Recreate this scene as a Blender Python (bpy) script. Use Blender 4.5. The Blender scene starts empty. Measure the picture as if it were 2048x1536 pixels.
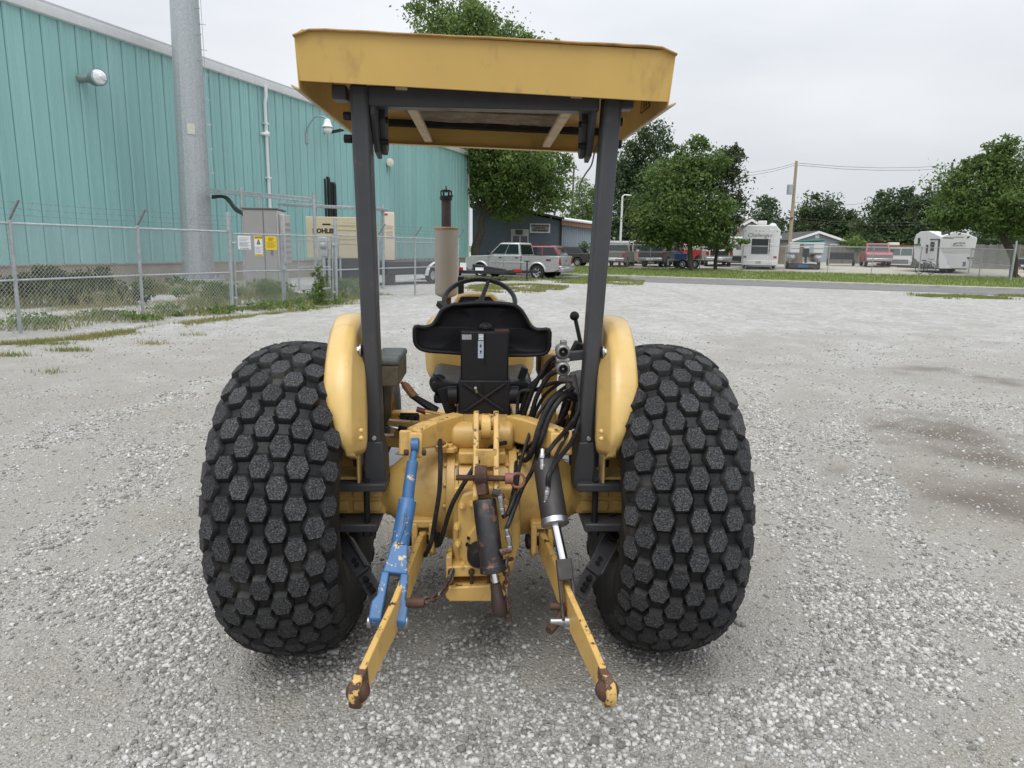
import bpy, math, random
import numpy as np
from mathutils import Vector, Matrix
random.seed(7); rng = np.random.default_rng(11)
rad = math.radians
sc = bpy.context.scene
# ---------------------------------------------------------------- camera
F, CX, CY, CAMH = 1420.0, 1024.0, 768.0, 1.55
TH, RO = rad(10.76), rad(0.8)
_f = np.array([0, math.cos(TH), -math.sin(TH)]); _r0 = np.array([1.0, 0, 0]); _u0 = np.array([0, math.sin(TH), math.cos(TH)])
_r = _r0 * math.cos(RO) + _u0 * math.sin(RO); _u = _u0 * math.cos(RO) - _r0 * math.sin(RO)
cam_d = bpy.data.cameras.new('camera'); cam = bpy.data.objects.new('camera', cam_d); sc.collection.objects.link(cam)
cam_d.sensor_fit = 'HORIZONTAL'; cam_d.sensor_width = 36.0; cam_d.lens = F / 2048 * 36
cam_d.clip_start = 0.05; cam_d.clip_end = 2000
M4 = Matrix(((_r[0], _u[0], -_f[0], 0), (_r[1], _u[1], -_f[1], 0), (_r[2], _u[2], -_f[2], CAMH), (0, 0, 0, 1)))
cam.matrix_world = M4
sc.camera = cam
# ---------------------------------------------------------------- sky: flat overcast over a Nishita base
SUN_EL, SUN_AZ = rad(62), rad(200)
world = bpy.data.worlds.new('World'); sc.world = world; world.use_nodes = True
nt = world.node_tree; nt.nodes.clear()
def wn(t, **k):
    n = nt.nodes.new(t)
    for a, b in k.items(): setattr(n, a, b)
    return n
sky = wn('ShaderNodeTexSky', sky_type='NISHITA', sun_disc=False, sun_elevation=SUN_EL, sun_rotation=SUN_AZ, air_density=1.0, dust_density=3.0, ozone_density=1.0)
bg1 = wn('ShaderNodeBackground'); bg1.inputs['Strength'].default_value = 0.05
nt.links.new(sky.outputs[0], bg1.inputs['Color'])
tc = wn('ShaderNodeTexCoord'); sep = wn('ShaderNodeSeparateXYZ'); nt.links.new(tc.outputs['Generated'], sep.inputs[0])
mp = wn('ShaderNodeMapping'); mp.inputs['Scale'].default_value = (1.0, 1.0, 3.2); nt.links.new(tc.outputs['Generated'], mp.inputs[0])
nz = wn('ShaderNodeTexNoise'); nz.inputs['Scale'].default_value = 1.7; nz.inputs['Detail'].default_value = 5; nz.inputs['Roughness'].default_value = .48
nt.links.new(mp.outputs[0], nz.inputs['Vector'])
cl = wn('ShaderNodeValToRGB'); cl.color_ramp.elements[0].position = .30; cl.color_ramp.elements[1].position = .72
cl.color_ramp.elements[0].color = (.53, .565, .61, 1); cl.color_ramp.elements[1].color = (.75, .77, .80, 1)
nt.links.new(nz.outputs['Fac'], cl.inputs[0])
# CIE overcast: brighter towards the zenith
mr = wn('ShaderNodeMapRange'); mr.inputs['From Min'].default_value = 0; mr.inputs['From Max'].default_value = 1
mr.inputs['To Min'].default_value = 1.0; mr.inputs['To Max'].default_value = 2.9
pw = wn('ShaderNodeMath', operation='POWER', use_clamp=True); pw.inputs[1].default_value = 1.6; mx0 = wn('ShaderNodeMath', operation='MAXIMUM'); mx0.inputs[1].default_value = 0.0
nt.links.new(sep.outputs['Z'], mx0.inputs[0]); nt.links.new(mx0.outputs[0], pw.inputs[0]); nt.links.new(pw.outputs[0], mr.inputs['Value'])
bg2 = wn('ShaderNodeBackground'); nt.links.new(cl.outputs[0], bg2.inputs['Color']); nt.links.new(mr.outputs[0], bg2.inputs['Strength'])
ad = wn('ShaderNodeAddShader'); out = wn('ShaderNodeOutputWorld')
mixw = wn('ShaderNodeMixShader'); mixw.inputs[0].default_value = .93
nt.links.new(bg1.outputs[0], mixw.inputs[1]); nt.links.new(bg2.outputs[0], mixw.inputs[2]); nt.links.new(mixw.outputs[0], out.inputs[0])
sl = bpy.data.lights.new('sun', 'SUN'); sl.energy = 1.3; sl.angle = rad(35); sl.color = (1, .97, .92)
so = bpy.data.objects.new('sun', sl); sc.collection.objects.link(so)
_sd = Vector((math.sin(SUN_AZ) * math.cos(SUN_EL), math.cos(SUN_AZ) * math.cos(SUN_EL), math.sin(SUN_EL)))
so.rotation_euler = _sd.to_track_quat('Z', 'Y').to_euler()
vs = sc.view_settings; vs.view_transform = 'Standard'; vs.look = 'None'; vs.exposure = 0.14; vs.gamma = 1.0; vs.use_curve_mapping = False
sc.cycles.use_denoising = True
sc.cycles.max_bounces = 6; sc.cycles.diffuse_bounces = 3; sc.cycles.glossy_bounces = 3; sc.cycles.transparent_max_bounces = 6
sc.cycles.caustics_reflective = False; sc.cycles.caustics_refractive = False
# ---------------------------------------------------------------- measuring: photo pixel -> place
_C = np.array([0, 0, CAMH])
def ray(px, py): return _f + _r * (px - CX) / F - _u * (py - CY) / F
def G(px, py, z=0.0):
    d = ray(px, py); return Vector(_C + d * ((z - CAMH) / d[2]))
def at(px, py, y):
    d = ray(px, py); return Vector(_C + d * (y / d[1]))
TLOC = np.array([-.115, 2.712, 0.0]); TYAW = rad(2.4)
_R = np.array([[math.cos(TYAW), -math.sin(TYAW), 0], [math.sin(TYAW), math.cos(TYAW), 0], [0, 0, 1]])
def t(px, py, yl):            # tractor's own frame, on its cross-plane y = yl
    o = _R.T @ (_C - TLOC); d = _R.T @ ray(px, py); return Vector(o + d * ((yl - o[1]) / d[1]))
# ---------------------------------------------------------------- materials
MATS = {}
def mat(name, col, rough=.5, metal=0.0, var=.12, scale=12, bump=0.0, bscale=60, chips=None, dirt=None, spec=None, coat=0, stretch=(1, 1, 1), top=None, orand=0):
    """painted or bare surface: colour variation, optional chips (col, amount, scale), dirt (col, amount, scale), top-face wear (col, amount, scale)"""
    if name in MATS: return MATS[name]
    m = bpy.data.materials.new(name); m.use_nodes = True; n = m.node_tree; b = n.nodes['Principled BSDF']; L = n.links.new
    b.inputs['Roughness'].default_value = rough; b.inputs['Metallic'].default_value = metal
    if spec is not None: b.inputs['Specular IOR Level'].default_value = spec
    if coat: b.inputs['Coat Weight'].default_value = coat; b.inputs['Coat Roughness'].default_value = .12
    tcn = n.nodes.new('ShaderNodeNewGeometry'); mpn = n.nodes.new('ShaderNodeMapping'); mpn.inputs['Scale'].default_value = stretch
    L(tcn.outputs['Position'], mpn.inputs[0])
    def noise(s, d=4, r=.55):
        q = n.nodes.new('ShaderNodeTexNoise'); q.inputs['Scale'].default_value = s; q.inputs['Detail'].default_value = d; q.inputs['Roughness'].default_value = r
        L(mpn.outputs[0], q.inputs['Vector']); return q
    def ramp(src, p0, p1):
        q = n.nodes.new('ShaderNodeMapRange'); q.inputs['From Min'].default_value = p0; q.inputs['From Max'].default_value = p1; L(src, q.inputs['Value']); return q.outputs[0]
    def mix(fac, c1, c2):
        q = n.nodes.new('ShaderNodeMix'); q.data_type = 'RGBA'
        if isinstance(fac, float): q.inputs[0].default_value = fac
        else: L(fac, q.inputs[0])
        for i, c in ((6, c1), (7, c2)):
            if isinstance(c, tuple): q.inputs[i].default_value = (*c[:3], 1)
            else: L(c, q.inputs[i])
        return q.outputs[2]
    lo = tuple(c * (1 - var) for c in col); hi = tuple(min(1, c * (1 + var)) for c in col)
    cur = mix(ramp(noise(scale).outputs['Fac'], .3, .7), lo, hi)
    if dirt:
        cur = mix(ramp(noise(dirt[2], 6, .65).outputs['Fac'], .62 - dirt[1] * .3, .80 - dirt[1] * .25), cur, dirt[0])
    if chips:
        fac = ramp(noise(chips[2], 8, .72).outputs['Fac'], .70 - chips[1], .715 - chips[1])
        cur = mix(fac, cur, chips[0])
    if top:
        g = n.nodes.new('ShaderNodeNewGeometry'); sp = n.nodes.new('ShaderNodeSeparateXYZ'); L(g.outputs['Normal'], sp.inputs[0])
        f1 = ramp(noise(top[2], 8, .75).outputs['Fac'], .70 - top[1], .72 - top[1]); f2 = ramp(sp.outputs['Z'], .35, .5)
        mu = n.nodes.new('ShaderNodeMath'); mu.operation = 'MULTIPLY'; L(f1, mu.inputs[0]); L(f2, mu.inputs[1])
        cur = mix(mu.outputs[0], cur, top[0])
    if orand:      # every piece a little different
        oi = n.nodes.new('ShaderNodeObjectInfo'); hv = n.nodes.new('ShaderNodeHueSaturation'); q = n.nodes.new('ShaderNodeMapRange'); q.inputs['To Min'].default_value = 1 - orand; q.inputs['To Max'].default_value = 1 + orand
        L(oi.outputs['Random'], q.inputs['Value']); L(q.outputs[0], hv.inputs['Value']); L(cur, hv.inputs['Color']); cur = hv.outputs[0]
    L(cur, b.inputs['Base Color'])
    rr = n.nodes.new('ShaderNodeMapRange'); rr.inputs['To Min'].default_value = max(.04, rough - .1); rr.inputs['To Max'].default_value = min(1, rough + .12)
    L(noise(scale * 2.3).outputs['Fac'], rr.inputs['Value']); L(rr.outputs[0], b.inputs['Roughness'])
    if bump:
        bn = n.nodes.new('ShaderNodeBump'); bn.inputs['Strength'].default_value = bump; bn.inputs['Distance'].default_value = .02
        L(noise(bscale, 3).outputs['Fac'], bn.inputs['Height']); L(bn.outputs[0], b.inputs['Normal'])
    MATS[name] = m; return m
def glass(name, col=(.02, .025, .03), rough=.06):
    if name in MATS: return MATS[name]
    m = bpy.data.materials.new(name); m.use_nodes = True; b = m.node_tree.nodes['Principled BSDF']
    b.inputs['Base Color'].default_value = (*col, 1); b.inputs['Roughness'].default_value = rough; b.inputs['Specular IOR Level'].default_value = .6
    MATS[name] = m; return m
# ---------------------------------------------------------------- mesh builder
COL = sc.collection
def V(*a): return Vector(a)
def frame(p0, p1, up=(0, 0, 1)):
    z = (Vector(p1) - Vector(p0)).normalized(); up = Vector(up)
    if abs(z.dot(up)) > .98: up = Vector((0, 1, 0)) if abs(z.y) < .9 else Vector((1, 0, 0))
    x = up.cross(z).normalized(); y = z.cross(x); return x, y, z
def smoothpath(pts, k=6):
    P = [Vector(p) for p in pts]; P = [P[0] * 2 - P[1]] + P + [P[-1] * 2 - P[-2]]; o = []
    for i in range(1, len(P) - 2):
        for j in range(k):
            s = j / k; a, b, c, d = P[i - 1:i + 3]
            o.append(.5 * ((2 * b) + (c - a) * s + (2 * a - 5 * b + 4 * c - d) * s * s + (3 * b - a - 3 * c + d) * s ** 3))
    o.append(P[-2]); return o
class MB:
    def __init__(s): s.v = []; s.f = []; s.m = []
    def add(s, vs, fs, mi=0):
        o = len(s.v); s.v += [tuple(p) for p in vs]; s.f += [tuple(i + o for i in q) for q in fs]; s.m += [mi] * len(fs); return s
    def box(s, c, d, M=None, mi=0):
        vs = [Vector((x * d[0] / 2, y * d[1] / 2, z * d[2] / 2)) for x in (-1, 1) for y in (-1, 1) for z in (-1, 1)]
        if M is not None: vs = [M @ p for p in vs]
        c = Vector(c); return s.add([p + c for p in vs], [(0, 1, 3, 2), (4, 6, 7, 5), (0, 4, 5, 1), (2, 3, 7, 6), (0, 2, 6, 4), (1, 5, 7, 3)], mi)
    def span(s, a, b, mi=0):
        a = Vector(a); b = Vector(b); return s.box((a + b) / 2, [abs(x) for x in (b - a)], None, mi)
    def bar(s, p0, p1, w, h, up=(0, 0, 1), mi=0):
        x, y, z = frame(p0, p1, up); p0 = Vector(p0); p1 = Vector(p1)
        vs = [p + x * a * w / 2 + y * b * h / 2 for p in (p0, p1) for a, b in ((-1, -1), (1, -1), (1, 1), (-1, 1))]
        return s.add(vs, [(3, 2, 1, 0), (4, 5, 6, 7), (0, 1, 5, 4), (1, 2, 6, 5), (2, 3, 7, 6), (3, 0, 4, 7)], mi)
    def loft(s, rings, caps=True, closed=True, mi=0):
        n = len(rings[0]); vs = [p for r in rings for p in r]; fs = []
        for i in range(len(rings) - 1):
            for j in range(n if closed else n - 1):
                k = (j + 1) % n; fs.append((i * n + j, i * n + k, (i + 1) * n + k, (i + 1) * n + j))
        if caps and closed: fs += [tuple(range(n - 1, -1, -1)), tuple(range((len(rings) - 1) * n, len(rings) * n))]
        return s.add(vs, fs, mi)
    def cyl(s, p0, p1, r, r1=None, n=14, cap=True, mi=0):
        r1 = r if r1 is None else r1; x, y, z = frame(p0, p1); R = []
        for p, q in ((Vector(p0), r), (Vector(p1), r1)):
            R.append([p + x * q * math.cos(2 * math.pi * i / n) + y * q * math.sin(2 * math.pi * i / n) for i in range(n)])
        return s.loft(R, cap, True, mi)
    def tube(s, pts, r, n=8, cap=True, mi=0, k=0):
        P = smoothpath(pts, k) if k else [Vector(p) for p in pts]; R = []
        d = (P[1] - P[0]).normalized(); x, y, _ = frame(P[0], P[1])
        for i, p in enumerate(P):
            d2 = (P[min(i + 1, len(P) - 1)] - P[max(i - 1, 0)]).normalized()
            q = d.rotation_difference(d2); x = q @ x; y = q @ y; d = d2; rr = r[i] if isinstance(r, (list, tuple)) else r
            R.append([p + x * rr * math.cos(2 * math.pi * j / n) + y * rr * math.sin(2 * math.pi * j / n) for j in range(n)])
        return s.loft(R, cap, True, mi)
    def lathe(s, prof, o, ax, n=24, mi=0, cap=False):
        x, y, z = frame((0, 0, 0), ax); o = Vector(o); R = []
        for a, r in prof: R.append([o + z * a + (x * math.cos(2 * math.pi * i / n) + y * math.sin(2 * math.pi * i / n)) * r for i in range(n)])
        return s.loft(R, cap, True, mi)
    def ball(s, c, r, n=12, m=8, sc3=(1, 1, 1), mi=0):
        R = []; c = Vector(c)
        for i in range(m + 1):
            a = math.pi * (i + (.02 if i == 0 else -.02 if i == m else 0)) / m
            R.append([c + Vector((math.sin(a) * math.cos(2 * math.pi * j / n) * sc3[0], math.sin(a) * math.sin(2 * math.pi * j / n) * sc3[1], -math.cos(a) * sc3[2])) * r for j in range(n)])
        return s.loft(R, True, True, mi)
    def prism(s, poly, fn, t0, t1, mi=0):
        """2-D outline pushed from t0 to t1; fn(a, b, t) gives the point"""
        n = len(poly); vs = [fn(a, b, t0) for a, b in poly] + [fn(a, b, t1) for a, b in poly]
        fs = [tuple(range(n - 1, -1, -1)), tuple(range(n, 2 * n))] + [(i, (i + 1) % n, n + (i + 1) % n, n + i) for i in range(n)]
        return s.add(vs, fs, mi)
    def mesh(s, name, sm=35):
        me = bpy.data.meshes.new(name); me.from_pydata(s.v, [], s.f)
        if any(s.m): me.polygons.foreach_set('material_index', s.m)
        if sm:
            me.polygons.foreach_set('use_smooth', [True] * len(me.polygons)); me.set_sharp_from_angle(angle=rad(sm))
        return me
    def build(s, name, m, parent=None, bevel=0, sm=35, seg=2, fix=True, label=None):
        me = s.mesh(name, 0)
        if fix:
            import bmesh
            bm = bmesh.new(); bm.from_mesh(me); bmesh.ops.recalc_face_normals(bm, faces=bm.faces); bm.to_mesh(me); bm.free()
        if sm:
            me.polygons.foreach_set('use_smooth', [True] * len(me.polygons)); me.set_sharp_from_angle(angle=rad(sm))
        return link(name, me, m, parent, bevel, seg, label)
def link(name, me, m, parent=None, bevel=0, seg=2, label=None):
    if len(me.materials) == 0:
        for q in (m if isinstance(m, (list, tuple)) else [m]): me.materials.append(q)
    o = bpy.data.objects.new(name, me); COL.objects.link(o); o.parent = parent
    if bevel:
        b = o.modifiers.new('bevel', 'BEVEL'); b.width = bevel; b.segments = seg; b.limit_method = 'ANGLE'; b.angle_limit = rad(40); b.harden_normals = False
    if label: o['label'] = label
    return o
def empty(name, loc=(0, 0, 0), rz=0, parent=None, rot=None):
    o = bpy.data.objects.new(name, None); COL.objects.link(o); o.location = loc; o.rotation_euler = rot if rot else (0, 0, rz); o.parent = parent; o.empty_display_size = .2; return o
def tag(o, label, cat, group=None):
    o['label'] = label; o['category'] = cat
    if group: o['group'] = group
    return o
def struct(o): o['kind'] = 'structure'; return o
def stuff(o, label=None, cat=None):
    o['kind'] = 'stuff'
    if label: o['label'] = label
    if cat: o['category'] = cat
    return o
def numesh(name, verts, faces, m, parent=None, smooth=False, colors=None):
    """big mesh from numpy arrays (all faces the same size)"""
    me = bpy.data.meshes.new(name); nv, nf, k = len(verts), len(faces), faces.shape[1]
    me.vertices.add(nv); me.vertices.foreach_set('co', verts.astype(np.float32).ravel())
    me.loops.add(nf * k); me.loops.foreach_set('vertex_index', faces.astype(np.int32).ravel())
    me.polygons.add(nf); me.polygons.foreach_set('loop_start', np.arange(0, nf * k, k, dtype=np.int32))
    if smooth: me.polygons.foreach_set('use_smooth', np.ones(nf, dtype=bool))
    me.update(calc_edges=True)
    if colors is not None:
        at_ = me.attributes.new('tone', 'FLOAT', 'POINT'); at_.data.foreach_set('value', colors.astype(np.float32))
    return link(name, me, m, parent)
def text_obj(body, size, M, m, name, parent, shear=0, font_scale=(1, 1), thick=.001, bold=0):
    """lettering as thin raised mesh"""
    cu = bpy.data.curves.new(name, 'FONT'); cu.body = body; cu.size = size; cu.align_x = 'CENTER'; cu.align_y = 'CENTER'; cu.shear = shear; cu.extrude = thick; cu.offset = bold; cu.resolution_u = 2
    tmp = bpy.data.objects.new('tmp', cu); COL.objects.link(tmp); dg = bpy.context.evaluated_depsgraph_get(); me = bpy.data.meshes.new_from_object(tmp.evaluated_get(dg))
    bpy.data.objects.remove(tmp); me.transform(Matrix.Diagonal((font_scale[0], font_scale[1], 1, 1))); me.transform(M)
    me.materials.clear(); return link(name, me, m, parent)
# ================================================================ materials of the tractor
YEL = (.60, .385, .115)
yel = mat('yellow_paint', YEL, .42, var=.10, scale=5, bump=.06, bscale=40, dirt=((.33, .20, .07), .30, 8), chips=((.05, .03, .02), .03, 34), coat=.15)
yelc = mat('canopy_yellow', (.56, .365, .10), .45, var=.08, scale=3, dirt=((.40, .255, .08), .20, 9), stretch=(1, 1, .45), chips=((.12, .05, .02), -.03, 26), coat=.1)
yelf = mat('faded_fender_yellow', (.68, .46, .16), .38, var=.08, scale=4, dirt=((.56, .36, .12), .30, 10), chips=((.16, .09, .03), .0, 70), coat=.25)
yelw = mat('worn_yellow_paint', (.60, .38, .115), .45, var=.12, scale=7, dirt=((.36, .22, .09), .28, 12), chips=((.05, .03, .02), -.01, 40), top=((.06, .035, .022), .13, 26))
rust = mat('rusty_steel', (.075, .035, .022), .75, var=.45, scale=22, bump=.25, bscale=60)
rops = mat('dark_grey_frame_paint', (.052, .053, .058), .5, spec=.3, var=.12, scale=6, dirt=((.10, .09, .085), .02, 16), chips=((.25, .25, .25), -.055, 60), coat=.1)
blk = mat('black_steel', (.016, .016, .018), .55, spec=.25, var=.3, scale=14, dirt=((.05, .045, .04), .1, 20))
blkm = mat('matte_black_plastic', (.011, .011, .013), .5, spec=.3, var=.2, scale=10, bump=.05, bscale=200)
vinyl = mat('black_vinyl', (.016, .017, .019), .42, spec=.35, var=.2, scale=8, bump=.08, bscale=160)
hose = mat('hose_rubber', (.014, .014, .015), .5, spec=.3, var=.3, scale=30, dirt=((.05, .045, .04), .15, 30))
steel = mat('bare_steel', (.42, .42, .43), .32, metal=.9, var=.2, scale=30)
chrome = mat('chromed_rod', (.75, .76, .78), .10, metal=1, var=.04, scale=20)
cylb = mat('worn_black_cylinder_paint', (.020, .020, .022), .42, var=.3, scale=10, chips=((.14, .06, .035), .13, 14), dirt=((.07, .06, .055), .3, 9))
blue = mat('blue_paint', (.045, .135, .30), .42, var=.16, scale=12, chips=((.66, .50, .24), .10, 20), dirt=((.03, .06, .13), .15, 16))
tan = mat('tan_grip', (.30, .14, .055), .6, var=.2, scale=30)
white = mat('white_label', (.62, .63, .62), .5, var=.06)
matgrey = mat('toolbox_grey', (.10, .12, .125), .55, var=.15, scale=12, dirt=((.2, .18, .14), .2, 12))
muffm = mat('weathered_muffler_steel', (.36, .33, .29), .6, metal=.15, var=.15, scale=6, dirt=((.28, .19, .11), .28, 5), stretch=(1, 1, .35))
floorm = mat('worn_floor_plate', (.32, .33, .35), .4, metal=.5, var=.25, scale=9, dirt=((.12, .11, .10), .3, 8))
rubber = mat('tyre_rubber', (.010, .010, .0105), .5, spec=.28, var=.3, scale=9, bump=.15, bscale=80, dirt=((.055, .052, .048), .30, 6))
gritt = mat('worn_tread_face', (.046, .047, .050), .9, spec=.15, var=.6, scale=150, bump=.7, bscale=200, dirt=((.17, .17, .172), .42, 190), orand=.22)
insul = mat('torn_grey_insulation', (.17, .135, .095), .9, var=.35, scale=16, bump=.5, bscale=50, dirt=((.28, .23, .16), .15, 24))
palewood = mat('faded_rail_paint', (.50, .40, .26), .6, var=.2, scale=14, dirt=((.30, .19, .09), .2, 20))

tr = empty('tractor', TLOC, TYAW)
tag(tr, 'yellow utility tractor seen from behind, with a flat canopy and wide diamond-tread tyres', 'tractor')
def part(mb, name, m, bevel=.004, parent=tr, sm=35, seg=2, label=None): return mb.build(name, m, parent, bevel, sm, seg, True, label)
def XZ(y): return lambda a, b, q: Vector((a, q, b))
def plate(poly, y0, y1, mb=None):
    mb = mb or MB(); return mb.prism(poly, lambda a, b, q: Vector((a, q, b)), y0, y1)
def pix(pts, y):      # outline traced on the tractor's cross-plane y
    return [(t(a, b, y).x, t(a, b, y).z) for a, b in pts]

# ---------------------------------------------------------------- rear wheels
RC, ZAX, XW = .585, .588, .702
def crown(s):
    sg = 1 if s >= 0 else -1; s = abs(s); x = r = 0.0; ph = 0.0; n = 24; d = s / n
    for i in range(n):
        q = (i + .5) * d; ph += (2.2 if q < .10 else 5.6) * d; x += math.cos(ph) * d; r += math.sin(ph) * d
    return sg * x, RC - r, sg * ph
def tyre_mesh():
    prof = [(.135, .252), (.165, .262), (.190, .30), (.207, .35), (.217, .40), (.220, .44)]
    cr = [crown(s) for s in np.linspace(.250, -.250, 25)]
    P = prof + [(a, b) for a, b, _ in cr] + [(-a, b) for a, b in reversed(prof)]
    mb = MB(); mb.lathe([(a, b) for a, b in P], (0, 0, 0), (1, 0, 0), 72); return mb
def block_mesh(s0):
    # one hexagonal lug, at wheel angle 0 (towards +y)
    mb = MB(); hexo = [(.0195, .0385), (.0335, .004), (.0335, -.004), (.0195, -.0385), (-.0195, -.0385), (-.0335, -.004), (-.0335, .004), (-.0195, .0385)]; rings = []
    hk = .55 if abs(s0) > .19 else 1.0
    for h, k in ((-.004, 1.30), (.003 * hk, 1.19), (.0155 * hk, 1.0), (.0185 * hk, .92)):
        R = []
        for a, b in hexo:
            x, r, ph = crown(s0 + a * k); x += math.sin(ph) * h; r += math.cos(ph) * h; an = b * k / RC
            R.append(Vector((x, r * math.cos(an), r * math.sin(an))))
        rings.append(R)
    mb.loft(rings, True, True, 0); mb.m[-1] = 1; return mb
cols = [(k, k * .0565) for k in range(-4, 5)]
bmesh_by_col = {}
for k, s0 in cols:
    me = block_mesh(s0).mesh('tread_block', 30); me.materials.append(rubber); me.materials.append(gritt); bmesh_by_col[k] = me
NB = 28
tyre_me = tyre_mesh().mesh('tyre', 50); tyre_me.materials.append(rubber)
rim_mb = MB(); rim_mb.lathe([(.13, .262), (.15, .24), (.10, .225), (.02, .20), (-.02, .14), (-.02, .05), (-.02, .012)], (0, 0, 0), (1, 0, 0), 32)
rim_mb.lathe([(-.13, .262), (-.15, .24), (-.10, .225), (.0, .205)], (0, 0, 0), (1, 0, 0), 32)
for i in range(8):
    a = i * math.pi / 4; rim_mb.cyl((-.05, .09 * math.cos(a), .09 * math.sin(a)), (.0, .09 * math.cos(a), .09 * math.sin(a)), .012, n=6)
rim_mb.cyl((-.10, 0, 0), (.04, 0, 0), .05, n=16)
for side in (-1, 1):
    w = empty('rear_wheel', (side * XW, 0, ZAX), 0, tr)
    link('tyre', tyre_me, rubber, w)
    rim_mb.build('rim', mat('dirty_rim_yellow', (.42, .25, .07), .6, var=.3, scale=10, dirt=((.14, .08, .045), .25, 7)), w)
    rest = MB()
    for k, s0 in cols:
        me = bmesh_by_col[k]
        for i in range(NB):
            a = 2 * math.pi * (i + (.5 if k % 2 else 0)) / NB + .03 * side
            ad_ = math.degrees(a) % 360
            if 95 < ad_ < 262:            # the half that faces the photographer
                o = link('tread_block', me, None, w); o.rotation_euler = (a, 0, 0)
            else:
                Rm = Matrix.Rotation(a, 3, 'X'); o0 = len(rest.v)
                rest.v += [tuple(Rm @ v.co) for v in me.vertices]; rest.f += [tuple(q + o0 for q in p.vertices) for p in me.polygons]; rest.m += [p.material_index for p in me.polygons]
    o = rest.build('tread_pattern', [rubber, gritt], w, fix=False); o['kind'] = 'stuff'
# front wheels and axle
for side in (-1, 1):
    w = empty('front_wheel', (side * .70, 2.05, .37), 0, tr)
    mb = MB(); mb.lathe([(-.08, .20), (-.105, .25), (-.11, .31), (-.09, .355), (-.04, .37), (.04, .37), (.09, .355), (.11, .31), (.105, .25), (.08, .20)], (0, 0, 0), (1, 0, 0), 40); mb.build('tyre', rubber, w)
    mb = MB(); mb.lathe([(-.085, .205), (-.03, .18), (.0, .10), (.0, .02)], (0, 0, 0), (1, 0, 0), 24); mb.lathe([(.085, .205), (.03, .18), (0, .10)], (0, 0, 0), (1, 0, 0), 24); mb.build('rim', MATS['dirty_rim_yellow'], w)
mb = MB(); mb.bar((-.62, 2.05, .40), (.62, 2.05, .40), .10, .10); mb.span((-.16, 1.75, .42), (.16, 2.35, .58)); part(mb, 'front_axle', yel, .01)

# ---------------------------------------------------------------- rear axle, centre housing, gear case
mb = MB(); mb.lathe([(-.385, .088), (-.355, .10), (-.315, .135), (-.27, .158), (-.20, .170), (-.115, .174), (.115, .174), (.20, .170), (.27, .158), (.315, .135), (.355, .10), (.385, .088)], (0, 0, .60), (1, 0, 0), 48)
part(mb, 'axle_housing', yel, 0, sm=50)
for side in (-1, 1):
    mb = MB(); mb.span((side * .37, -.085, .533), (side * .66, .085, .657))
    for a in (.385, .445, .515, .585):
        for z0, z1 in ((.545, .590), (.602, .646)):
            mb.span((side * a, -.094, z0), (side * (a + .052), -.07, z1))
    part(mb, 'axle_tube', yel, .007)
mb = MB()   # centre ring flanges with bolts
for x in (-.118, .118): mb.cyl((x - .016, 0, .60), (x + .016, 0, .60), .19, n=48)
for x in (-.118, .118):
    for i in range(14):
        a = 2 * math.pi * i / 14; mb.cyl((x - .028, .178 * math.cos(a), .60 + .178 * math.sin(a)), (x + .028, .178 * math.cos(a), .60 + .178 * math.sin(a)), .009, n=6)
part(mb, 'housing_flange', yel, .003)
# gear case below: PTO cover with its bolts
case = pix([(908, 968), (1036, 968), (1040, 1000), (1040, 1080), (1020, 1145), (915, 1148), (906, 1085), (906, 1000)], -.22)
mb = plate(case, -.255, .05); part(mb, 'gear_case', yel, .012, seg=3)
cov = pix([(915, 1004), (925, 985), (955, 978), (1000, 982), (1020, 1000), (1024, 1060), (1018, 1110), (985, 1138), (935, 1136), (918, 1110)], -.27)
mb = plate(cov, -.285, -.24); o = part(mb, 'pto_cover', yel, .010, seg=3)
cov2 = pix([(935, 1070), (955, 1045), (985, 1040), (1005, 1060), (1006, 1100), (980, 1128), (948, 1122)], -.29)
mb = plate(cov2, -.297, -.27); mb.build('pto_boss', yel, o, .006, 35, 2)
for a, b in ((924, 1010), (944, 1005), (914, 1052), (916, 1085), (926, 1128), (1012, 1015), (1018, 1120), (968, 1138), (975, 1012)):
    p = t(a, b, -.285); mb = MB(); mb.cyl((p.x, -.305, p.z), (p.x, -.27, p.z), .0125, n=8); mb.cyl((p.x, -.318, p.z), (p.x, -.30, p.z), .007, n=6); mb.build('bolt', yel, o, .002)
for a, b in ((937, 1077), (934, 1090), (938, 1119)):
    p = t(a, b, -.30); mb = MB(); mb.cyl((p.x, -.3005, p.z), (p.x, -.29, p.z), .006, n=10); mb.build('bolt_hole', blk, o)
p = t(953, 1105, -.30); mb = MB(); mb.lathe([(-.055, .001), (-.05, .03), (-.03, .043), (.03, .045)], (p.x + .01, -.31, p.z), (0, 1, 0), 20); part(mb, 'pto_shaft_guard', blk, .003)
# top plate over the centre housing
mb = MB(); mb.span((-.09, -.12, .745), (.09, .12, .792)); part(mb, 'centre_top_plate', yel, .008)
mb = MB(); q = t(905, 893, -.1); mb.cyl((q.x - .01, -.10, .79), (q.x - .01, -.10, .808), .03, n=6); mb.cyl((q.x - .01, -.10, .80), (q.x - .01, -.10, .82), .012, n=8); part(mb, 'filler_plug', yelw, .003)
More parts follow.
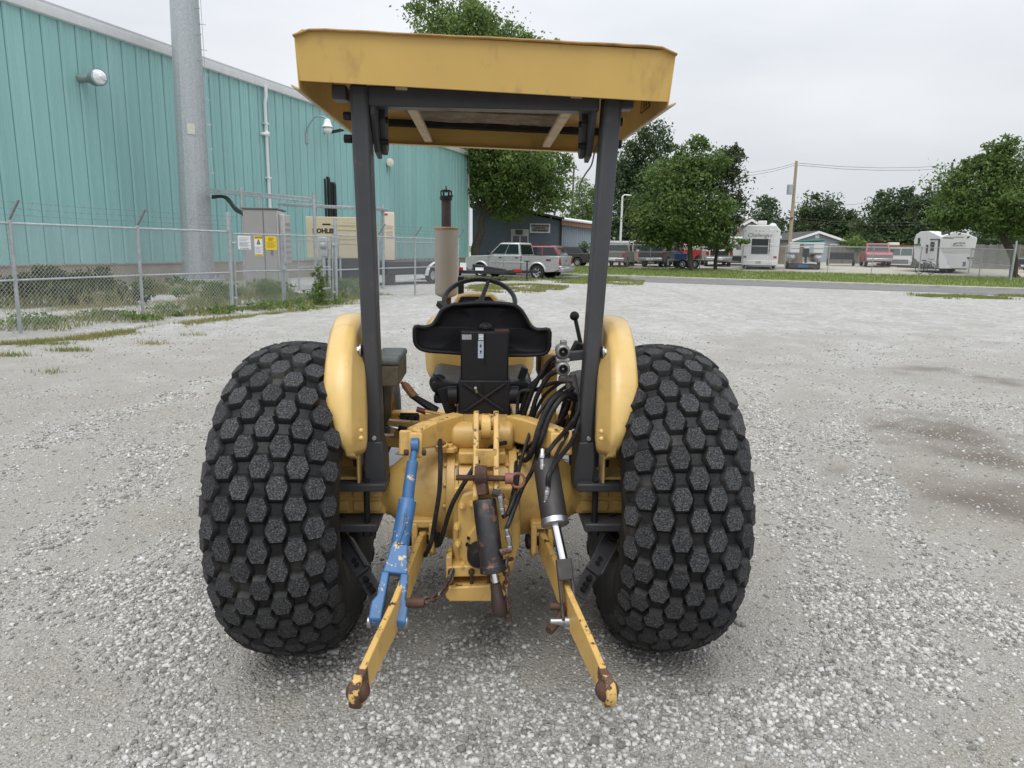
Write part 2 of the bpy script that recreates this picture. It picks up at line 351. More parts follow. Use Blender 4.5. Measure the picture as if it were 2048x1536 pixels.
# lift cover, rocker shaft and lift arms
mb = MB(); mb.span((-.11, -.02, .78), (.11, .38, .885)); mb.lathe([(-.12, .058), (.12, .058)], (0, -.02, .832), (1, 0, 0), 24, cap=True); part(mb, 'lift_cover', yel, .012)
for side in (-1, 1):
    if side < 0: pa, pb = V(-.10, .0, .865), t(822, 878, -.20)
    else: pa, pb = V(.12, .0, .860), t(1122, 878, -.18)
    d = (pb - pa); mb = MB()
    x, y, z = frame(pa, pb); R = []
    for s, hw, hh in ((-.05, .03, .05), (.3, .028, .052), (.75, .03, .045), (.96, .034, .036)):
        c = pa + d * s; R.append([c + y * hh + x * hw, c + y * hh - x * hw, c - y * hh - x * hw, c - y * hh + x * hw])
    mb.loft(R); x0 = x * .03
    for s in (-1, 1): mb.bar(pb + x * .024 * s + V(0, 0, .03), pb + x * .024 * s + V(0, -.025, -.06), .016, .05, up=(1, 0, 0))
    part(mb, 'lift_arm', yelw, .008)
mb = MB(); p = t(830, 905, -.23); mb.cyl(p + V(-.04, 0, 0), p + V(.04, 0, 0), .011); part(mb, 'lift_pin', rust, .002)
# ---------------------------------------------------------------- top-link bracket (two cheeks), pin, ring
for xo in (952, 993):
    a = t(xo, 855, -.24); mb = MB()
    poly = [(-.19, .92), (-.16, .955), (-.12, .955), (-.10, .92), (-.16, .78), (-.30, .62), (-.34, .62), (-.345, .70), (-.26, .80)]
    mb.prism(poly, lambda u, v, q: Vector((q, u, v)), a.x - .010, a.x + .010); part(mb, 'top_link_cheek', yelw, .004)
mb = MB(); a = t(952, 855, -.24); b = t(993, 855, -.24); mb.span((a.x, -.25, .775), (b.x, -.235, .84)); mb.span((a.x, -.20, .745), (b.x, -.18, .80)); part(mb, 'cheek_cross_plate', yelw, .003)
mb = MB(); c = t(972, 868, -.16); mb.cyl((c.x - .05, -.14, .915), (c.x + .05, -.14, .915), .030, n=20); mb.cyl((c.x - .018, -.145, .90), (c.x + .018, -.145, .90), .048, n=24); part(mb, 'rocker_knuckle', yelw, .004)
P1 = t(972, 955, -.32)
pl_, pr_ = t(912, 955, -.32), t(1010, 957, -.32)
mb = MB(); mb.cyl(pl_, pr_, .0105, n=12); part(mb, 'top_link_pin', rust, .002)
mb = MB(); mb.cyl(pr_, pr_ + V(.028, 0, 0), .020, n=12); c = pr_ + V(.045, -.005, -.005); mb.tube([c + V(.024 * math.cos(a), 0, .026 * math.sin(a)) for a in np.linspace(0, 2 * math.pi, 17)], .005, 6, False); part(mb, 'pin_pull_ring', mat('faded_red_steel', (.26, .10, .08), .6, var=.2, chips=((.1, .05, .03), .08, 30)), 0)
mb = MB(); mb.tube([pl_ + V(.004, -.012, .012), pl_ + V(.004, -.004, .04), pl_ + V(.008, .006, .042), pl_ + V(.008, .008, -.025)], .0025, 6); part(mb, 'linch_pin', steel, 0)
# ---------------------------------------------------------------- centre hydraulic cylinder
def along(a, b, s): return Vector(a) + (Vector(b) - Vector(a)) * s
ca, cb = t(962, 950, -.33), t(985, 1135, -.42)
d = (cb - ca).normalized(); L_ = (cb - ca).length
cy = empty('top_link_cylinder', (0, 0, 0), 0, tr)
mb = MB(); q = along(ca, cb, .22); mb.tube([ca + d * (-.02), q], .0255, 4); mb.cyl(ca + V(-.022, 0, 0), ca + V(.022, 0, 0), .034, n=18); mb.build('eye', rust, cy, .005)
mb = MB(); b0 = along(ca, cb, .26); mb.lathe([(0, .002), (0, .037), (.006, .041), ((cb - b0).length - .01, .041), ((cb - b0).length - .008, .045), ((cb - b0).length + .016, .045), ((cb - b0).length + .018, .02)], b0, d, 28); mb.build('barrel', cylb, cy, .002, 40)
e0 = t(991, 1165, -.435); e1 = t(1000, 1228, -.44)
mb = MB(); mb.cyl(cb, e0, .014, n=16); mb.build('rod', chrome, cy)
mb = MB(); x, y, z = frame(e0, e1); R = []
for s, w_, h_ in ((0, .017, .017), (.15, .021, .020), (.25, .020, .026), (.6, .025, .036), (.85, .027, .036), (1.02, .022, .024), (1.1, .010, .008)):
    c = along(e0, e1, s); R.append([c + V(math.cos(q) * w_, 0, 0) + y * math.sin(q) * h_ for q in np.linspace(0, 2 * math.pi, 13)[:-1]])
mb.loft(R); mb.build('rod_eye', mat('brown_forged_steel', (.045, .028, .026), .55, var=.3, scale=14, bump=.1), cy)
def fitting(pts, nm='hose_fitting', par=tr):
    mb = MB(); P = [Vector(p) for p in pts]
    for i in range(len(P) - 1):
        a, b = P[i], P[i + 1]; mb.cyl(a, along(a, b, .5), .011, n=8); mb.cyl(along(a, b, .45), b, .0085, n=10)
    return mb.build(nm, steel, par, .0015)
mb = MB(); a = t(1000, 988, -.37); mb.cyl(t(985, 985, -.37), a, .014, n=10); mb.cyl(a, t(1004, 998, -.38), .013, n=10); mb.build('upper_port', cylb, cy, .002)
fitting([t(1000, 992, -.385), t(1003, 1015, -.39), t(1005, 1028, -.39)])
mb = MB(); mb.cyl(t(1000, 1105, -.43), t(1022, 1098, -.43), .012, n=10); mb.build('lower_port', cylb, cy, .002)
fitting([t(1020, 1100, -.43), t(1018, 1082, -.43), t(1013, 1058, -.43)])
# ---------------------------------------------------------------- right lift cylinder
ra, rb = t(1093, 938, -.30), t(1110, 1047, -.42)
rc = empty('lift_cylinder', (0, 0, 0), 0, tr); d = (rb - ra).normalized(); Lr = (rb - ra).length
mb = MB(); mb.lathe([(-.03, .002), (-.028, .040), (-.02, .045), (Lr - .012, .046), (Lr - .012, .02)], ra, d, 28); mb.build('barrel', mat('black_cylinder_paint', (.026, .023, .022), .5, var=.25, scale=9, dirt=((.06, .05, .045), .15, 14)), rc, .002, 40)
mb = MB(); mb.lathe([(Lr - .016, .047), (Lr + .004, .049), (Lr + .008, .040), (Lr + .008, .014)], ra, d, 28); mb.build('gland', steel, rc, .001, 40)
re0 = t(1128, 1130, -.50); mb = MB(); mb.cyl(rb, re0, .0165, n=16); mb.build('rod', chrome, rc)
re1 = t(1140, 1240, -.58); mb = MB(); x, y, z = frame(re0, re1, (0, -1, 0))
mb.bar(re0 - z * .02, re0 + z * .05, .052, .04, up=(0, -1, 0))
for s in (-1, 1): mb.bar(re0 + z * .045 + x * .021 * s, re1 + x * .022 * s, .010, .036, up=(0, -1, 0))
mb.build('rod_clevis', mat('oily_dark_steel', (.05, .045, .042), .45, metal=.3, var=.3, scale=16, dirt=((.14, .12, .10), .2, 14)), rc, .004)
mb = MB(); mb.cyl(t(1100, 1243, -.58), t(1142, 1243, -.58), .012, n=12); mb.cyl(t(1128, 1243, -.58), t(1142, 1243, -.58), .018, n=12); mb.build('clevis_pin', steel, rc, .002)
fitting([t(1085, 940, -.335), t(1084, 918, -.32), t(1085, 898, -.30)]); fitting([t(1091, 1012, -.40), t(1093, 990, -.40), t(1096, 972, -.395)])
mb = MB(); mb.cyl(t(1098, 1018, -.36), t(1096, 1018, -.40), .016, n=12); mb.build('port_boss', MATS['black_cylinder_paint'], rc, .002)
mb = MB(); mb.bar(t(1092, 900, -.24), t(1094, 945, -.29), .03, .03); mb.build('upper_eye', blk, rc, .004)
# ---------------------------------------------------------------- blue levelling link (left)
bl = empty('levelling_link', (0, 0, 0), 0, tr)
ba, bb, bc, bd = t(830, 890, -.25), t(812, 1040, -.37), t(800, 1090, -.42), t(775, 1245, -.58)
b_mid = t(818, 975, -.32)
mb = MB(); mb.tube([ba, along(ba, b_mid, .35), along(ba, b_mid, .4), b_mid, along(b_mid, bb, .9)], [.0125, .0125, .020, .021, .021], 14); mb.cyl(ba + V(-.014, 0, .0), ba + V(.014, 0, 0), .026, n=16); mb.build('upper_rod', blue, bl, .002, 40)
mb = MB(); s0, s1 = along(b_mid, bb, .35), bc; mb.lathe([(0, .015), (0, .029), (.004, .031), ((s1 - s0).length, .031), ((s1 - s0).length, .02)], s0, (s1 - s0), 24)
mb.tube([s0 + V(0, -.036, -.01), along(s0, s1, .5) + V(.005, -.040, 0), along(s0, s1, .9) + V(-.005, -.036, 0)], .005, 6); mb.build('turnbuckle_sleeve', blue, bl, .002, 40)
mb = MB(); x, y, z = frame(bc, bd, (0, -1, 0)); Lb = (bd - bc).length; fk = .40
R = []
for s, hw, hh in ((0, .027, .024), (.18, .033, .026), (fk, .042, .026)):
    c = bc + z * Lb * s; R.append([c - x * hw - y * hh, c + x * hw - y * hh, c + x * hw + y * hh, c - x * hw + y * hh])
mb.loft(R)
for s in (-1, 1):
    R = []
    for q, a0, a1, hh in ((fk - .01, .019, .045, .028), (.70, .019, .047, .028), (.78, .019, .060, .032), (1.0, .019, .060, .036), (1.05, .021, .054, .020)):
        c = bc + z * Lb * q; R.append([c + x * s * a0 - y * hh, c + x * s * a1 - y * hh, c + x * s * a1 + y * hh, c + x * s * a0 + y * hh])
    mb.loft(R)
mb.build('fork', blue, bl, .005, 35)
mb = MB(); c = t(777, 1243, -.58); mb.cyl(c + V(-.066, 0, 0), c + V(.066, 0, 0), .012, n=12); mb.cyl(c + V(.05, 0, 0), c + V(.064, 0, 0), .022, n=12); mb.cyl(c + V(-.068, 0, 0), c + V(-.055, 0, 0), .020, n=12); mb.build('fork_pin', steel, bl, .003)
# ---------------------------------------------------------------- lower links
def lower_link(pa, pb, pc):
    e = empty('lower_link', (0, 0, 0), 0, tr); mb = MB(); R = []
    pts = [(pa, .040, .014), (along(pa, pb, .25), .050, .0100), (along(pa, pb, .8), .056, .0100), (pb, .056, .0100), (along(pb, pc, .5), .050, .0100), (along(pb, pc, .88), .042, .0100)]
    for c, hh, hw in pts:
        dd = (pc - pa).normalized(); x = dd.cross(V(0, 0, 1)).normalized(); up = x.cross(dd).normalized()
        R.append([c - x * hw - up * hh, c + x * hw - up * hh, c + x * hw + up * hh, c - x * hw + up * hh])
    mb.loft(R); mb.build('arm', yelw, e, .004)
    dd = (pc - pa).normalized(); x = dd.cross(V(0, 0, 1)).normalized()
    mb = MB(); mb.cyl(pc - x * .0145, pc + x * .0145, .046, n=24); mb.bar(along(pb, pc, .84), pc, .026, .078, up=(0, 0, 1)); mb.build('end_eye', mat('chipped_rusty_end', (.09, .045, .03), .7, var=.4, scale=14, chips=((.58, .38, .12), .20, 12)), e, .005)
    mb = MB(); mb.ball(pc, .034, 16, 10); mb.build('ball', rust, e)
    mb = MB(); mb.cyl(pa - x * .05, pa + x * .05, .018, n=12); mb.cyl(pa - x * .06, pa - x * .045, .03, n=6); mb.cyl(pa + x * .045, pa + x * .06, .03, n=6); mb.build('pivot_pin', blk, e, .003)
    mb = MB()
    for s in (-1, 1): mb.prism([(-.04, .075), (.05, .075), (.045, -.035), (.02, -.06), (-.02, -.06), (-.045, -.035)], lambda a, b, q: pa + V(q + s * .032, a, b), -.011, .011)
    mb.span(pa + V(-.045, -.03, .055), pa + V(.045, .06, .085)); mb.build('pivot_bracket', yel, e, .006)
    return e
lower_link(t(848, 1078, -.17), t(792, 1225, -.58), t(716, 1382, -.92))
lower_link(t(1083, 1081, -.17), t(1143, 1225, -.58), t(1214, 1380, -.92))
# check chains
def chain(pts, name='check_chain', r=.0045, ln=.034):
    P = smoothpath(pts, 12); acc = [0]
    for i in range(1, len(P)): acc.append(acc[-1] + (P[i] - P[i - 1]).length)
    e = empty(name, (0, 0, 0), 0, tr); n = int(acc[-1] / (ln * .72))
    def pos(s):
        for i in range(1, len(P)):
            if acc[i] >= s: return along(P[i - 1], P[i], (s - acc[i - 1]) / max(1e-6, acc[i] - acc[i - 1]))
        return P[-1]
    for i in range(n):
        a, b = pos(acc[-1] * i / n), pos(acc[-1] * (i + 1) / n); c = (a + b) / 2; x, y, z = frame(a, b); u = x if i % 2 else y
        mb = MB(); mb.tube([c + z * math.cos(q) * ln * .55 + u * math.sin(q) * ln * .30 for q in np.linspace(0, 2 * math.pi, 13)], r, 6, False); mb.build('link', rust if i % 4 else mat('worn_chain_steel', (.16, .15, .14), .5, metal=.6, var=.3), e)
chain([t(906, 1142, -.33), t(897, 1165, -.36), t(880, 1190, -.43), t(855, 1200, -.50), t(828, 1200, -.55)])
chain([t(1014, 1118, -.40), t(1012, 1160, -.42), t(1015, 1200, -.43), t(1016, 1238, -.44)])
mb = MB(); mb.tube([t(1002, 1130, -.38), t(1010, 1122, -.40), t(1026, 1117, -.41)], .007, 8, k=4); part(mb, 'chain_hook', rust, 0)
mb = MB(); c = t(812, 1206, -.56); mb.cyl(c, c + V(.06, 0, 0), .016, n=12); mb.cyl(c + V(.06, 0, 0), c + V(.075, 0, 0), .009, n=8); part(mb, 'chain_bolt', rust, .003)
mb = MB(); c = t(1100, 1213, -.55); mb.cyl(c, c + V(.05, 0, 0), .012, n=12); c2 = t(1098, 1262, -.6); mb.tube([c + V(.05, 0, 0), c + V(.03, -.01, -.04), c2], .015, 8, k=4); part(mb, 'anti_sway_hook', rust, 0)
# drawbar hanger
mb = MB(); hy = -.30
mb.prism(pix([(892, 1168), (1010, 1162), (1012, 1192), (1004, 1196), (900, 1196), (892, 1188)], hy), lambda a, b, q: V(a, q, b), hy - .03, hy + .10)
mb.prism(pix([(893, 1130), (1012, 1126), (1012, 1148), (893, 1152)], hy), lambda a, b, q: V(a, q, b), hy - .015, hy + .10)
for xx in ((892, 904), (998, 1016)): mb.prism(pix([(xx[0], 1112), (xx[1], 1110), (xx[1], 1196), (xx[0], 1196)], hy), lambda a, b, q: V(a, q, b), hy - .012, hy + .09)
part(mb, 'drawbar_hanger', yelw, .006)
mb = MB()
for px_ in (902, 943, 978):
    mb = MB(); mb.cyl(t(px_, 1138, hy - .02), t(px_, 1172, hy - .005), .007, n=8); mb.cyl(t(px_, 1140, hy - .02), t(px_, 1148, hy - .02), .012, n=6); part(mb, 'hanger_bolt', rust, .002)
# stabiliser brackets at the axle ends (dark, with holes)
for side, pa, pb in ((-1, t(684, 1078, -.10), t(752, 1192, -.30)), (1, t(1222, 1075, -.10), t(1160, 1190, -.30))):
    e = empty('stabiliser_bracket', (0, 0, 0), 0, tr); x, y, z = frame(pa, pb, (0, -1, .3)); mb = MB()
    mb.bar(pa, along(pa, pb, .62), .058, .016, up=y); mb.bar(along(pa, pb, .55) - y * .014, pb - y * .014, .056, .012, up=y); mb.bar(along(pa, pb, .06) + x * .03, along(pa, pb, .6) + x * .03, .01, .045, up=y); mb.build('strap', rops, e, .003)
    mb = MB(); mb.bar(pa + V(-.0, 0, .10), pa + V(0, -.01, .0), .035, .014, up=y); mb.cyl(pa - y * .03, pa + y * .03, .022, n=12); mb.build('hinge', blk, e, .003)
    for s in (.40, .48, .72, .82, .90):
        c = along(pa, pb, s); sg = 1
        mb = MB(); mb.cyl(c - y * .0225, c + y * .0105, .0105, n=12); mb.build('hole', mat('hole_black', (.004, .004, .004), .9), e)
# ---------------------------------------------------------------- roll-over frame
for side in (-1, 1):
    e = empty('canopy_post', (0, 0, 0), 0, tr)
    oe, ie = (((699, 200), (731.5, 854)), ((736, 200), (762, 854))) if side < 0 else (((1246, 200), (1190.6, 837)), ((1209, 200), (1162, 837)))
    def edge(E, z): p, q = t(*E[0], -.145), t(*E[1], -.145); return q.x + (p.x - q.x) * (z - q.z) / (p.z - q.z)
    mb = MB(); mb.loft([[V(edge(ie, z), -.145, z), V(edge(oe, z), -.145, z), V(edge(oe, z), -.05, z), V(edge(ie, z), -.05, z)] for z in (.69, 1.2, 2.095)]); mb.build('post', rops, e, .012, 35, 3)
    mb = MB()   # the wider foot with its weld
    R = []
    for z, e0 in ((.66, .012), (.76, .012), (.80, .008), (.84, .001)): R.append([V(edge(ie, z) - side * e0, -.150 - e0 * .3, z), V(edge(oe, z) + side * e0, -.150 - e0 * .3, z), V(edge(oe, z) + side * e0, -.045, z), V(edge(ie, z) - side * e0, -.045, z)])
    mb.loft(R); mb.build('foot', rops, e, .005)
    mb = MB(); mb.span((side * .355, -.19, .659), (side * .615, .03, .690)); mb.build('axle_plate', rops, e, .006)
    mb = MB(); mb.span((side * .39, -.185, .497), (side * .615, .02, .530)); mb.build('lower_plate', rops, e, .006)
    for xx, yy in ((.43, -.165), (.565, -.165), (.60, -.14), (.43, .01), (.565, .01)):
        mb = MB(); mb.cyl((side * xx, yy, .485), (side * xx, yy, .70), .0115, n=12); mb.cyl((side * xx, yy, .478), (side * xx, yy, .497), .02, n=6); mb.build('clamp_stud', blk, e, .002)
    # upper bracket carrying the canopy
    mb = MB(); mb.prism([(-.13, 2.00), (-.04, 1.885), (.04, 1.87), (.05, 1.90), (.02, 2.08), (-.12, 2.08)], lambda a, b, q: V(q, a, b), side * .375, side * .392); mb.build('gusset', rops, e, .003)
    mb = MB(); mb.prism([(-.02, 2.0), (.01, 1.90), (.05, 1.885), (.08, 1.91), (.07, 2.06), (.0, 2.06)], lambda a, b, q: V(q, a, b), side * .355, side * .375); mb.build('gusset_plate', rops, e, .003)
    for zz in (1.925, 2.0):
        mb = MB(); mb.cyl((side * .345, -.005, zz), (side * .40, -.005, zz), .012, n=6); mb.build('bolt', blk, e, .002); mb = MB(); mb.cyl((side * .46, -.1, zz - .005), (side * .487, -.1, zz - .005), .016, n=6); mb.build('bolt', blk, e, .002)
    mb = MB(); mb.cyl((side * .44, -.13, 1.18), (side * .466, -.13, 1.18), .017, n=6); mb.cyl((side * .44, -.13, 1.18), (side * .448, -.13, 1.18), .024, n=16); mb.build('fender_bolt', steel, e, .002)
    mb = MB(); mb.cyl((side * .40, -.153, .855), (side * .40, -.14, .855), .009, n=10); mb.build('drain_plug', steel, e, .001)
mb = MB(); mb.span((-.40, -.13, 2.025), (.40, -.06, 2.092)); mb.span((-.52, -.13, 2.045), (-.47, -.06, 2.092)); mb.span((.47, -.13, 2.035), (.52, -.06, 2.092)); part(mb, 'cross_tube', rops, .006)
# ---------------------------------------------------------------- canopy
cn = empty('canopy', (0, 0, 2.1 * 0), 0, tr, rot=(0, rad(1.3), 0)); cn.location = (-2.15 * math.sin(rad(1.3)), 0, .004)
tl, trr, br, bl_ = t(592, 63, -.24), t(1345, 99, -.24), t(1337, 200, -.22), t(601, 170, -.22)
xl, xr = (tl.x + bl_.x) / 2, (trr.x + br.x) / 2; YF = 1.12; ZT, ZB = 2.214, 2.058; rise = .022
xL, xR = bl_.x, br.x
def canopy_ring(y, dz, k):
    zt, zb = ZT + dz, ZB + dz; w = .016
    return [V(xL - .02 - k, y, zt - .028), V(xL + .015, y, zt), V(xR - .015, y, zt), V(xR + .02 + k, y, zt - .028)]
th_ = .004
mb = MB()   # rear skirt
mb.prism([(xL - .012, ZT - .012), (xL + .014, ZT + .004), (xR - .014, ZT - .004), (xR + .012, ZT - .018), (xR + .002, ZB - .006), (xL - .002, ZB + .006)], lambda a, b, q: V(a, q - (b - 2.15) * .10, b), -.232, -.226)
mb.build('rear_skirt', yelc, cn, .0015)
mb = MB(); N = 24; top = []   # roof sheet with a slightly wavy rolled edge
def wav(i, j): return .0007 * math.sin(i * 1.7 + j) + .0006 * math.sin(i * .61 + 2.1 * j)
R = []
for j in range(9):
    y = -.247 + (YF + .25) * j / 8; R.append([V(xL - .013 + (xR - xL + .026) * i / N, y, ZT + .004 - (.022 if i in (0, N) else .004 if i in (1, N - 1) else 0) + rise * (y + .24) + (wav(i, 0) if j == 0 else wav(i, j) * .5)) for i in range(N + 1)])
Rb = [[p - V(0, 0, .004) for p in r] for r in R]
mb.loft(R, False, False); mb.loft([list(reversed(r)) for r in Rb], False, False)
for j in (0, 8): mb.loft([R[j], Rb[j]], False, False)
mb.loft([[r[0] for r in R], [r[0] for r in Rb]], False, False); mb.loft([[r[-1] for r in R], [r[-1] for r in Rb]], False, False)
mb.build('roof_sheet', yelc, cn, 0, 50)
mb = MB()   # rolled edge along the top rear, bent and split
for i in range(N): mb.tube([R[0][i] + V(0, -.002, -.002), R[0][i + 1] + V(0, -.002, -.002)], .0045, 6)
mb.build('rolled_edge', mat('rusty_canopy_edge', (.30, .17, .05), .6, var=.3, scale=20, chips=((.07, .04, .025), .06, 22)), cn, 0)
for side, xx in ((-1, xL), (1, xR)):
    mb = MB(); poly = [(-.225, ZB - .02), (YF, ZB - .03 + rise * 1.35), (YF, ZT + rise * 1.35), (-.235, ZT - .01)]
    mb.prism(poly, lambda a, b, q: V(xx + q * side + (b - ZB) * side * .06, a, b), 0, .004); mb.build('side_skirt', yelc, cn, .001)
    mb = MB(); mb.prism([(0, 0), (.024, .010), (.026, .004), (.0, -.006)], lambda a, b, q: V(xx + side * a, q, ZB - .018 + b + rise * .6 * (q + .22)), -.235, YF); mb.build('side_lip', palewood, cn, .001)
mb = MB(); mb.prism([(0, 0), (0, .17), (.004, .17), (.004, 0)], lambda a, b, q: V(q, YF + a, ZB - .03 + rise * 1.35 + b), xL, xR); mb.span((xL, YF - .04, ZB + rise * 1.35 - .034), (xR, YF, ZB + rise * 1.35 - .030)); mb.build('front_skirt', yelc, cn, .001)
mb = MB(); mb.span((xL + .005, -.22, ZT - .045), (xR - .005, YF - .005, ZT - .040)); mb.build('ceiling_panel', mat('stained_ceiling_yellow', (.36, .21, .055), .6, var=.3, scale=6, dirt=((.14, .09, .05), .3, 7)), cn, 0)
for side in (-1, 1):
    x0 = .02 + side * .30; mb = MB(); mb.span((x0 - .02, -.15, ZB + .01), (x0 + .02, YF - .02, ZB + .028)); mb.build('support_rail', palewood, cn, .003)
# torn insulation: ragged pads under the ceiling
for k, (y0, y1, xa, xb) in enumerate(((.0, .30, -.30, .36), (.31, .62, -.36, .34), (.63, .92, -.34, .38))):
    mb = MB(); pts = []; n = 26
    for i in range(n + 1): pts.append((xa + (xb - xa) * i / n, y0 + random.uniform(0, .025)))
    for i in range(5): pts.append((xb + random.uniform(-.02, .02), y0 + (y1 - y0) * (i + .5) / 5))
    for i in range(n + 1): pts.append((xb - (xb - xa) * i / n, y1 - random.uniform(0, .03)))
    for i in range(5): pts.append((xa + random.uniform(-.03, .02), y1 - (y1 - y0) * (i + .5) / 5))
    mb.prism(pts, lambda a, b, q: V(a, b, q), ZT - .066 - .003 * k, ZT - .046); mb.build('insulation_pad', insul, cn, .002)
mb = MB(); mb.span((xL + .02, YF - .07, ZT - .075), (xR - .02, YF - .02, ZT - .046)); mb.build('front_shadow_bar', blk, cn, .004)  # black bar standing in for the shadow band above the front lip
# decal on the inside of the right skirt: frame, arrow strokes
mb = MB(); xx = xR - .002
def dl(y0, z0, y1, z1, w=.006): mb.bar((xx, y0, z0), (xx, y1, z1), .002, w, up=(0, -(z1 - z0), (y1 - y0)))
for a in ((.05, 2.20, .20, 2.20), (.20, 2.20, .20, 2.09), (.05, 2.09, .20, 2.09), (.05, 2.20, .05, 2.09)): dl(*a, .004)
for i in range(4): dl(.07 + i * .03, 2.10, .10 + i * .03, 2.18, .006)
mb.build('decal', blk, cn)
# loose wire hanging from the right post
mb = MB(); mb.tube([t(1196, 285, -.02), t(1190, 300, -.02), t(1183, 330, -.01), t(1171, 348, 0), t(1160, 370, .01), t(1159, 395, .02), t(1164, 415, .02), t(1172, 432, .02)], .003, 6, k=4); part(mb, 'loose_wire', mat('grey_wire', (.12, .12, .13), .5), 0)
# ---------------------------------------------------------------- fenders
def fender(side):
    e = empty('fender', (0, 0, 0), 0, tr); cyy, czz, Rf = .09, .822, .462; mb = MB(); R = []; n = 40
    for i in range(n + 1):
        a = rad(1 + 154 * i / n); rear = max(0, math.cos(a)); low = max(0, 1 - i / 9.0); hi_ = max(0, (i - 20) / 20)
        x_in = .462 - .050 * rear; x_out = .572 - .030 * rear - .075 * low ** 1.5; w_ = x_out - x_in; rr = Rf - .012 * low; tip = max(0, 1 - i / 3.0) ** 2; x_in += .012 * tip; x_out -= .012 * tip; rr -= .035 * tip
        x_c = x_in + .030 * min(1, rear * 1.6); P = [(x_out + .002, -.040), (x_out + .001, -.016), (x_out - .006, -.004), (x_out - .016, .004), (x_out - .5 * w_, .010), (x_c + .016, .007), (x_c + .005, .001), (x_c, -.010), (x_c - .004, -.03), (x_in, -.075), (x_in - .002, -.11), (x_in + .004, -.20 + .05 * low)]
        R.append([V(side * x, cyy - (rr + q) * math.cos(a), czz + (rr + q) * math.sin(a)) for x, q in P])
    mb.loft(R, False, False); o = mb.build('shell', yelf, e, 0, 60)
    s = o.modifiers.new('thick', 'SOLIDIFY'); s.thickness = .004; s.offset = 0
    # bare patch at the crest, lower bracket, rivets
    mb = MB(); mb.prism([(-.10, .655), (-.10, .80), (-.055, .85), (.0, .85), (.0, .70), (.03, .66)], lambda a, b, q: V(side * q, a - .08, b + .03), .452, .462); mb.prism([(-.13, .692), (-.13, .704), (-.0, .704), (-.0, .692)], lambda a, b, q: V(side * q, a - .02, b), .455, .57); mb.build('mount_foot', yelf, e, .004)
    for zz in (.905, .93):
        a = math.asin((zz - czz) / Rf); mb = MB(); c = V(side * .415, cyy - (Rf - .03) * math.cos(a), zz); mb.ball(c, .009, 8, 6); mb.build('rivet', yelf, e)
    return e
fender(-1); fender(1)
# ================================================================ operator station
seat = empty('seat', (0, 0, 0), 0, tr)
# back shell: thin curved shell with a rolled rim, seen from behind
SY = .30
def sp(a, b): p = t(a, b, SY); return (p.x, p.z)
outl = [(905, 609), (960, 606), (1018, 608), (1038, 616), (1050, 632), (1060, 650), (1075, 658), (1096, 657), (1097, 680), (1096, 692), (1085, 705), (1040, 709), (965, 709), (890, 703), (850, 698), (834, 686), (831, 668), (833, 651), (850, 653), (866, 648), (876, 634), (886, 618)]
po = smoothpath([V(*sp(a, b), 0) for a, b in outl + outl[:1]], 3)[:-1]; cxm = sum(p.x for p in po) / len(po); czm = sum(p.y for p in po) / len(po)
def shell(k, dy): return [V(cxm + (p.x - cxm) * k, SY + dy - .55 * (p.x - cxm) ** 2 * (1 if k > .5 else k), czm + (p.y - czm) * k) for p in po]
mb = MB(); mb.loft([shell(1.0, .0), shell(.955, -.004), shell(.92, .012), shell(.80, .030), shell(.4, .036), shell(.01, .036)], False); mb.loft([shell(1.0, 0), shell(1.0, .05), shell(.8, .075), shell(.01, .08)], False)
mb.build('back_shell', blkm, seat, 0, 40)
mb = MB(); r_ = [V(p.x, SY - .004 - .55 * (p.x - cxm) ** 2, p.y) for p in po]; mb.tube(r_ + r_[:1], .0085, 8, False); mb.build('back_rim', vinyl, seat)
# cushion: broad pan with raised side bolsters
mb = MB(); R = []
ca_, cb_ = t(862, 735, .32), t(1062, 738, .32); cxs = (ca_.x + cb_.x) / 2; hw = (cb_.x - ca_.x) / 2; zs = .985
for j, y in enumerate((.20, .215, .25, .36, .50, .62, .645)):
    ed = (.55, .85, 1, 1, 1, .92, .75)[j]; r2 = []
    for i in range(25):
        a = 2 * math.pi * i / 25; cx_, sz = math.cos(a), math.sin(a)
        x = math.copysign(abs(cx_) ** .6, cx_) * hw * (1 if j > 1 else .96); zt = .055 * (abs(x / hw) ** 3 * .9 + .22) * ed if sz > 0 else -.062 * ed
        r2.append(V(cxs + x, y, zs + math.copysign(abs(sz) ** .7, sz) * abs(zt) * (1 if sz > 0 else 1)))
    R.append(r2)
mb.loft(R); mb.build('cushion', vinyl, seat, 0, 60)
mb = MB(); mb.span((cxs - hw * .92, .22, .905), (cxs + hw * .92, .60, .945)); mb.build('seat_pan', blk, seat, .01)
# suspension housing behind the seat
SB = .13
q0, q1 = t(921, 662, SB), t(1018, 668, SB); q2 = t(1019, 762, SB); q3 = t(917, 836, SB)
mb = MB(); mb.span((q0.x, SB, q2.z - .01), (q1.x, SB + .10, q0.z)); mb.build('suspension_cover', blkm, seat, .008, 35, 3)
mb = MB(); mb.span((q3.x, SB - .012, q3.z), (t(1020, 836, SB).x, SB + .12, q2.z + .004)); mb.build('suspension_base', blkm, seat, .006)
mb = MB()
for a, b in (((928, 768), (1008, 822)), ((1010, 768), (930, 822))): mb.tube([t(*a, SB - .014), t((a[0] + b[0]) / 2, (a[1] + b[1]) / 2, SB - .016), t(*b, SB - .014)], .0075, 8)
mb.build('pressed_cross_rib', blkm, seat)
mb = MB(); mb.span(t(924, 669, SB - .001), t(943, 679, SB + .004)); mb.build('worn_sticker', mat('worn_sticker_grey', (.34, .35, .35), .6, var=.15, scale=60), seat)
mb = MB(); mb.span(t(956, 682, SB - .0015), t(967, 716, SB + .004)); mb.build('weight_scale_label', mat('pale_label_blue_grey', (.42, .47, .55), .5, var=.15, scale=80), seat)
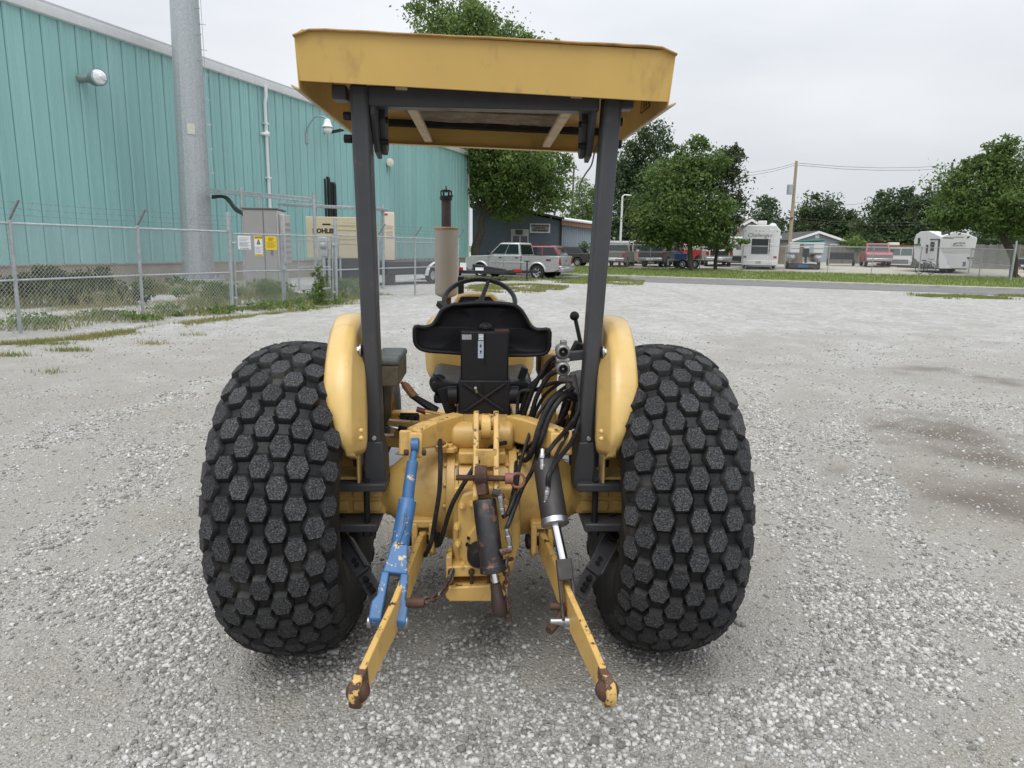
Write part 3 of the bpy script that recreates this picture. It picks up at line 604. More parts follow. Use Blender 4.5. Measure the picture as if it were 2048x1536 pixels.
mb = MB(); mb.span(t(957, 668, SB - .0015), t(967, 680, SB + .004)); mb.build('weight_symbol_label', mat('pale_label', (.55, .56, .58), .5, var=.5, scale=150), seat)
mb = MB(); c = t(961.5, 690, SB - .002); mb.prism([(-.004, -.008), (.004, -.008), (0, .006)], lambda a, b, q: c + V(a, q, b), -.0016, 0); c = t(961.5, 704, SB - .002); mb.prism([(-.004, .006), (.004, .006), (0, -.008)], lambda a, b, q: c + V(a, q, b), -.0016, 0); mb.build('label_arrows', blk, seat)
mb = MB(); mb.span(t(969, 668, SB - .002), t(971, 730, SB + .004)); mb.span(t(963, 766, SB - .0135), t(969, 795, SB - .01)); mb.build('slot', mat('slot_black', (.003, .003, .003), .9), seat)
mb = MB(); mb.ball(t(971, 655, SB + .04), .028, 14, 8, (1, .8, .75)); mb.build('weight_knob', blkm, seat)
mb = MB(); mb.span(t(990, 663, SB), V(q1.x + .001, SB + .08, q0.z + .0015)); mb.build('rust_streak', rust, seat)
mb = MB(); mb.cyl(t(951, 776, SB - .012), t(951, 776, SB - .03), .006, n=8); mb.tube([t(951, 776, SB - .028), t(954, 785, SB - .025)], .007, 8); mb.build('valve_stem', steel, seat)
for a, s in ((905, 1), (1027, 1)):
    mb = MB(); c = t(a, 790, SB + .02); mb.lathe([(-.022, .01), (-.02, .036), (.02, .038), (.022, .01)], c, (1, 0, 0), 14); mb.build('height_knob', blkm, seat, .003)
# seat belt pieces
mb = MB(); c = t(876, 765, .24); mb.lathe([(-.02, .002), (-.018, .034), (.018, .034), (.02, .002)], c, (.5, -1, .3), 16); mb.tube([t(868, 750, .24), t(880, 757, .22), t(895, 775, .22), t(908, 788, .20)], .006, 6, k=3); mb.build('belt_retractor', blkm, seat, .002)
mb = MB(); mb.bar(t(1050, 735, .26), t(1040, 762, .26), .035, .03); mb.bar(t(1042, 758, .26), t(1020, 795, .24), .03, .010); mb.build('belt_buckle', blkm, seat, .004)
# pedestal below seat
mb = MB(); a, b = t(908, 835, .16), t(1008, 838, .16); mb.span((a.x, .12, .79), (b.x, .40, a.z)); mb.span((a.x - .03, .14, .82), (b.x + .04, .34, .87)); part(mb, 'seat_pedestal', mat('stained_yellow', (.45, .25, .06), .5, var=.25, scale=12, dirt=((.12, .07, .04), .35, 14)), .010)
mb = MB(); mb.span((-.12, .40, .78), (.12, 1.05, .96)); part(mb, 'transmission_cover', yel, .02)
mb = MB(); mb.span((-.17, .15, .42), (.17, 1.9, .80)); part(mb, 'transmission_case', yel, .03)
# fuel tank / cowl seen round the seat, hood, grille
mb = MB(); R = []
for y, hw_, zb, zt, rr in ((.84, .23, .90, 1.13, .05), (.88, .275, .86, 1.19, .07), (1.0, .29, .86, 1.225, .07), (1.25, .25, .88, 1.235, .07)):
    r2 = []
    for k in range(24):
        a = 2 * math.pi * k / 24; c_, s_ = math.cos(a), math.sin(a)
        r2.append(V(math.copysign(abs(c_) ** .45, c_) * hw_ - .015, y, (zt + zb) / 2 + math.copysign(abs(s_) ** .45, s_) * (zt - zb) / 2))
    R.append(r2)
mb.loft(R); part(mb, 'cowl', yelf, 0, sm=50)
mb = MB(); R = []
for y, hw_, zt in ((1.20, .20, 1.235), (1.6, .20, 1.225), (2.25, .19, 1.18), (2.42, .18, 1.14), (2.46, .15, 1.08)):
    zb = .78; R.append([V(math.copysign(abs(math.cos(a)) ** .35, math.cos(a)) * hw_ - .01, y, (zt + zb) / 2 + math.copysign(abs(math.sin(a)) ** .35, math.sin(a)) * (zt - zb) / 2) for a in np.linspace(0, 2 * math.pi, 25)[:-1]])
mb.loft(R); part(mb, 'hood', yel, 0, sm=50)
mb = MB(); mb.span((-.14, 1.3, .42), (.14, 2.3, .80)); part(mb, 'engine_block', blk, .02)
# dashboard binnacle
YD = 1.10; pd = [(906, 618), (906, 606), (914, 592), (935, 587), (985, 588), (996, 598), (1000, 618)]
def dz(a, b): p = t(a, b, YD); return (p.x, p.z)
mb = MB(); mb.prism([dz(*p) for p in pd], lambda a, b, q: V(a, q, b), YD, YD + .14); part(mb, 'instrument_hood', yelf, .012, seg=3)
mb = MB(); mb.prism([dz(*p) for p in ((916, 617), (916, 604), (922, 593), (980, 593), (988, 602), (991, 617))], lambda a, b, q: V(a, q, b), YD - .004, YD + .02); part(mb, 'instrument_panel', blkm, .004)
mb = MB(); mb.span(t(928, 600, YD - .006), t(984, 616, YD)); part(mb, 'panel_glass', glass('panel_glass', (.05, .055, .06), .12), .001)
# steering wheel
sw = empty('steering_wheel', (0, 0, 0), 0, tr); YS = .93
wc = t(957, 604, YS); lw = t(888, 605, YS); rw = t(1030, 605, YS); Rw = (rw.x - lw.x) / 2; wc = V((rw.x + lw.x) / 2, YS, wc.z + .004)
tilt = rad(35); ux, uy = V(1, 0, 0), V(0, math.cos(tilt), math.sin(tilt)); un = ux.cross(uy)
mb = MB(); mb.tube([wc + ux * Rw * math.cos(a) + uy * Rw * math.sin(a) for a in np.linspace(0, 2 * math.pi, 49)], .0125, 10, False); mb.build('rim', vinyl, sw)
for ang in (75, 195, 315):
    a = rad(ang); e_ = wc + ux * Rw * .98 * math.cos(a) + uy * Rw * .98 * math.sin(a); mb = MB(); mb.tube([wc - un * .02, along(wc, e_, .3) - un * .015, e_], [.016, .013, .010], 8); mb.build('spoke', vinyl, sw)
mb = MB(); mb.lathe([(-.03, .03), (0, .035), (.012, .02), (.013, .002)], wc - un * .015, un, 16); mb.build('hub', blkm, sw, .003)
mb = MB(); mb.cyl(wc - un * .02, wc - un * .02 + V(0, .16, -.30), .02, n=12); part(mb, 'steering_column', blk)
mb = MB(); mb.ball(t(1000, 603, 1.12), .030, 14, 8, (1.3, .9, .55)); part(mb, 'hood_lamp', mat('pale_cap', (.62, .60, .56), .35), 0)
mb = MB(); mb.bar(t(878, 606, .9), t(892, 620, .86), .035, .03); part(mb, 'throttle_quadrant', blkm, .004)
# exhaust: heat-shielded muffler and stack
YM = 1.50; ma, mbt, mtop, mst = t(893, 588, YM), t(893, 578, YM), t(891, 458, YM), t(890, 396, YM); rm = (t(916, 520, YM).x - t(870, 520, YM).x) / 2
ex = empty('exhaust', (0, 0, 0), 0, tr)
mb = MB(); mb.lathe([(-.02, .03), (-.008, rm * .85), (0, rm * .98), (.01, rm), (mtop.z - ma.z - .012, rm), (mtop.z - ma.z - .004, rm * 1.02)], ma, (0, 0, 1), 32); mb.build('muffler', muffm, ex, 0, 40)
mb = MB(); mb.lathe([(-.004, rm * 1.04), (.006, rm * 1.05), (.010, rm * .9), (.012, .02)], V(ma.x, YM, mtop.z), (0, 0, 1), 32); mb.build('muffler_cap', mat('rust_orange', (.30, .17, .10), .7, var=.3, scale=16), ex, 0, 40)
mb = MB(); mb.lathe([(0, .0275), (mst.z - mtop.z, .0275)], V(ma.x, YM, mtop.z), (0, 0, 1), 20, cap=True); mb.build('stack', mat('stack_brown', (.045, .03, .028), .65, var=.3, scale=20, bump=.1), ex)
mb = MB(); zz = mst.z; mb.lathe([(-.012, .034), (.012, .034)], V(ma.x, YM, zz), (0, 0, 1), 20)
for k in range(6):
    a = k * math.pi / 3; mb.cyl((ma.x + .028 * math.cos(a), YM + .028 * math.sin(a), zz), (ma.x + .030 * math.cos(a), YM + .03 * math.sin(a), zz + .04), .004, n=6)
mb.lathe([(.035, .026), (.045, .026)], V(ma.x, YM, zz), (0, 0, 1), 14, cap=True); mb.cyl((ma.x, YM, zz + .03), (ma.x, YM, zz + .065), .004, n=6); mb.cyl((ma.x - .035, YM, zz), (ma.x + .04, YM - .02, zz + .012), .006, n=6); mb.build('spark_arrestor', blk, ex)
mb = MB(); mb.cyl(ma, ma - V(0, 0, .12), .028, n=14); mb.build('down_pipe', rust, ex)
mb = MB(); mb.span(t(915, 553, 1.66), t(930, 561, 1.85)); mb.span(t(916, 560, 1.66), t(928, 600, 1.72)); part(mb, 'air_cleaner_intake', blkm, .006)
# ---------------------------------------------------------------- levers, tool box, pedals, floor
mb = MB(); a, b = t(822, 790, .25), t(873, 822, .22); mb.tube([a, along(a, b, .5), b], [.013, .017, .02], 8); part(mb, 'hand_brake_lever', blk, 0)
mb = MB(); mb.tube([t(806, 767, .26), t(812, 772, .26), t(826, 790, .25), t(832, 795, .25)], [.012, .0165, .0175, .0155], 10); mb.cyl(t(802, 764, .26), t(806, 767, .26), .007); part(mb, 'hand_brake_grip', tan, .001, label='tan grip on the hand brake lever')
mb = MB(); mb.bar(t(885, 775, .2), t(905, 832, .2), .05, .012, up=(0, 1, 0)); mb.bar(t(873, 770, .22), t(880, 790, .22), .02, .02); part(mb, 'brake_bracket', blk, .004)
mb = MB(); mb.bar(t(850, 822, .18), t(905, 833, .16), .018, .010); part(mb, 'pto_lever', yel, .003)
mb = MB(); mb.tube([t(833, 818, .19), t(852, 824, .19)], [.012, .013], 8); part(mb, 'lever_grip', mat('dark_red_grip', (.13, .03, .025), .6), .002, label='dark red grip on the power take-off lever')
a, b = t(752, 745, .25), t(800, 745, .25); tb = empty('tool_box', (0, 0, 0), 0, tr)
mb = MB(); mb.span((-.44, .10, 1.00), (b.x + .01, .42, 1.085)); mb.build('body', mat('tool_box_tan', (.16, .13, .085), .6, var=.25, scale=14, dirt=((.07, .06, .05), .2, 18)), tb, .006)
mb = MB(); mb.span((-.445, .095, 1.085), (b.x + .014, .425, 1.115)); mb.build('lid', matgrey, tb, .012, 35, 3)
mb = MB(); mb.span((-.45, .14, .82), (-.40, .34, 1.0)); mb.build('bracket', blk, tb, .004)
def pedal(px0, px1, py, yl, name='pedal_pad'):
    a, b = t(px0, py, yl), t(px1, py, yl); mb = MB(); mb.box((a + b) / 2, (abs(b.x - a.x), .05, .06), Matrix.Rotation(-.5, 3, 'X'))
    for i in range(5): mb.box(a + (b - a) * (i + .5) / 5 + V(0, -.026, .01), (.006, .012, .05), Matrix.Rotation(-.5, 3, 'X') @ Matrix.Rotation(.6 if i % 2 else -.6, 3, 'Y'))
    part(mb, name, hose, .004)
pedal(800, 838, 841, .42)
mb = MB(); mb.bar(t(770, 845, .36), t(840, 850, .36), .04, .03); mb.bar(t(765, 880, .34), t(830, 884, .34), .05, .05); mb.cyl(t(790, 868, .33), t(842, 872, .30), .02, n=12); part(mb, 'step_bracket', yelw, .006)
mb = MB(); mb.tube([t(768, 851, .28), t(800, 857, .28)], .006, 8); part(mb, 'clutch_rod', chrome, 0)
mb = MB(); mb.tube([t(798, 856, .28), t(830, 866, .26)], [.014, .016], 10); part(mb, 'rod_boot', blk, 0)
for x0, x1 in ((-.44, -.17), (.17, .46)):
    mb = MB(); mb.span((x0, .15, .585), (x1, 1.10, .60))
    for k in range(7): mb.box(((x0 + x1) / 2, .22 + k * .12, .602), (abs(x1 - x0) - .04, .012, .006), Matrix.Rotation(.5 if k % 2 else -.5, 3, 'Z'))
    part(mb, 'foot_plate', floorm, .003)
# right side: uprights, valve bank, levers
mb = MB(); mb.span(t(1086, 712, .42), t(1108, 905, .48)); mb.span(t(1080, 708, .40), t(1112, 732, .55)); part(mb, 'loader_upright', yelw, .006)
mb = MB(); mb.span(t(1076, 708, .40), t(1084, 742, .52)); part(mb, 'upright_cap', rust, .004)
mb = MB(); mb.bar(t(1150, 634, .10), t(1164, 700, .08), .014, .014); part(mb, 'valve_lever', blk, .003)
mb = MB(); mb.ball(t(1149, 632, .10), .019, 14, 10); part(mb, 'lever_knob', blkm, 0)
mb = MB(); mb.bar(t(1146, 692, .06), t(1176, 706, .06), .06, .05); part(mb, 'lever_boot', blkm, .006)
mb = MB(); mb.bar(t(1134, 713, -.06), t(1172, 709, -.06), .03, .035); part(mb, 'coupler_bracket', rops, .004)
for pyc in (702, 736):
    c = t(1125, pyc, -.12); e = empty('hydraulic_coupler', (0, 0, 0), 0, tr); mb = MB()
    mb.lathe([(-.03, .015), (-.032, .019), (-.026, .026), (.0, .027), (.004, .023), (.05, .023), (.06, .015)], c, (0, 1, 0), 24); mb.build('sleeve', mat('coupler_grey_steel', (.22, .22, .215), .4, metal=.6, var=.2, scale=30), e, .001, 35)
    mb = MB(); mb.lathe([(-.0335, .0165), (-.0335, .0145), (-.02, .0135), (-.02, .001)], c, (0, 1, 0), 20); mb.build('socket', blk, e); mb = MB(); mb.ball(c + V(0, -.02, 0), .006, 8, 6); mb.build('poppet', steel, e)
    mb = MB(); mb.box(c + V(.004, .01, .03 if pyc < 720 else -.03), (.022, .03, .018)); mb.build('dust_cap_lug', MATS['coupler_grey_steel'], e, .003)
mb = MB(); c = t(1125, 719, -.1); mb.box(c, (.05, .05, .014)); part(mb, 'coupler_clamp', steel, .003)
mb = MB(); mb.cyl(t(1145, 748, -.05), t(1152, 785, -.05), .013, n=10); mb.cyl(t(1118, 757, -.06), t(1150, 762, -.05), .012, n=10); mb.cyl(t(1135, 750, -.05), t(1140, 800, -.05), .011, n=10); part(mb, 'hose_tee', mat('dusty_steel', (.16, .155, .15), .55, metal=.4, var=.25), .002)
def hs(pts, r=.0085, nm='hydraulic_hose', m=hose):
    mb = MB(); mb.tube([t(*p) for p in pts], r, 8, k=6); part(mb, nm, m, 0)
hs([(1120, 712, -.08), (1100, 722, -.02), (1075, 760, .0), (1058, 800, .02), (1042, 850, .03), (1040, 880, 0), (1052, 905, -.02)], .0095)
hs([(1120, 742, -.08), (1098, 752, -.04), (1075, 790, -.02), (1062, 830, .0), (1047, 870, .02), (1040, 895, .03)], .0095)
hs([(1112, 725, -.03), (1085, 750, .03), (1060, 775, .05), (1045, 815, .06), (1036, 860, .06)], .010)
hs([(1142, 762, -.06), (1100, 768, .0), (1070, 780, .02), (1044, 782, .04), (1036, 800, .04), (1033, 880, .02), (1030, 960, -.22), (1018, 1020, -.36), (1006, 1034, -.39)], .0075)
hs([(1150, 790, -.06), (1125, 787, -.10), (1102, 805, -.13), (1080, 850, -.16), (1065, 900, -.18), (1052, 920, -.15), (1040, 915, -.1)], .0105)
hs([(1152, 800, -.06), (1128, 793, -.12), (1100, 830, -.16), (1078, 890, -.18), (1060, 905, -.1), (1045, 890, -.02)], .010)
hs([(1158, 790, -.07), (1158, 820, -.10), (1140, 850, -.15), (1110, 885, -.25), (1090, 910, -.30), (1086, 900, -.30)], .0085)
hs([(1160, 800, -.07), (1162, 830, -.10), (1145, 880, -.20), (1115, 920, -.32), (1098, 950, -.39), (1096, 975, -.395)], .009)
hs([(1150, 770, -.05), (1120, 840, -.05), (1085, 880, -.10), (1065, 940, -.18), (1045, 975, -.28), (1020, 1040, -.40), (1012, 1060, -.42)], .0085)
hs([(1148, 770, .05), (1135, 800, .1), (1120, 850, .12), (1105, 890, .1), (1090, 905, .05)], .018, 'ribbed_hose')
hs([(1160, 790, .1), (1150, 840, .12), (1148, 900, .1), (1150, 950, .05)], .022, 'ribbed_hose')
hs([(1142, 765, -.05), (1098, 800, -.02), (1070, 840, -.06), (1055, 880, -.12), (1040, 930, -.2), (1030, 990, -.34), (1015, 1030, -.39)], .0065)
hs([(1148, 775, -.06), (1110, 800, -.08), (1088, 845, -.10), (1070, 880, -.12), (1050, 900, -.08)], .007)
hs([(1128, 760, -.05), (1090, 790, .02), (1068, 830, .04), (1052, 870, .03), (1046, 900, .0)], .007)
hs([(1155, 805, -.07), (1150, 840, -.12), (1128, 880, -.2), (1105, 925, -.3), (1094, 960, -.36)], .0065)
hs([(880, 880, -.12), (881, 920, -.20), (879, 980, -.24), (870, 1040, -.27), (862, 1085, -.27), (850, 1112, -.25)], .0085, 'brake_hose')
hs([(1012, 885, -.10), (985, 893, -.14), (960, 918, -.24), (920, 980, -.28), (900, 1020, -.28), (882, 1080, -.25), (875, 1088, -.22), (868, 1060, -.22)], .0085, 'pilot_hose')
mb = MB(); c = t(882, 892, -.12); mb.lathe([(-.02, .020), (.01, .026), (.012, .02)], c, (0, -.3, 1), 16); part(mb, 'dipstick_cup', yelw, .002)
mb = MB(); mb.tube([t(1112, 895, .05), t(1130, 868, .06), t(1150, 858, .06)], .006, 8, k=4); part(mb, 'grab_rod', chrome, 0)
mb = MB(); mb.span(t(1118, 835, .15), t(1140, 905, .18)); mb.cyl(t(1128, 828, .12), t(1130, 838, .12), .02, n=8); part(mb, 'loader_valve', mat('rusty_yellow', (.35, .18, .05), .6, var=.3, scale=14, chips=((.09, .045, .03), .1, 12)), .006)
# ================================================================ ground
def vnoise(x, y, s, seed):
    r = np.random.default_rng(seed); T = r.random((257, 257)); X = x / s + 57.3; Y = y / s + 31.7
    xi = np.floor(X).astype(int); yi = np.floor(Y).astype(int); fx = X - xi; fy = Y - yi; fx = fx * fx * (3 - 2 * fx); fy = fy * fy * (3 - 2 * fy)
    g = lambda a, b: T[a % 256, b % 256]
    return (g(xi, yi) * (1 - fx) + g(xi + 1, yi) * fx) * (1 - fy) + (g(xi, yi + 1) * (1 - fx) + g(xi + 1, yi + 1) * fx) * fy
def seg_dist(x, y, P):
    d = np.full_like(x, 1e9)
    for (ax, ay), (bx, by) in zip(P[:-1], P[1:]):
        vx, vy = bx - ax, by - ay; q = np.clip(((x - ax) * vx + (y - ay) * vy) / (vx * vx + vy * vy), 0, 1); d = np.minimum(d, np.hypot(x - ax - q * vx, y - ay - q * vy))
    return d
def gp(*pp): return [tuple(G(a, b).to_2d()) for a, b in pp]
loose = [gp((1500, 760), (1545, 860), (1590, 1000), (1640, 1120), (1690, 1200), (1800, 1330)), gp((1690, 830), (1740, 960), (1800, 1080), (1900, 1200), (2048, 1290)), gp((330, 900), (200, 1010), (60, 1100)), gp((360, 1090), (290, 1150), (330, 1300), (380, 1440), (330, 1536)), gp((960, 1330), (900, 1400), (860, 1536)), gp((1050, 1420), (1150, 1536)), gp((640, 1310), (760, 1370), (760, 1470)), gp((430, 760), (330, 800), (100, 880)), gp((1250, 1480), (1500, 1440), (1720, 1400))]
dirtp = [(gp((1840, 850), (1990, 920)), .55), (gp((1900, 990), (2040, 1010)), .55), (gp((1760, 840), (1800, 850)), .25), (gp((1850, 740), (2000, 760)), .30), (gp((1880, 660), (2040, 690)), .30), (gp((1680, 640), (1800, 650)), .25)]
def gravel_mask(x, y):
    m = .30 + .60 * (vnoise(x, y, 1.1, 1) - .5) + .62 * (vnoise(x + .3 * y, y, .42, 2) - .5) + .42 * (vnoise(x, y, .15, 3) - .5)
    for P in loose:
        d = seg_dist(x, y, P) + .16 * (vnoise(x, y, .3, 5) - .5); m += .80 * np.exp(-(d / .17) ** 2)
    m += .25 * np.clip((y - 7) / 8, 0, 1)
    return np.clip(m - .55 * damp_mask(x, y), 0, 1)
def damp_mask(x, y):
    q = np.zeros_like(x)
    for P, w in dirtp: q = np.maximum(q, np.exp(-((np.maximum(0, seg_dist(x, y, P) + .55 * (vnoise(x + .6 * y, y, .6, 8) - .5) + .25 * (vnoise(x, y, .14, 10) - .5))) / (w * .95)) ** 2))
    return q * (.45 + .55 * vnoise(x, y, .35, 9))
def gmat():
    m = bpy.data.materials.new('gravel_lot'); m.use_nodes = True; n = m.node_tree; b = n.nodes['Principled BSDF']; L = n.links.new; b.inputs['Roughness'].default_value = .95; b.inputs['Specular IOR Level'].default_value = .2
    g = n.nodes.new('ShaderNodeNewGeometry')
    def noise(s, d=4, r=.6):
        q = n.nodes.new('ShaderNodeTexNoise'); q.inputs['Scale'].default_value = s; q.inputs['Detail'].default_value = d; q.inputs['Roughness'].default_value = r; L(g.outputs['Position'], q.inputs['Vector']); return q.outputs['Fac']
    def vor(s):
        q = n.nodes.new('ShaderNodeTexVoronoi'); q.inputs['Scale'].default_value = s; L(g.outputs['Position'], q.inputs['Vector']); return q
    def ramp(src, p0, p1, a=0, c=1):
        q = n.nodes.new('ShaderNodeMapRange'); q.inputs['From Min'].default_value = p0; q.inputs['From Max'].default_value = p1; q.inputs['To Min'].default_value = a; q.inputs['To Max'].default_value = c; L(src, q.inputs['Value']); return q.outputs[0]
    def mix(fac, c1, c2, bt='MIX'):
        q = n.nodes.new('ShaderNodeMix'); q.data_type = 'RGBA'; q.blend_type = bt
        if isinstance(fac, float): q.inputs[0].default_value = fac
        else: L(fac, q.inputs[0])
        for i, c in ((6, c1), (7, c2)):
            if isinstance(c, tuple): q.inputs[i].default_value = (*c[:3], 1)
            else: L(c, q.inputs[i])
        return q.outputs[2]
    a = n.nodes.new('ShaderNodeAttribute'); a.attribute_name = 'tone'
    dirt = mix(ramp(noise(2.2), .35, .7), (.262, .245, .215), (.22, .20, .173))
    dirt = mix(ramp(vor(120).outputs['Color'], .55, .95, 0, .8), dirt, (.44, .425, .395)); dirt = mix(ramp(noise(160, 2), .40, .72), dirt, (.40, .38, .345))
    v1 = vor(85); v2 = vor(34)
    cell = mix(ramp(v1.outputs['Color'], .1, .95), (.25, .245, .235), (.66, .655, .64))
    cell2 = mix(ramp(v2.outputs['Color'], .2, .9), (.27, .265, .25), (.62, .615, .60))
    stone = mix(.5, cell, cell2); stone = mix(ramp(noise(5.5), .4, .65, 0, .6), stone, (.40, .385, .355))
    wide = ramp(noise(.55, 5), .3, .75); stone = mix(wide, stone, mix(.60, stone, (.27, .26, .235)))
    da = n.nodes.new('ShaderNodeAttribute'); da.attribute_name = 'damp'; dirt = mix(ramp(da.outputs['Fac'], .05, .75), dirt, mix(ramp(noise(3.1), .35, .7), (.175, .150, .125), (.150, .134, .116))); v3 = vor(11); v4 = vor(4.6); cell3 = mix(.45, mix(ramp(v3.outputs['Color'], .15, .9), (.24, .232, .215), (.68, .67, .65)), mix(ramp(v4.outputs['Color'], .2, .85), (.27, .262, .243), (.62, .61, .59))); sy = n.nodes.new('ShaderNodeSeparateXYZ'); L(g.outputs['Position'], sy.inputs[0]); far = ramp(sy.outputs['Y'], 4.5, 13); streak = ramp(noise(1.4, 5), .42, .66, 0, .45); stone = mix(ramp(sy.outputs['Y'], 9, 17, 0, .55), stone, cell3); stone = mix(streak, stone, mix(.5, stone, (.27, .257, .23))); grit = mix(far, mix(.45, dirt, stone), stone); lod = ramp(sy.outputs['Y'], 6, 16); dirt = mix(lod, dirt, mix(.45, dirt, stone)); cur = mix(ramp(a.outputs['Fac'], .16, .66), dirt, grit)
    L(cur, b.inputs['Base Color'])
    bn = n.nodes.new('ShaderNodeBump'); bn.inputs['Strength'].default_value = .75; bn.inputs['Distance'].default_value = .012
    ma = n.nodes.new('ShaderNodeMath'); ma.operation = 'SUBTRACT'; L(noise(75, 3), ma.inputs[0]); L(v1.outputs['Distance'], ma.inputs[1]); L(ma.outputs[0], bn.inputs['Height']); L(bn.outputs[0], b.inputs['Normal'])
    return m
gm = gmat()
# graded sheet: fine near the tractor, coarse to the horizon
def axis(fine, f0, f1, far, n):
    a = list(np.arange(f0, f1 + 1e-6, fine)); q = f1; st = fine
    while q < far: st *= 1.16; q += st; a.append(q)
    q = f0; st = fine; pre = []
    while q > -far * (1 if f0 < 0 else .1): st *= 1.16; q -= st; pre.append(q)
    return np.array(pre[::-1] + a)
ax = axis(.055, -6, 6, 900, 0); ay = axis(.055, .2, 9, 900, 0)
X, Y = np.meshgrid(ax, ay); Z = .018 * (vnoise(X, Y, .9, 21) - .5) + .008 * (vnoise(X, Y, .22, 22) - .5); Z = Z * np.clip(1 - (Y - 12) / 10, .0, 1) - .004
nx, ny = len(ax), len(ay); idx = np.arange(nx * ny).reshape(ny, nx)
fc = np.stack([idx[:-1, :-1], idx[:-1, 1:], idx[1:, 1:], idx[1:, :-1]], -1).reshape(-1, 4)
def gz(x, y): return (.018 * (vnoise(x, y, .9, 21) - .5) + .008 * (vnoise(x, y, .22, 22) - .5)) * np.clip(1 - (y - 12) / 10, 0, 1) - .004
gr = numesh('ground', np.stack([X, Y, Z], -1).reshape(-1, 3), fc, gm, None, True, gravel_mask(X, Y).ravel()); struct(gr)
_da = gr.data.attributes.new('damp', 'FLOAT', 'POINT'); _da.data.foreach_set('value', damp_mask(X, Y).ravel().astype(np.float32))
# loose stones
def stones(n, y0, y1, smin, smax, seed, keep=1.0):
    r = np.random.default_rng(seed); yy = np.sqrt(r.random(n) * (y1 ** 2 - y0 ** 2) + y0 ** 2); xx = (r.random(n) * 2 - 1) * (.80 * yy + .25)
    pm = gravel_mask(xx, yy); kp = r.random(n) < np.clip((pm - .26) * 2.0, .15, 1) * keep * np.clip((15 - yy) / 6, 0, 1); xx, yy, pm = xx[kp], yy[kp], pm[kp]; n = len(xx)
    s = smin + (smax - smin) * r.random(n) ** 4.0 * (.6 + .4 * pm); base = np.array([[a, b, c] for a in (-1, 1) for b in (-1, 1) for c in (-1, 1)], float) * .5
    P = base[None] * (1 + .55 * (r.random((n, 8, 3)) - .5)); P *= np.stack([.8 + .6 * r.random(n), .7 + .5 * r.random(n), .45 + .4 * r.random(n)], -1)[:, None]; P[:, 1::2, :2] *= (.55 + .4 * r.random((n, 1, 1)))
    a = r.random(n) * 6.283; b = (r.random(n) - .5) * .9; ca, sa, cb, sb = np.cos(a), np.sin(a), np.cos(b), np.sin(b)
    y_ = P[..., 1] * cb[:, None] - P[..., 2] * sb[:, None]; z_ = P[..., 1] * sb[:, None] + P[..., 2] * cb[:, None]; x_ = P[..., 0]
    Q = np.stack([x_ * ca[:, None] - y_ * sa[:, None], x_ * sa[:, None] + y_ * ca[:, None], z_], -1) * s[:, None, None]
    Q[..., 0] += xx[:, None]; Q[..., 1] += yy[:, None]; Q[..., 2] += (gz(xx, yy) + s * .12)[:, None]
    fq = np.array([(0, 1, 3, 2), (4, 6, 7, 5), (0, 4, 5, 1), (2, 3, 7, 6), (0, 2, 6, 4), (1, 5, 7, 3)]); Fc = (fq[None] + 8 * np.arange(n)[:, None, None]).reshape(-1, 4)
    return Q.reshape(-1, 3), Fc, np.repeat(r.random(n), 8)
def stone_mat():
    m = bpy.data.materials.new('limestone'); m.use_nodes = True; n = m.node_tree; b = n.nodes['Principled BSDF']; L = n.links.new; b.inputs['Roughness'].default_value = .9; b.inputs['Specular IOR Level'].default_value = .25
    a = n.nodes.new('ShaderNodeAttribute'); a.attribute_name = 'tone'; r = n.nodes.new('ShaderNodeValToRGB'); r.color_ramp.interpolation = 'LINEAR'
    e = r.color_ramp.elements; e[0].position = 0; e[0].color = (.22, .207, .187, 1); e[1].position = 1; e[1].color = (.74, .73, .705, 1); q = e.new(.35); q.color = (.38, .365, .34, 1); q = e.new(.7); q.color = (.54, .53, .505, 1)
    L(a.outputs['Fac'], r.inputs[0]); g = n.nodes.new('ShaderNodeNewGeometry'); nz = n.nodes.new('ShaderNodeTexNoise'); nz.inputs['Scale'].default_value = 300; L(g.outputs['Position'], nz.inputs[0])
    mx = n.nodes.new('ShaderNodeMix'); mx.data_type = 'RGBA'; mx.blend_type = 'MULTIPLY'; mx.inputs[0].default_value = .35; L(r.outputs[0], mx.inputs[6]); L(nz.outputs['Fac'], mx.inputs[7]); L(mx.outputs[2], b.inputs['Base Color']); return m
S = [stones(120000, .95, 3.2, .0045, .020, 31), stones(2500, .95, 6, .016, .032, 35), stones(130000, 3.0, 7.5, .007, .022, 32), stones(60000, 7.0, 15, .012, .028, 33, .8)]
off = 0; vv, ff, tt = [], [], []
for a, b, c in S: vv.append(a); ff.append(b + off); tt.append(c); off += len(a)
gs = numesh('gravel', np.concatenate(vv), np.concatenate(ff), stone_mat(), None, False, np.concatenate(tt)); stuff(gs, 'loose pale limestone gravel spread over the lot', 'gravel')
# ================================================================ the street: road, kerb, verge, yard
LEAN = rad(-.9)     # the lot falls to the left: upright things stand that much off its normal
K0 = V(6.2, 42.2, 0); RE = V(.872, -.49, 0); RN = V(.49, .872, 0)
def rd(s, n, z=0): return K0 + RE * s + RN * n + V(0, 0, z)
def yard_z(x, y):
    n = (Vector((x, y, 0)) - K0).dot(RN); return .12 + .23 * min(1, max(0, (n - .3) / 8.5)) + max(0, n - 8.8) * .009
asph = mat('asphalt', (.155, .155, .155), .9, var=.18, scale=3, bump=.15, bscale=90, dirt=((.22, .215, .20), .2, 1.2))
conc = mat('concrete', (.40, .385, .355), .9, var=.15, scale=2.5, bump=.1, bscale=30, dirt=((.25, .23, .20), .15, 2))
grassm = mat('turf', (.15, .20, .055), .95, var=.45, scale=3, bump=.4, bscale=70, dirt=((.22, .20, .09), .25, 1.6))
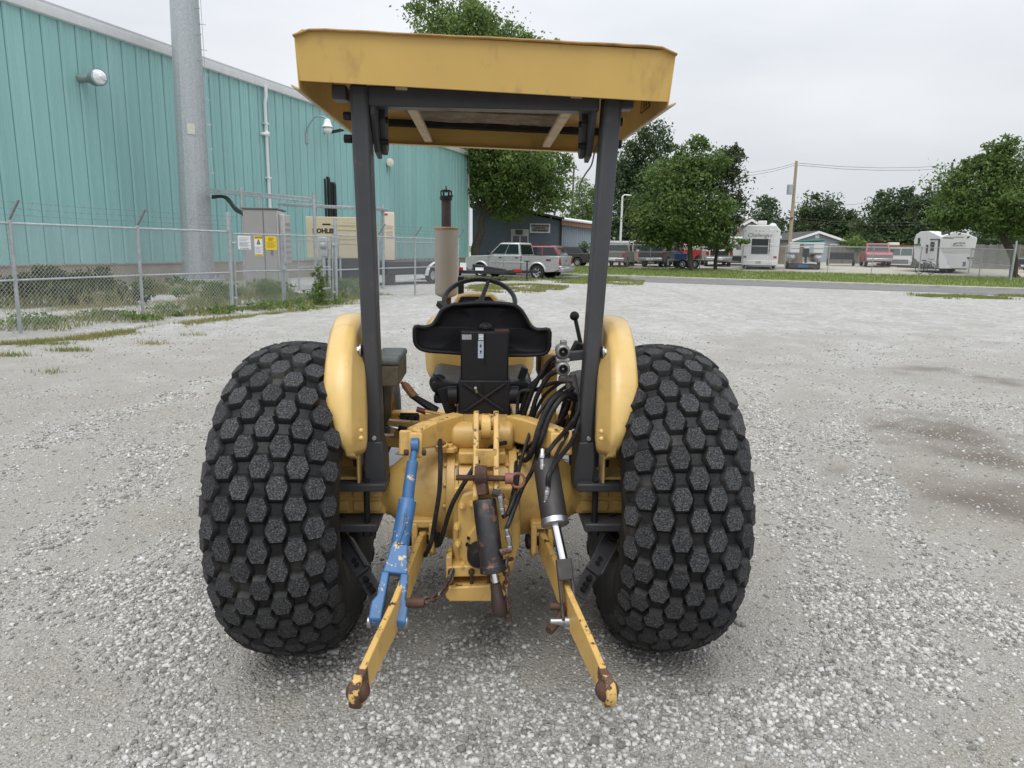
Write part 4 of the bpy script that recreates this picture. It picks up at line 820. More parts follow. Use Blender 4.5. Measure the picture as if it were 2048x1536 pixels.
yardm = mat('yard_gravel', (.36, .335, .285), .95, var=.25, scale=2.2, bump=.3, bscale=60, dirt=((.30, .25, .15), .3, .8))
lawnm = mat('far_lawn', (.10, .13, .04), .95, var=.3, scale=.6)
def sheet(name, rows, m, zf=None):
    v = []; f = []
    for r in rows: v += [tuple(p) for p in r]
    k = len(rows[0])
    for i in range(len(rows) - 1):
        for j in range(k - 1): f.append((i * k + j, i * k + j + 1, (i + 1) * k + j + 1, (i + 1) * k + j))
    mb = MB(); mb.add(v, f); return struct(mb.build(name, m, None))
S_ = np.linspace(-60, 90, 76)
def wob(s, a, k=1.0): return a * (math.sin(s * .9 * k) + .6 * math.sin(s * 2.3 * k + 1) + .4 * math.sin(s * 5.1 * k + 2))
sheet('road', [[rd(s, -4.8 + wob(s, .12) - .04 * max(0, s - 5) * .3, .006) for s in S_], [rd(s, -2.4, .035) for s in S_], [rd(s, .02, .006) for s in S_]], asph)
mb = MB()
for i in range(len(S_) - 1): pass
mb.loft([[rd(s, 0, -.02), rd(s, 0, .105), rd(s, .03, .125), rd(s, .18, .127), rd(s, .18, -.02)] for s in S_]); struct(mb.build('kerb', conc, None, 0, 30))
sheet('grass_verge', [[rd(s, n, .118 + .23 * min(1, max(0, (n - .3) / 8.5)) + .02 * math.sin(s * 1.3 + n)) for s in S_] for n in (.17, 1.2, 3, 5, 7, 8.6)], grassm)
sheet('yard', [[rd(s, n, .335 + max(0, n - 8.8) * .009) for s in np.linspace(-80, 160, 40)] for n in (8.5, 12, 16, 22, 30, 45, 70)], yardm)
sheet('lawn', [[rd(s, n, .335 + (n - 8.8) * .009) for s in np.linspace(-200, 300, 20)] for n in (69.9, 110, 220, 700)], lawnm)
# grass blades: verge, islands by the truck, weeds along the fence
def blades(pts, h, w, tone, r):
    n = len(pts); a = r.random(n) * 6.283; hh = h * (.5 + r.random(n)); ln = (r.random((n, 2)) - .5) * hh[:, None] * 1.1
    P = np.asarray(pts); dx = np.stack([np.cos(a), np.sin(a), np.zeros(n)], -1) * (w * (.6 + .8 * r.random(n)))[:, None]
    tip = P + np.concatenate([ln, hh[:, None]], 1); v = np.stack([P - dx, P + dx, tip], 1).reshape(-1, 3); f = np.arange(3 * n).reshape(n, 3)
    return v, f, np.repeat(tone[0] + (tone[1] - tone[0]) * r.random(n), 3)
def tonemat(name, stops, transl=.3, rough=.7):
    m = bpy.data.materials.new(name); m.use_nodes = True; n = m.node_tree; b = n.nodes['Principled BSDF']; L = n.links.new; b.inputs['Roughness'].default_value = rough; b.inputs['Specular IOR Level'].default_value = .3
    a = n.nodes.new('ShaderNodeAttribute'); a.attribute_name = 'tone'; r = n.nodes.new('ShaderNodeValToRGB'); e = r.color_ramp.elements
    e[0].position, e[0].color = stops[0][0], (*stops[0][1], 1); e[1].position, e[1].color = stops[-1][0], (*stops[-1][1], 1)
    for p, c in stops[1:-1]: q = e.new(p); q.color = (*c, 1)
    L(a.outputs['Fac'], r.inputs[0]); L(r.outputs[0], b.inputs['Base Color'])
    if transl:
        t_ = n.nodes.new('ShaderNodeBsdfTranslucent'); L(r.outputs[0], t_.inputs[0]); mx = n.nodes.new('ShaderNodeMixShader'); mx.inputs[0].default_value = transl; L(b.outputs[0], mx.inputs[1]); L(t_.outputs[0], mx.inputs[2]); L(mx.outputs[0], n.nodes['Material Output'].inputs[0])
    return m
grs = tonemat('grass_blade', [(0, (.36, .27, .13)), (.3, (.30, .28, .11)), (.65, (.17, .23, .06)), (1, (.22, .30, .08))])
def pool(name, sets, label, cat='grass', m=grs):
    vv, ff, tt, o = [], [], [], 0
    for v, f, q in sets: vv.append(v); ff.append(f + o); tt.append(q); o += len(v)
    ob = numesh(name, np.concatenate(vv), np.concatenate(ff), m, None, False, np.concatenate(tt)); return stuff(ob, label, cat)
r = np.random.default_rng(5)
n = 26000; s = r.random(n) * 42 - 12; q = .25 + r.random(n) * 8.6
P = np.array([[*rd(a, b)[:2], .118 + .23 * min(1, max(0, (b - .3) / 8.5))] for a, b in zip(s, q)])
pool('verge_grass', [blades(P, .10, .022, (.35, 1), r)], 'short green grass growing along the far verge of the road')
# grass islands where the truck and trailer stand
def island(poly_px, n, tone, h=.07, w=.013, edge=.5):
    P2 = np.array([[*G(a, b)[:2]] for a, b in poly_px]); c = P2.mean(0); out = []
    mn, mx = P2.min(0), P2.max(0)
    X = r.random((n * 3, 2)) * (mx - mn) + mn; ins = np.zeros(len(X), bool); j = len(P2) - 1
    for i in range(len(P2)):
        yi, yj, xi, xj = P2[i, 1], P2[j, 1], P2[i, 0], P2[j, 0]; cnd = ((yi > X[:, 1]) != (yj > X[:, 1])) & (X[:, 0] < (xj - xi) * (X[:, 1] - yi) / (yj - yi + 1e-12) + xi); ins ^= cnd; j = i
    X = X[ins]; k = vnoise(X[:, 0], X[:, 1], .9, 77) + .6 * (vnoise(X[:, 0], X[:, 1], .25, 78) - .5); X = X[r.random(len(X)) < np.clip((k - edge) * 2.6, 0, 1)][:n]
    return blades(np.column_stack([X, np.zeros(len(X))]), h, w, tone, r)
isl = [island([(900, 553), (1250, 556), (1270, 563), (1180, 569), (1060, 563), (905, 560)], 9000, (.2, .9), .09, .02, .30), island([(900, 573), (960, 570), (1060, 569), (1140, 573), (1125, 581), (1040, 588), (960, 584), (925, 580)], 9000, (.05, .8), .07, .018, .28), island([(1215, 560), (1290, 562), (1285, 572), (1215, 574)], 3000, (.2, .8), .07, .018, .35), island([(1780, 588), (2048, 592), (2100, 600), (1900, 598)], 5000, (.2, .9), .08, .016, .35)]
pool('island_grass', isl, 'patchy dry grass islands round the parked pickup and by the road')
# ================================================================ teal metal building
teal = mat('teal_siding_paint', (.275, .495, .48), .5, var=.07, scale=.5, dirt=((.33, .55, .535), .3, .9), coat=.05, stretch=(1, 1, .22), orand=.035)
whitet = mat('white_trim', (.78, .79, .80), .5, var=.05, scale=3)
found = mat('tan_foundation', (.36, .32, .265), .9, var=.12, scale=1.2, bump=.1, bscale=20, dirt=((.26, .22, .18), .2, 1.1))
U = Vector((.339, 1, 0)).normalized(); NW = Vector((U.y, -U.x, 0)); P0 = V(-14.6, 25, 0)
def wall_pt(px, py, off=0):
    d = Vector(ray(px, py)); o = Vector(_C); k = NW.dot(P0 + NW * off - o) / NW.dot(d); p = o + d * k; return (p - P0).dot(U), p.z     # distance along the wall, height
bd = empty('metal_building'); tag(bd, 'long teal ribbed metal building with white eave trim at the left', 'building')
bd.matrix_world = Matrix.Translation(P0) @ Matrix(((NW.x, U.x, 0, 0), (NW.y, U.y, 0, 0), (0, 0, 1, 0), (0, 0, 0, 1)))
Y0, Y1, ZE = -9.0, 34.25, 8.62; PW = .6096
def siding_panel(width, z0, z1, ribs=3, h=.03):
    pts = []; st = width / ribs
    for i in range(ribs):
        a = i * st; pts += [(a, 0), (a + .03, h), (a + .10, h), (a + .13, 0), (a + .26, .0), (a + .27, .014), (a + .30, .014), (a + .31, 0)]
    pts += [(width - .22, 0), (width - .21, .012), (width - .18, .012), (width - .17, 0), (width - .022, 0), (width - .018, -.05)]; pts.insert(0, (-.0, -.05)); mb = MB()
    mb.loft([[V(x, y, z0) for y, x in pts], [V(x, y, z1) for y, x in pts]], False, False); return mb.mesh('siding_panel', 0)
pm_ = siding_panel(PW - .004, .86, ZE, 1, .05); pm_.materials.append(teal); npan = int((Y1 - Y0) / PW)
for i in range(npan):
    o = link('siding_panel', pm_, teal, bd); o.location = (0, Y1 - (i + 1) * PW, 0)
mb = MB(); mb.span((-.35, Y0, -.4), (-.03, Y1, .87)); mb.span((-.03, Y0, .80), (.02, Y1, .862)); mb.build('foundation', found, bd, .01)
mb = MB(); mb.span((-26, Y0, 0), (-.06, Y1 - .03, ZE - .1)); mb.build('wall_core', teal, bd)
mb = MB(); mb.prism([(.0, ZE - .05), (.16, ZE - .03), (.20, ZE + .10), (.22, ZE + .26), (.18, ZE + .27), (.06, ZE + .17), (0, ZE + .17)], lambda a, b, q: V(a, q, b), Y0, Y1 + .15); mb.build('gutter', whitet, bd, .006)
mb = MB(); mb.prism([(.17, ZE + .28), (.17, ZE + .36), (-13, ZE + 2.6), (-13, ZE + 2.2), (-.2, ZE + .2)], lambda a, b, q: V(a, q, b), Y0, Y1 + .2); mb.build('roof', mat('galvanised_roof', (.50, .52, .54), .4, metal=.3, var=.08), bd)
mb = MB(); mb.span((-.10, Y1, .80), (.045, Y1 + .06, ZE)); mb.span((-.02, Y1 - .09, .80), (.05, Y1 + .05, ZE)); mb.build('corner_trim', whitet, bd, .005)
ys, _ = wall_pt(529, 280); mb = MB(); mb.tube([(.20, ys, ZE + .02), (.20, ys, ZE - .4), (.12, ys, ZE - .7), (.12, ys, .9)], .075, 10); mb.cyl((.12, ys - .35, 6.55), (.14, ys, 6.55), .07); mb.ball((.14, ys, 6.57), .14); 
for z in (2.4, 4.6, 7.0): mb.span((.02, ys - .12, z), (.205, ys + .12, z + .06))
mb.build('downspout', whitet, bd, 0)
for pxx, z0, z1, w_ in ((648, 2.4, 4.9, .05), (655, 2.4, 5.0, .085), (660, 2.4, 4.8, .04), (666, 2.4, 4.75, .10)):
    y_, _ = wall_pt(pxx, 400); mb = MB(); mb.cyl((.11, y_, z0), (.11, y_, z1), w_, n=10); mb.tube([(.11, y_, z1), (.10, y_, z1 + .08), (0, y_, z1 + .10)], w_, 8); mb.build('wall_pipe', mat('black_pipe', (.012, .013, .015), .5), bd)
ys, _ = wall_pt(505, 300); mb = MB(); mb.span((.0, ys - .012, .9), (.035, ys + .012, ZE)); mb.build('panel_joint', mat('joint_dark', (.05, .10, .095), .7), bd)
# wall fittings: each its own thing
def on_wall(px, py): 
    y_, z_ = wall_pt(px, py); return P0 + U * y_ + V(0, 0, z_)
galv = mat('galvanised_steel', (.42, .445, .46), .42, metal=.55, var=.16, scale=9, dirt=((.30, .31, .32), .2, 6))
p = on_wall(158, 157); e = empty('wall_floodlight', p, math.atan2(U.y, U.x) - math.pi / 2); tag(e, 'round grey floodlight with silver lens high on the teal wall', 'light')
mb = MB(); mb.tube([(0, 0, 0), (.30, .10, .0), (.45, .20, 0)], .13, 14); mb.lathe([(0, .14), (.12, .24), (.40, .27), (.46, .27)], (.40, .18, 0), (.75, -.25, 0), 20); mb.build('housing', mat('floodlight_grey_green', (.22, .27, .26), .5, var=.1), e, 0)
mb = MB(); mb.lathe([(.45, .265), (.52, .22), (.56, .12), (.575, .01)], (.40, .18, 0), (.75, -.25, 0), 20); mb.build('lens', mat('mirror_lens', (.75, .77, .8), .12, metal=.8, var=.2, scale=6), e, 0)
p = on_wall(612, 262); e = empty('gooseneck_lamp', p, math.atan2(U.y, U.x) - math.pi / 2); tag(e, 'white gooseneck lamp on the teal wall beside the canopy', 'lamp')
mb = MB(); mb.tube([(0, 0, -.4), (.1, 0, .1), (.5, .0, .6), (1.0, -.1, .62), (1.35, -.15, .5)], .035, 8, k=4); mb.span((-.02, -.1, -.6), (.05, .1, -.1)); mb.build('arm', galv, e, 0)
mb = MB(); mb.lathe([(.45, .05), (.40, .14), (.15, .20), (.08, .27), (.05, .27)], (1.35, -.15, 0.05), (0, 0, 1), 16); mb.build('shade', whitet, e, 0)
mb = MB(); mb.ball((1.35, -.15, -.02), .22, 14, 8); mb.build('globe', mat('frosted_globe', (.75, .75, .73), .3), e, 0)
p = on_wall(648, 266); e = empty('led_floodlight', p, math.atan2(U.y, U.x) - math.pi / 2); tag(e, 'flat black floodlight under the gooseneck lamp on the teal wall', 'light')
mb = MB(); mb.bar((0, 0, 0), (.45, 0, .02), .06, .06); mb.build('arm', MATS['black_pipe'], e, .01); mb = MB(); mb.box((.75, -.02, .06), (.75, .40, .07), Matrix.Rotation(-.15, 3, 'Y')); mb.build('head', MATS['black_pipe'], e, .02)
p = on_wall(775, 326); e = empty('round_wall_lamp', p, math.atan2(U.y, U.x) - math.pi / 2); tag(e, 'small round cream lamp on a bracket at the far end of the teal wall', 'lamp')
mb = MB(); mb.lathe([(0, .02), (.05, .24), (.18, .25), (.22, .15), (.23, .01)], (.1, 0, 0), (.8, -.6, .1), 16); mb.build('head', mat('cream_lamp', (.60, .60, .48), .4), e, 0); mb = MB(); mb.tube([(0, -.1, -.55), (.1, -.1, -.4), (.12, 0, 0)], .04, 8); mb.build('bracket', galv, e, 0)
# ================================================================ monopole tower
tw = empty('monopole_tower', G(399, 573), rot=(0, -LEAN * .9, 0)); tag(tw, 'thick galvanised steel monopole standing inside the fence before the teal wall', 'tower')
zinc = mat('spangled_zinc', (.40, .425, .44), .48, metal=.45, var=.22, scale=26, bump=.05, bscale=60, dirt=((.50, .52, .54), .3, 14))
mb = MB(); n_ = 18; mb.lathe([(.30, .555), (3, .535), (6, .51), (12, .455), (26, .35)], (0, 0, 0), (0, 0, 1), n_); mb.build('shaft', zinc, tw, 0, 10)
mb = MB(); mb.lathe([(.22, .92), (.30, .92), (.30, .6)], (0, 0, 0), (0, 0, 1), 32, cap=True); mb.build('base_plate', zinc, tw, .01)
for k in range(16):
    a = k * math.pi / 8; mb = MB(); mb.cyl((.82 * math.cos(a), .82 * math.sin(a), .0), (.82 * math.cos(a), .82 * math.sin(a), .46), .03, n=8); mb.cyl((.82 * math.cos(a), .82 * math.sin(a), .31), (.82 * math.cos(a), .82 * math.sin(a), .37), .06, n=6); mb.build('anchor_bolt', zinc, tw, .004)
mb = MB(); mb.lathe([(-.2, 1.25), (.12, 1.25), (.12, .3)], (0, 0, 0), (0, 0, 1), 24, cap=True); mb.build('pier', conc, tw, .02)
for i in range(11):
    for sd, dz_ in ((.25, 0), (-.35, .42)):
        z = 3.3 + i * .85 + dz_; rr = .535 - (z - 3) * .009; a = sd; c = V(math.cos(a) * rr, math.sin(a) * rr, z); mb = MB(); mb.cyl(c, c + V(math.cos(a), math.sin(a), 0) * .17, .012, n=6); mb.cyl(c + V(math.cos(a), math.sin(a), 0) * .17, c + V(math.cos(a), math.sin(a), 0) * .185, .024, n=6); mb.build('step_bolt', galv, tw)
mb = MB(); mb.tube([(.56, -.05, 13), (.63, -.06, 8), (.69, -.08, 4.6), (.76, -.08, 4.1)], .010, 6); mb.build('safety_cable', galv, tw)
a = -1.15; mb = MB(); mb.box((math.cos(a) * .518, math.sin(a) * .518, 5.6), (.02, .26, .36), Matrix.Rotation(a, 3, 'Z')); mb.build('label_plate', mat('yellowed_label', (.55, .56, .48), .6), tw)
for a, z, h_ in ((-.75, 1.0, .9), (-2.3, .9, .2)):
    mb = MB(); mb.box((math.cos(a) * .56, math.sin(a) * .56, z + h_ / 2), (.06, .10, h_), Matrix.Rotation(a, 3, 'Z')); mb.build('ground_bar', galv, tw, .01)
# ================================================================ chain-link fences
def wires(pa, pb, z0, z1, sp=.0566, rw=.0028, zf=0.0):
    """diagonal wires between two points, both ways"""
    pa, pb = Vector(pa), Vector(pb); L_ = (pb - pa).to_2d().length; u = (pb - pa) / L_; H_ = z1 - z0; st = sp * 1.414; nrm = Vector((u.y, -u.x, 0)); vv = []; ff = []
    n = int((L_ + H_) / st) + 1
    for d_ in (1, -1):
        for i in range(n):
            a = i * st - (H_ if d_ > 0 else 0); b = a + H_ * d_ if d_ > 0 else a - H_
            (x0, q0), (x1, q1) = ((a, 0), (a + H_, H_)) if d_ > 0 else ((a, 0), (a - H_, H_))
            def clip(xa, qa, xb, qb):
                t0, t1 = 0.0, 1.0
                dx = xb - xa
                for lo_, sgn in ((0, 1), (L_, -1)):
                    fa, fb = sgn * (xa - lo_), sgn * (xb - lo_)
                    if fa < 0 and fb < 0: return None
                    if fa < 0: t0 = max(t0, fa / (fa - fb))
                    elif fb < 0: t1 = min(t1, fa / (fa - fb))
                return None if t1 - t0 < .02 else (xa + dx * t0, qa + (qb - qa) * t0, xa + dx * t1, qa + (qb - qa) * t1)
            c = clip(x0, q0, x1, q1)
            if not c: continue
            A = pa + u * c[0] + V(0, 0, z0 + c[1]) + nrm * .002 * d_; B = pa + u * c[2] + V(0, 0, z0 + c[3]) + nrm * .002 * d_; o = len(vv); side = (u * -d_ + V(0, 0, 1)).normalized()
            for p_ in (A, B): vv += [p_ + side * rw, p_ - side * rw * .5 + nrm * rw * .87, p_ - side * rw * .5 - nrm * rw * .87]
            ff += [(o, o + 1, o + 4, o + 3), (o + 1, o + 2, o + 5, o + 4), (o + 2, o, o + 3, o + 5)]
    return vv, ff
wirem = mat('wire_zinc', (.40, .42, .43), .5, metal=.3, var=.1)
FH = 1.86
def lean_top(p, z): return Vector(p) + V(-math.sin(LEAN) * z, 0, math.cos(LEAN) * z)
def fence(pts, label, arms=True, name='chain_link_fence', post_r=.032, H_=FH, sp=.0566, rw=.0028, mid=True, group=None, meshz=.05, term=()):
    e = empty(name, pts[0]); tag(e, label, 'fence', group); o0 = Vector(pts[0]); Pp = [Vector(p) - o0 for p in pts]
    for i, p in enumerate(Pp):
        rr = post_r * (1.5 if i in term else 1); mb = MB(); mb.cyl(lean_top(p, -.1), lean_top(p, H_ + (.04 if i not in term else .45)), rr, n=10); mb.cyl(lean_top(p, H_ + .02), lean_top(p, H_ + .06), rr * 1.15, n=10); mb.build('post', galv, e)
        if arms and i not in term:
            a = lean_top(p, H_ + .05); d_ = (Pp[min(i + 1, len(Pp) - 1)] - Pp[max(i - 1, 0)]).normalized(); out_ = Vector((d_.y, -d_.x, 0)); mb = MB(); mb.bar(a, a + out_ * .26 + V(0, 0, .33), .03, .03); mb.build('barb_arm', mat('dull_arm_steel', (.20, .21, .22), .5, metal=.4), e, .004)
    for i in range(len(Pp) - 1):
        a, b = Pp[i], Pp[i + 1]
        mb = MB(); mb.cyl(lean_top(a, H_), lean_top(b, H_), .021, n=8); mb.build('top_rail', galv, e)
        if mid: mb = MB(); mb.cyl(lean_top(a, H_ * .49), lean_top(b, H_ * .49), .019, n=8); mb.build('mid_rail', galv, e)
        vv, ff = wires(a, b, meshz, H_, sp, rw); sh = math.tan(LEAN); vv = [(p.x - sh * p.z, p.y, p.z) for p in vv]; mb = MB(); mb.add(vv, ff); mb.build('wire_mesh', wirem, e, 0, 0, 2, False)
        if arms:
            d_ = (b - a).normalized(); out_ = Vector((d_.y, -d_.x, 0)); L_ = (b - a).length
            for k in range(3):
                o_ = out_ * (.09 + .08 * k) + V(0, 0, .14 + .10 * k); mb = MB(); A, B = lean_top(a, H_) + o_, lean_top(b, H_) + o_
                mb.tube([A, along(A, B, .5) - V(0, 0, .015), B], .003, 5)
                for j in range(int(L_ / .16)):
                    c = along(A, B, (j + .5) / int(L_ / .16)); mb.box(c - V(0, 0, .006), (.006, .006, .045), Matrix.Rotation(.6 if j % 2 else -.6, 3, 'Y'))
                mb.build('barbed_wire', mat('dull_wire', (.26, .27, .28), .6, metal=.4), e)
    return e
gA, gB, gC = G(41, 667), G(287, 639), G(465, 622); gL = gA + (gA - gB) * 1.35
gD = gC + (gC - gB).normalized() * 3.55 + V(.05, 0, 0)
gD = V(-4.95, 19.95, 0); gE = V(-4.15, 22.0, 0); gF = G(830, 590); gH = gF + (gF - gE) * 1.4
fence([gL, gA, gB, gC], 'galvanised chain-link fence with barbed wire, left of the gate', term=(3,))
fence([gD, gE, gF, gH], 'galvanised chain-link fence with barbed wire, right of the gate', term=(0,))
# the gate: two leaves
def leaf(name, a, b, label, extra=None):
    e = empty(name, a); tag(e, label, 'gate'); A, B = V(0, 0, 0), Vector(b) - Vector(a); u = B.normalized()
    mb = MB(); z0, z1 = .10, FH - .04
    mb.tube([lean_top(A, z0), lean_top(A, z1), lean_top(B, z1), lean_top(B, z0), lean_top(A, z0)], .024, 8); mb.build('frame', galv, e)
    mb = MB(); mb.cyl(lean_top(A, .93), lean_top(B, .93), .018, n=8); mb.build('mid_rail', galv, e)
    vv, ff = wires(A, B, z0, z1); sh = math.tan(LEAN); mb = MB(); mb.add([(p.x - sh * p.z, p.y, p.z) for p in vv], ff); mb.build('wire_mesh', wirem, e, 0, 0, 2, False)
    for z in (.3, 1.6): mb = MB(); c = lean_top(A, z); mb.cyl(c - u * .07, c + u * .03, .035, n=8); mb.build('hinge', galv, e)
    return e
gM = along(gC, gD, .46); uG = (gD - gC).normalized(); nG = Vector((uG.y, -uG.x, 0))
g1 = leaf('gate_leaf', gC + uG * .12, gM - uG * .04, 'chain-link gate leaf that carries three warning signs')
g2 = leaf('gate_leaf', gD - uG * .12, gM + uG * .04, 'chain-link gate leaf with a smaller wicket frame and climbing vine')
A = Vector((0, 0, 0)); B = (gM + uG * .04) - (gD - uG * .12); mb = MB(); a, b = along(A, B, .06), along(A, B, .72); mb.tube([lean_top(a, .42), lean_top(a, 1.70), lean_top(b, 1.70), lean_top(b, .42), lean_top(a, .42)], .02, 8); mb.cyl(lean_top(a, 1.0), lean_top(b, 1.0), .016, n=8); mb.build('wicket_frame', galv, g2)
mb = MB(); c = gM - gD + uG * .12; mb.cyl(lean_top(c, .02), lean_top(c, FH + .35), .022, n=8); mb.cyl(lean_top(c + nG * .03, .02), lean_top(c + nG * .03, 1.05), .014, n=8); mb.box(lean_top(c, 1.0), (.18, .10, .10)); mb.build('latch', galv, g2)
# signs
def sign(px0, py0, px1, py1, label, cat, base, draw):
    """flat sign on the gate plane"""
    def gpt(px, py):
        d = Vector(ray(px, py)); o = Vector(_C); q = gC + nG * .035; k = nG.dot(q - o) / nG.dot(d); return o + d * k
    tl_, br_ = gpt(px0, py0), gpt(px1, py1); w_ = (br_ - tl_).dot(uG); h_ = tl_.z - br_.z; c = (tl_ + br_) / 2
    e = empty('warning_sign', c); e.matrix_world = Matrix.Translation(c) @ Matrix(((uG.x, 0, nG.x, 0), (uG.y, 0, nG.y, 0), (0, 1, 0, 0), (0, 0, 0, 1)))
    tag(e, label, cat); mb = MB(); mb.box((0, 0, 0), (w_, h_, .006)); mb.build('plate', base, e, .002); draw(e, w_, h_); return e
inkb = mat('black_ink', (.015, .015, .015), .7); inkg = mat('grey_ink', (.35, .36, .38), .7); syel = mat('sign_yellow', (.80, .55, .02), .45, var=.05); swht = mat('sign_white', (.74, .75, .75), .45, var=.04); obr = mat('ink_ochre', (.42, .26, .01), .7)
def lines(e, w_, ys, m, frac=.8, th=.012):
    for i, y in enumerate(ys): mb = MB(); ww = w_ * frac * (1 - .25 * ((i * 7) % 3) / 2); mb.box((-(w_ * frac - ww) / 2, y, .0045), (ww, th, .002)); mb.build('text_line', m, e)
def TM(x, y, z=.0045): return Matrix.Translation((x, y, z))
def d1(e, w_, h_):
    lines(e, w_, [h_ * q for q in (.34, .24, .14, .0, -.06, -.12, -.2, -.26)], inkg); text_obj('NO TRESPASSING', h_ * .10, TM(0, -h_ * .42), inkb, 'lettering', e)
def d2(e, w_, h_):
    for s in (1, -1): mb = MB(); hh = .17 if s > 0 else .10; mb.box((0, s * h_ * (.5 - hh / 2), .004), (w_, h_ * hh, .003)); mb.build('yellow_band', syel, e)
    text_obj('CAUTION', h_ * .105, TM(w_ * .08, h_ * .41, .007), inkb, 'lettering', e, bold=.001); text_obj('NO TRESPASSING', h_ * .05, TM(0, -h_ * .45, .007), inkb, 'lettering', e)
    mb = MB(); c = h_ * .16; a = h_ * .15
    for k in range(3):
        q0, q1 = [V(math.sin(k_ * 2.094) * a * .75, c + math.cos(k_ * 2.094) * a, .005) for k_ in (k, k + 1)]; mb.bar(q0, q1, .004, .016, up=(0, 0, 1)) if False else mb.bar(q0, q1, .016, .003, up=(0, 0, 1))
    mb.build('warning_triangle', inkb, e); mb = MB(); mb.prism([(-a * .45, c - a * .35), (a * .45, c - a * .35), (0, c + a * .7)], lambda x, y, q: V(x, y, q), .004, .0045); mb.build('triangle_fill', syel, e)
    mb = MB(); mb.box((0, c - a * .02, .0055), (a * .14, a * .55, .002)); mb.box((0, c - a * .25, .0055), (a * .5, a * .12, .002)); mb.build('antenna_symbol', inkb, e)
    lines(e, w_, [h_ * q for q in (-.06, -.10, -.14, -.20, -.25, -.30, -.34)], inkg, .86, .008)
    mb = MB(); mb.prism([(-w_ * .42, h_ * .37), (-w_ * .28, h_ * .37), (-w_ * .35, h_ * .46)], lambda x, y, q: V(x, y, q), .0055, .0075); mb.build('small_triangle', inkb, e)
def d3(e, w_, h_):
    lines(e, w_, [h_ * q for q in (.36, .28, .20)], obr, .5, .02); lines(e, w_, [h_ * q for q in (.08, .0, -.08, -.16, -.24, -.32)], obr, .82, .010)
sign(475, 471, 502, 499, 'white paper-sized notice sign, leftmost on the gate', 'sign', swht, d1)
sign(508, 471, 526, 512, 'tall white and yellow caution sign in the middle of the gate', 'sign', swht, d2)
sign(530, 472, 554, 500, 'plain yellow notice sign beside the caution sign on the gate', 'sign', syel, d3)
sign(-8, 471, 3, 503, 'white sign cut off by the left edge of the photo', 'sign', swht, lambda e, w_, h_: None) if False else None
# ================================================================ equipment in the compound
cabg = mat('cabinet_grey', (.30, .295, .285), .5, var=.06, scale=2, dirt=((.24, .23, .22), .15, 2))
cabl = mat('cabinet_light_grey', (.46, .455, .44), .5, var=.06, scale=2)
def gbox(name, label, cat, px0, px1, pyt, depth, dpt, yaw, m, z0=0.0, lean=True):
    a, b = at(px0, pyt, depth), at(px1, pyt, depth); w_ = b.x - a.x; h_ = a.z - z0; e = empty(name, ((a.x + b.x) / 2, depth, z0), yaw); tag(e, label, cat)
    mb = MB(); mb.span((-w_ / 2, 0, 0), (w_ / 2, dpt, h_)); mb.build('housing', m, e, .02); return e, w_, h_
cb_, w_, h_ = gbox('equipment_cabinet', 'tall grey equipment cabinet with a pale door behind the signed gate', 'cabinet', 486, 550, 418, 22.4, 1.4, rad(6), cabg, .12)
mb = MB(); mb.span((w_ / 2, .03, .02), (w_ / 2 + .03, 1.36, h_ - .03)); mb.build('side_door', cabl, cb_, .01)
mb = MB(); mb.span((w_ / 2 + .03, .25, h_ * .35), (w_ / 2 + .20, 1.15, h_ * .95)); mb.build('air_conditioner', cabl, cb_, .02)
for k in range(7): mb = MB(); mb.span((w_ / 2 + .19, .35, h_ * (.40 + k * .07)), (w_ / 2 + .215, 1.05, h_ * (.43 + k * .07))); mb.build('louvre', cabg, cb_)
mb = MB(); mb.span((-w_ / 2 - .03, -.03, h_), (w_ / 2 + .03, 1.43, h_ + .05)); mb.build('top', mat('cabinet_dark_top', (.12, .12, .12), .5), cb_, .01)
mb = MB(); mb.span((w_ * .1, -.012, .05), (w_ * .1 + .02, -.001, h_ - .05)); mb.span((w_ * .3, -.02, h_ * .45), (w_ * .36, -.001, h_ * .55)); mb.build('door_seam', MATS['cabinet_dark_top'], cb_)
mb = MB(); mb.span((-w_ / 2 - .3, -.4, -.3), (w_ / 2 + 1.0, 2.0, -.001)); mb.build('concrete_pad', conc, cb_, .02)
crm = mat('cream_enclosure', (.52, .46, .31), .5, var=.05, scale=1.5)
gn, w_, h_ = gbox('generator', 'cream standby generator on a black base tank, lettered on its side', 'generator', 612, 745, 433, 27.5, 1.4, rad(4), crm, 0)
gn.children[0].data.transform(Matrix.Diagonal((1, 1, .58, 1))); gn.children[0].location = (0, 0, h_ * .42)
mb = MB(); mb.span((-w_ / 2 + .55, -.03, -.05), (w_ / 2, 1.3, h_ * .42)); mb.build('base_tank', mat('tank_black', (.018, .018, .022), .5, var=.2), gn, .01)
for k in range(5): mb = MB(); mb.span((-w_ / 2 + .95, -.012, h_ * (.62 + k * .065)), (w_ / 2 - .05, -.001, h_ * (.623 + k * .065))); mb.build('panel_seam', mat('seam_tan', (.30, .26, .17), .6), gn)
text_obj('KOHLER', .23, Matrix(((1, 0, 0, -w_ / 2 + .68), (0, 0, -1, -.006), (0, 1, 0, h_ * .80), (0, 0, 0, 1))), inkb, 'lettering', gn, bold=.012)
mb = MB(); mb.span((-w_ / 2 + .62, -.012, h_ * .885), (-w_ / 2 + .92, -.002, h_ * .905)); mb.build('badge', inkb, gn)
mb = MB(); mb.span((-w_ / 2 + .7, -.02, h_ * .44), (-w_ / 2 + 1.15, -.002, h_ * .54)); mb.build('vent_grille', mat('vent_brown', (.28, .24, .17), .6), gn)
cc, w_, h_ = gbox('cream_cabinet', 'narrow cream cabinet with printed labels beyond the canopy post', 'cabinet', 767, 788, 424, 31, .5, rad(8), mat('pale_cream', (.68, .60, .47), .5, var=.04), 1.0)
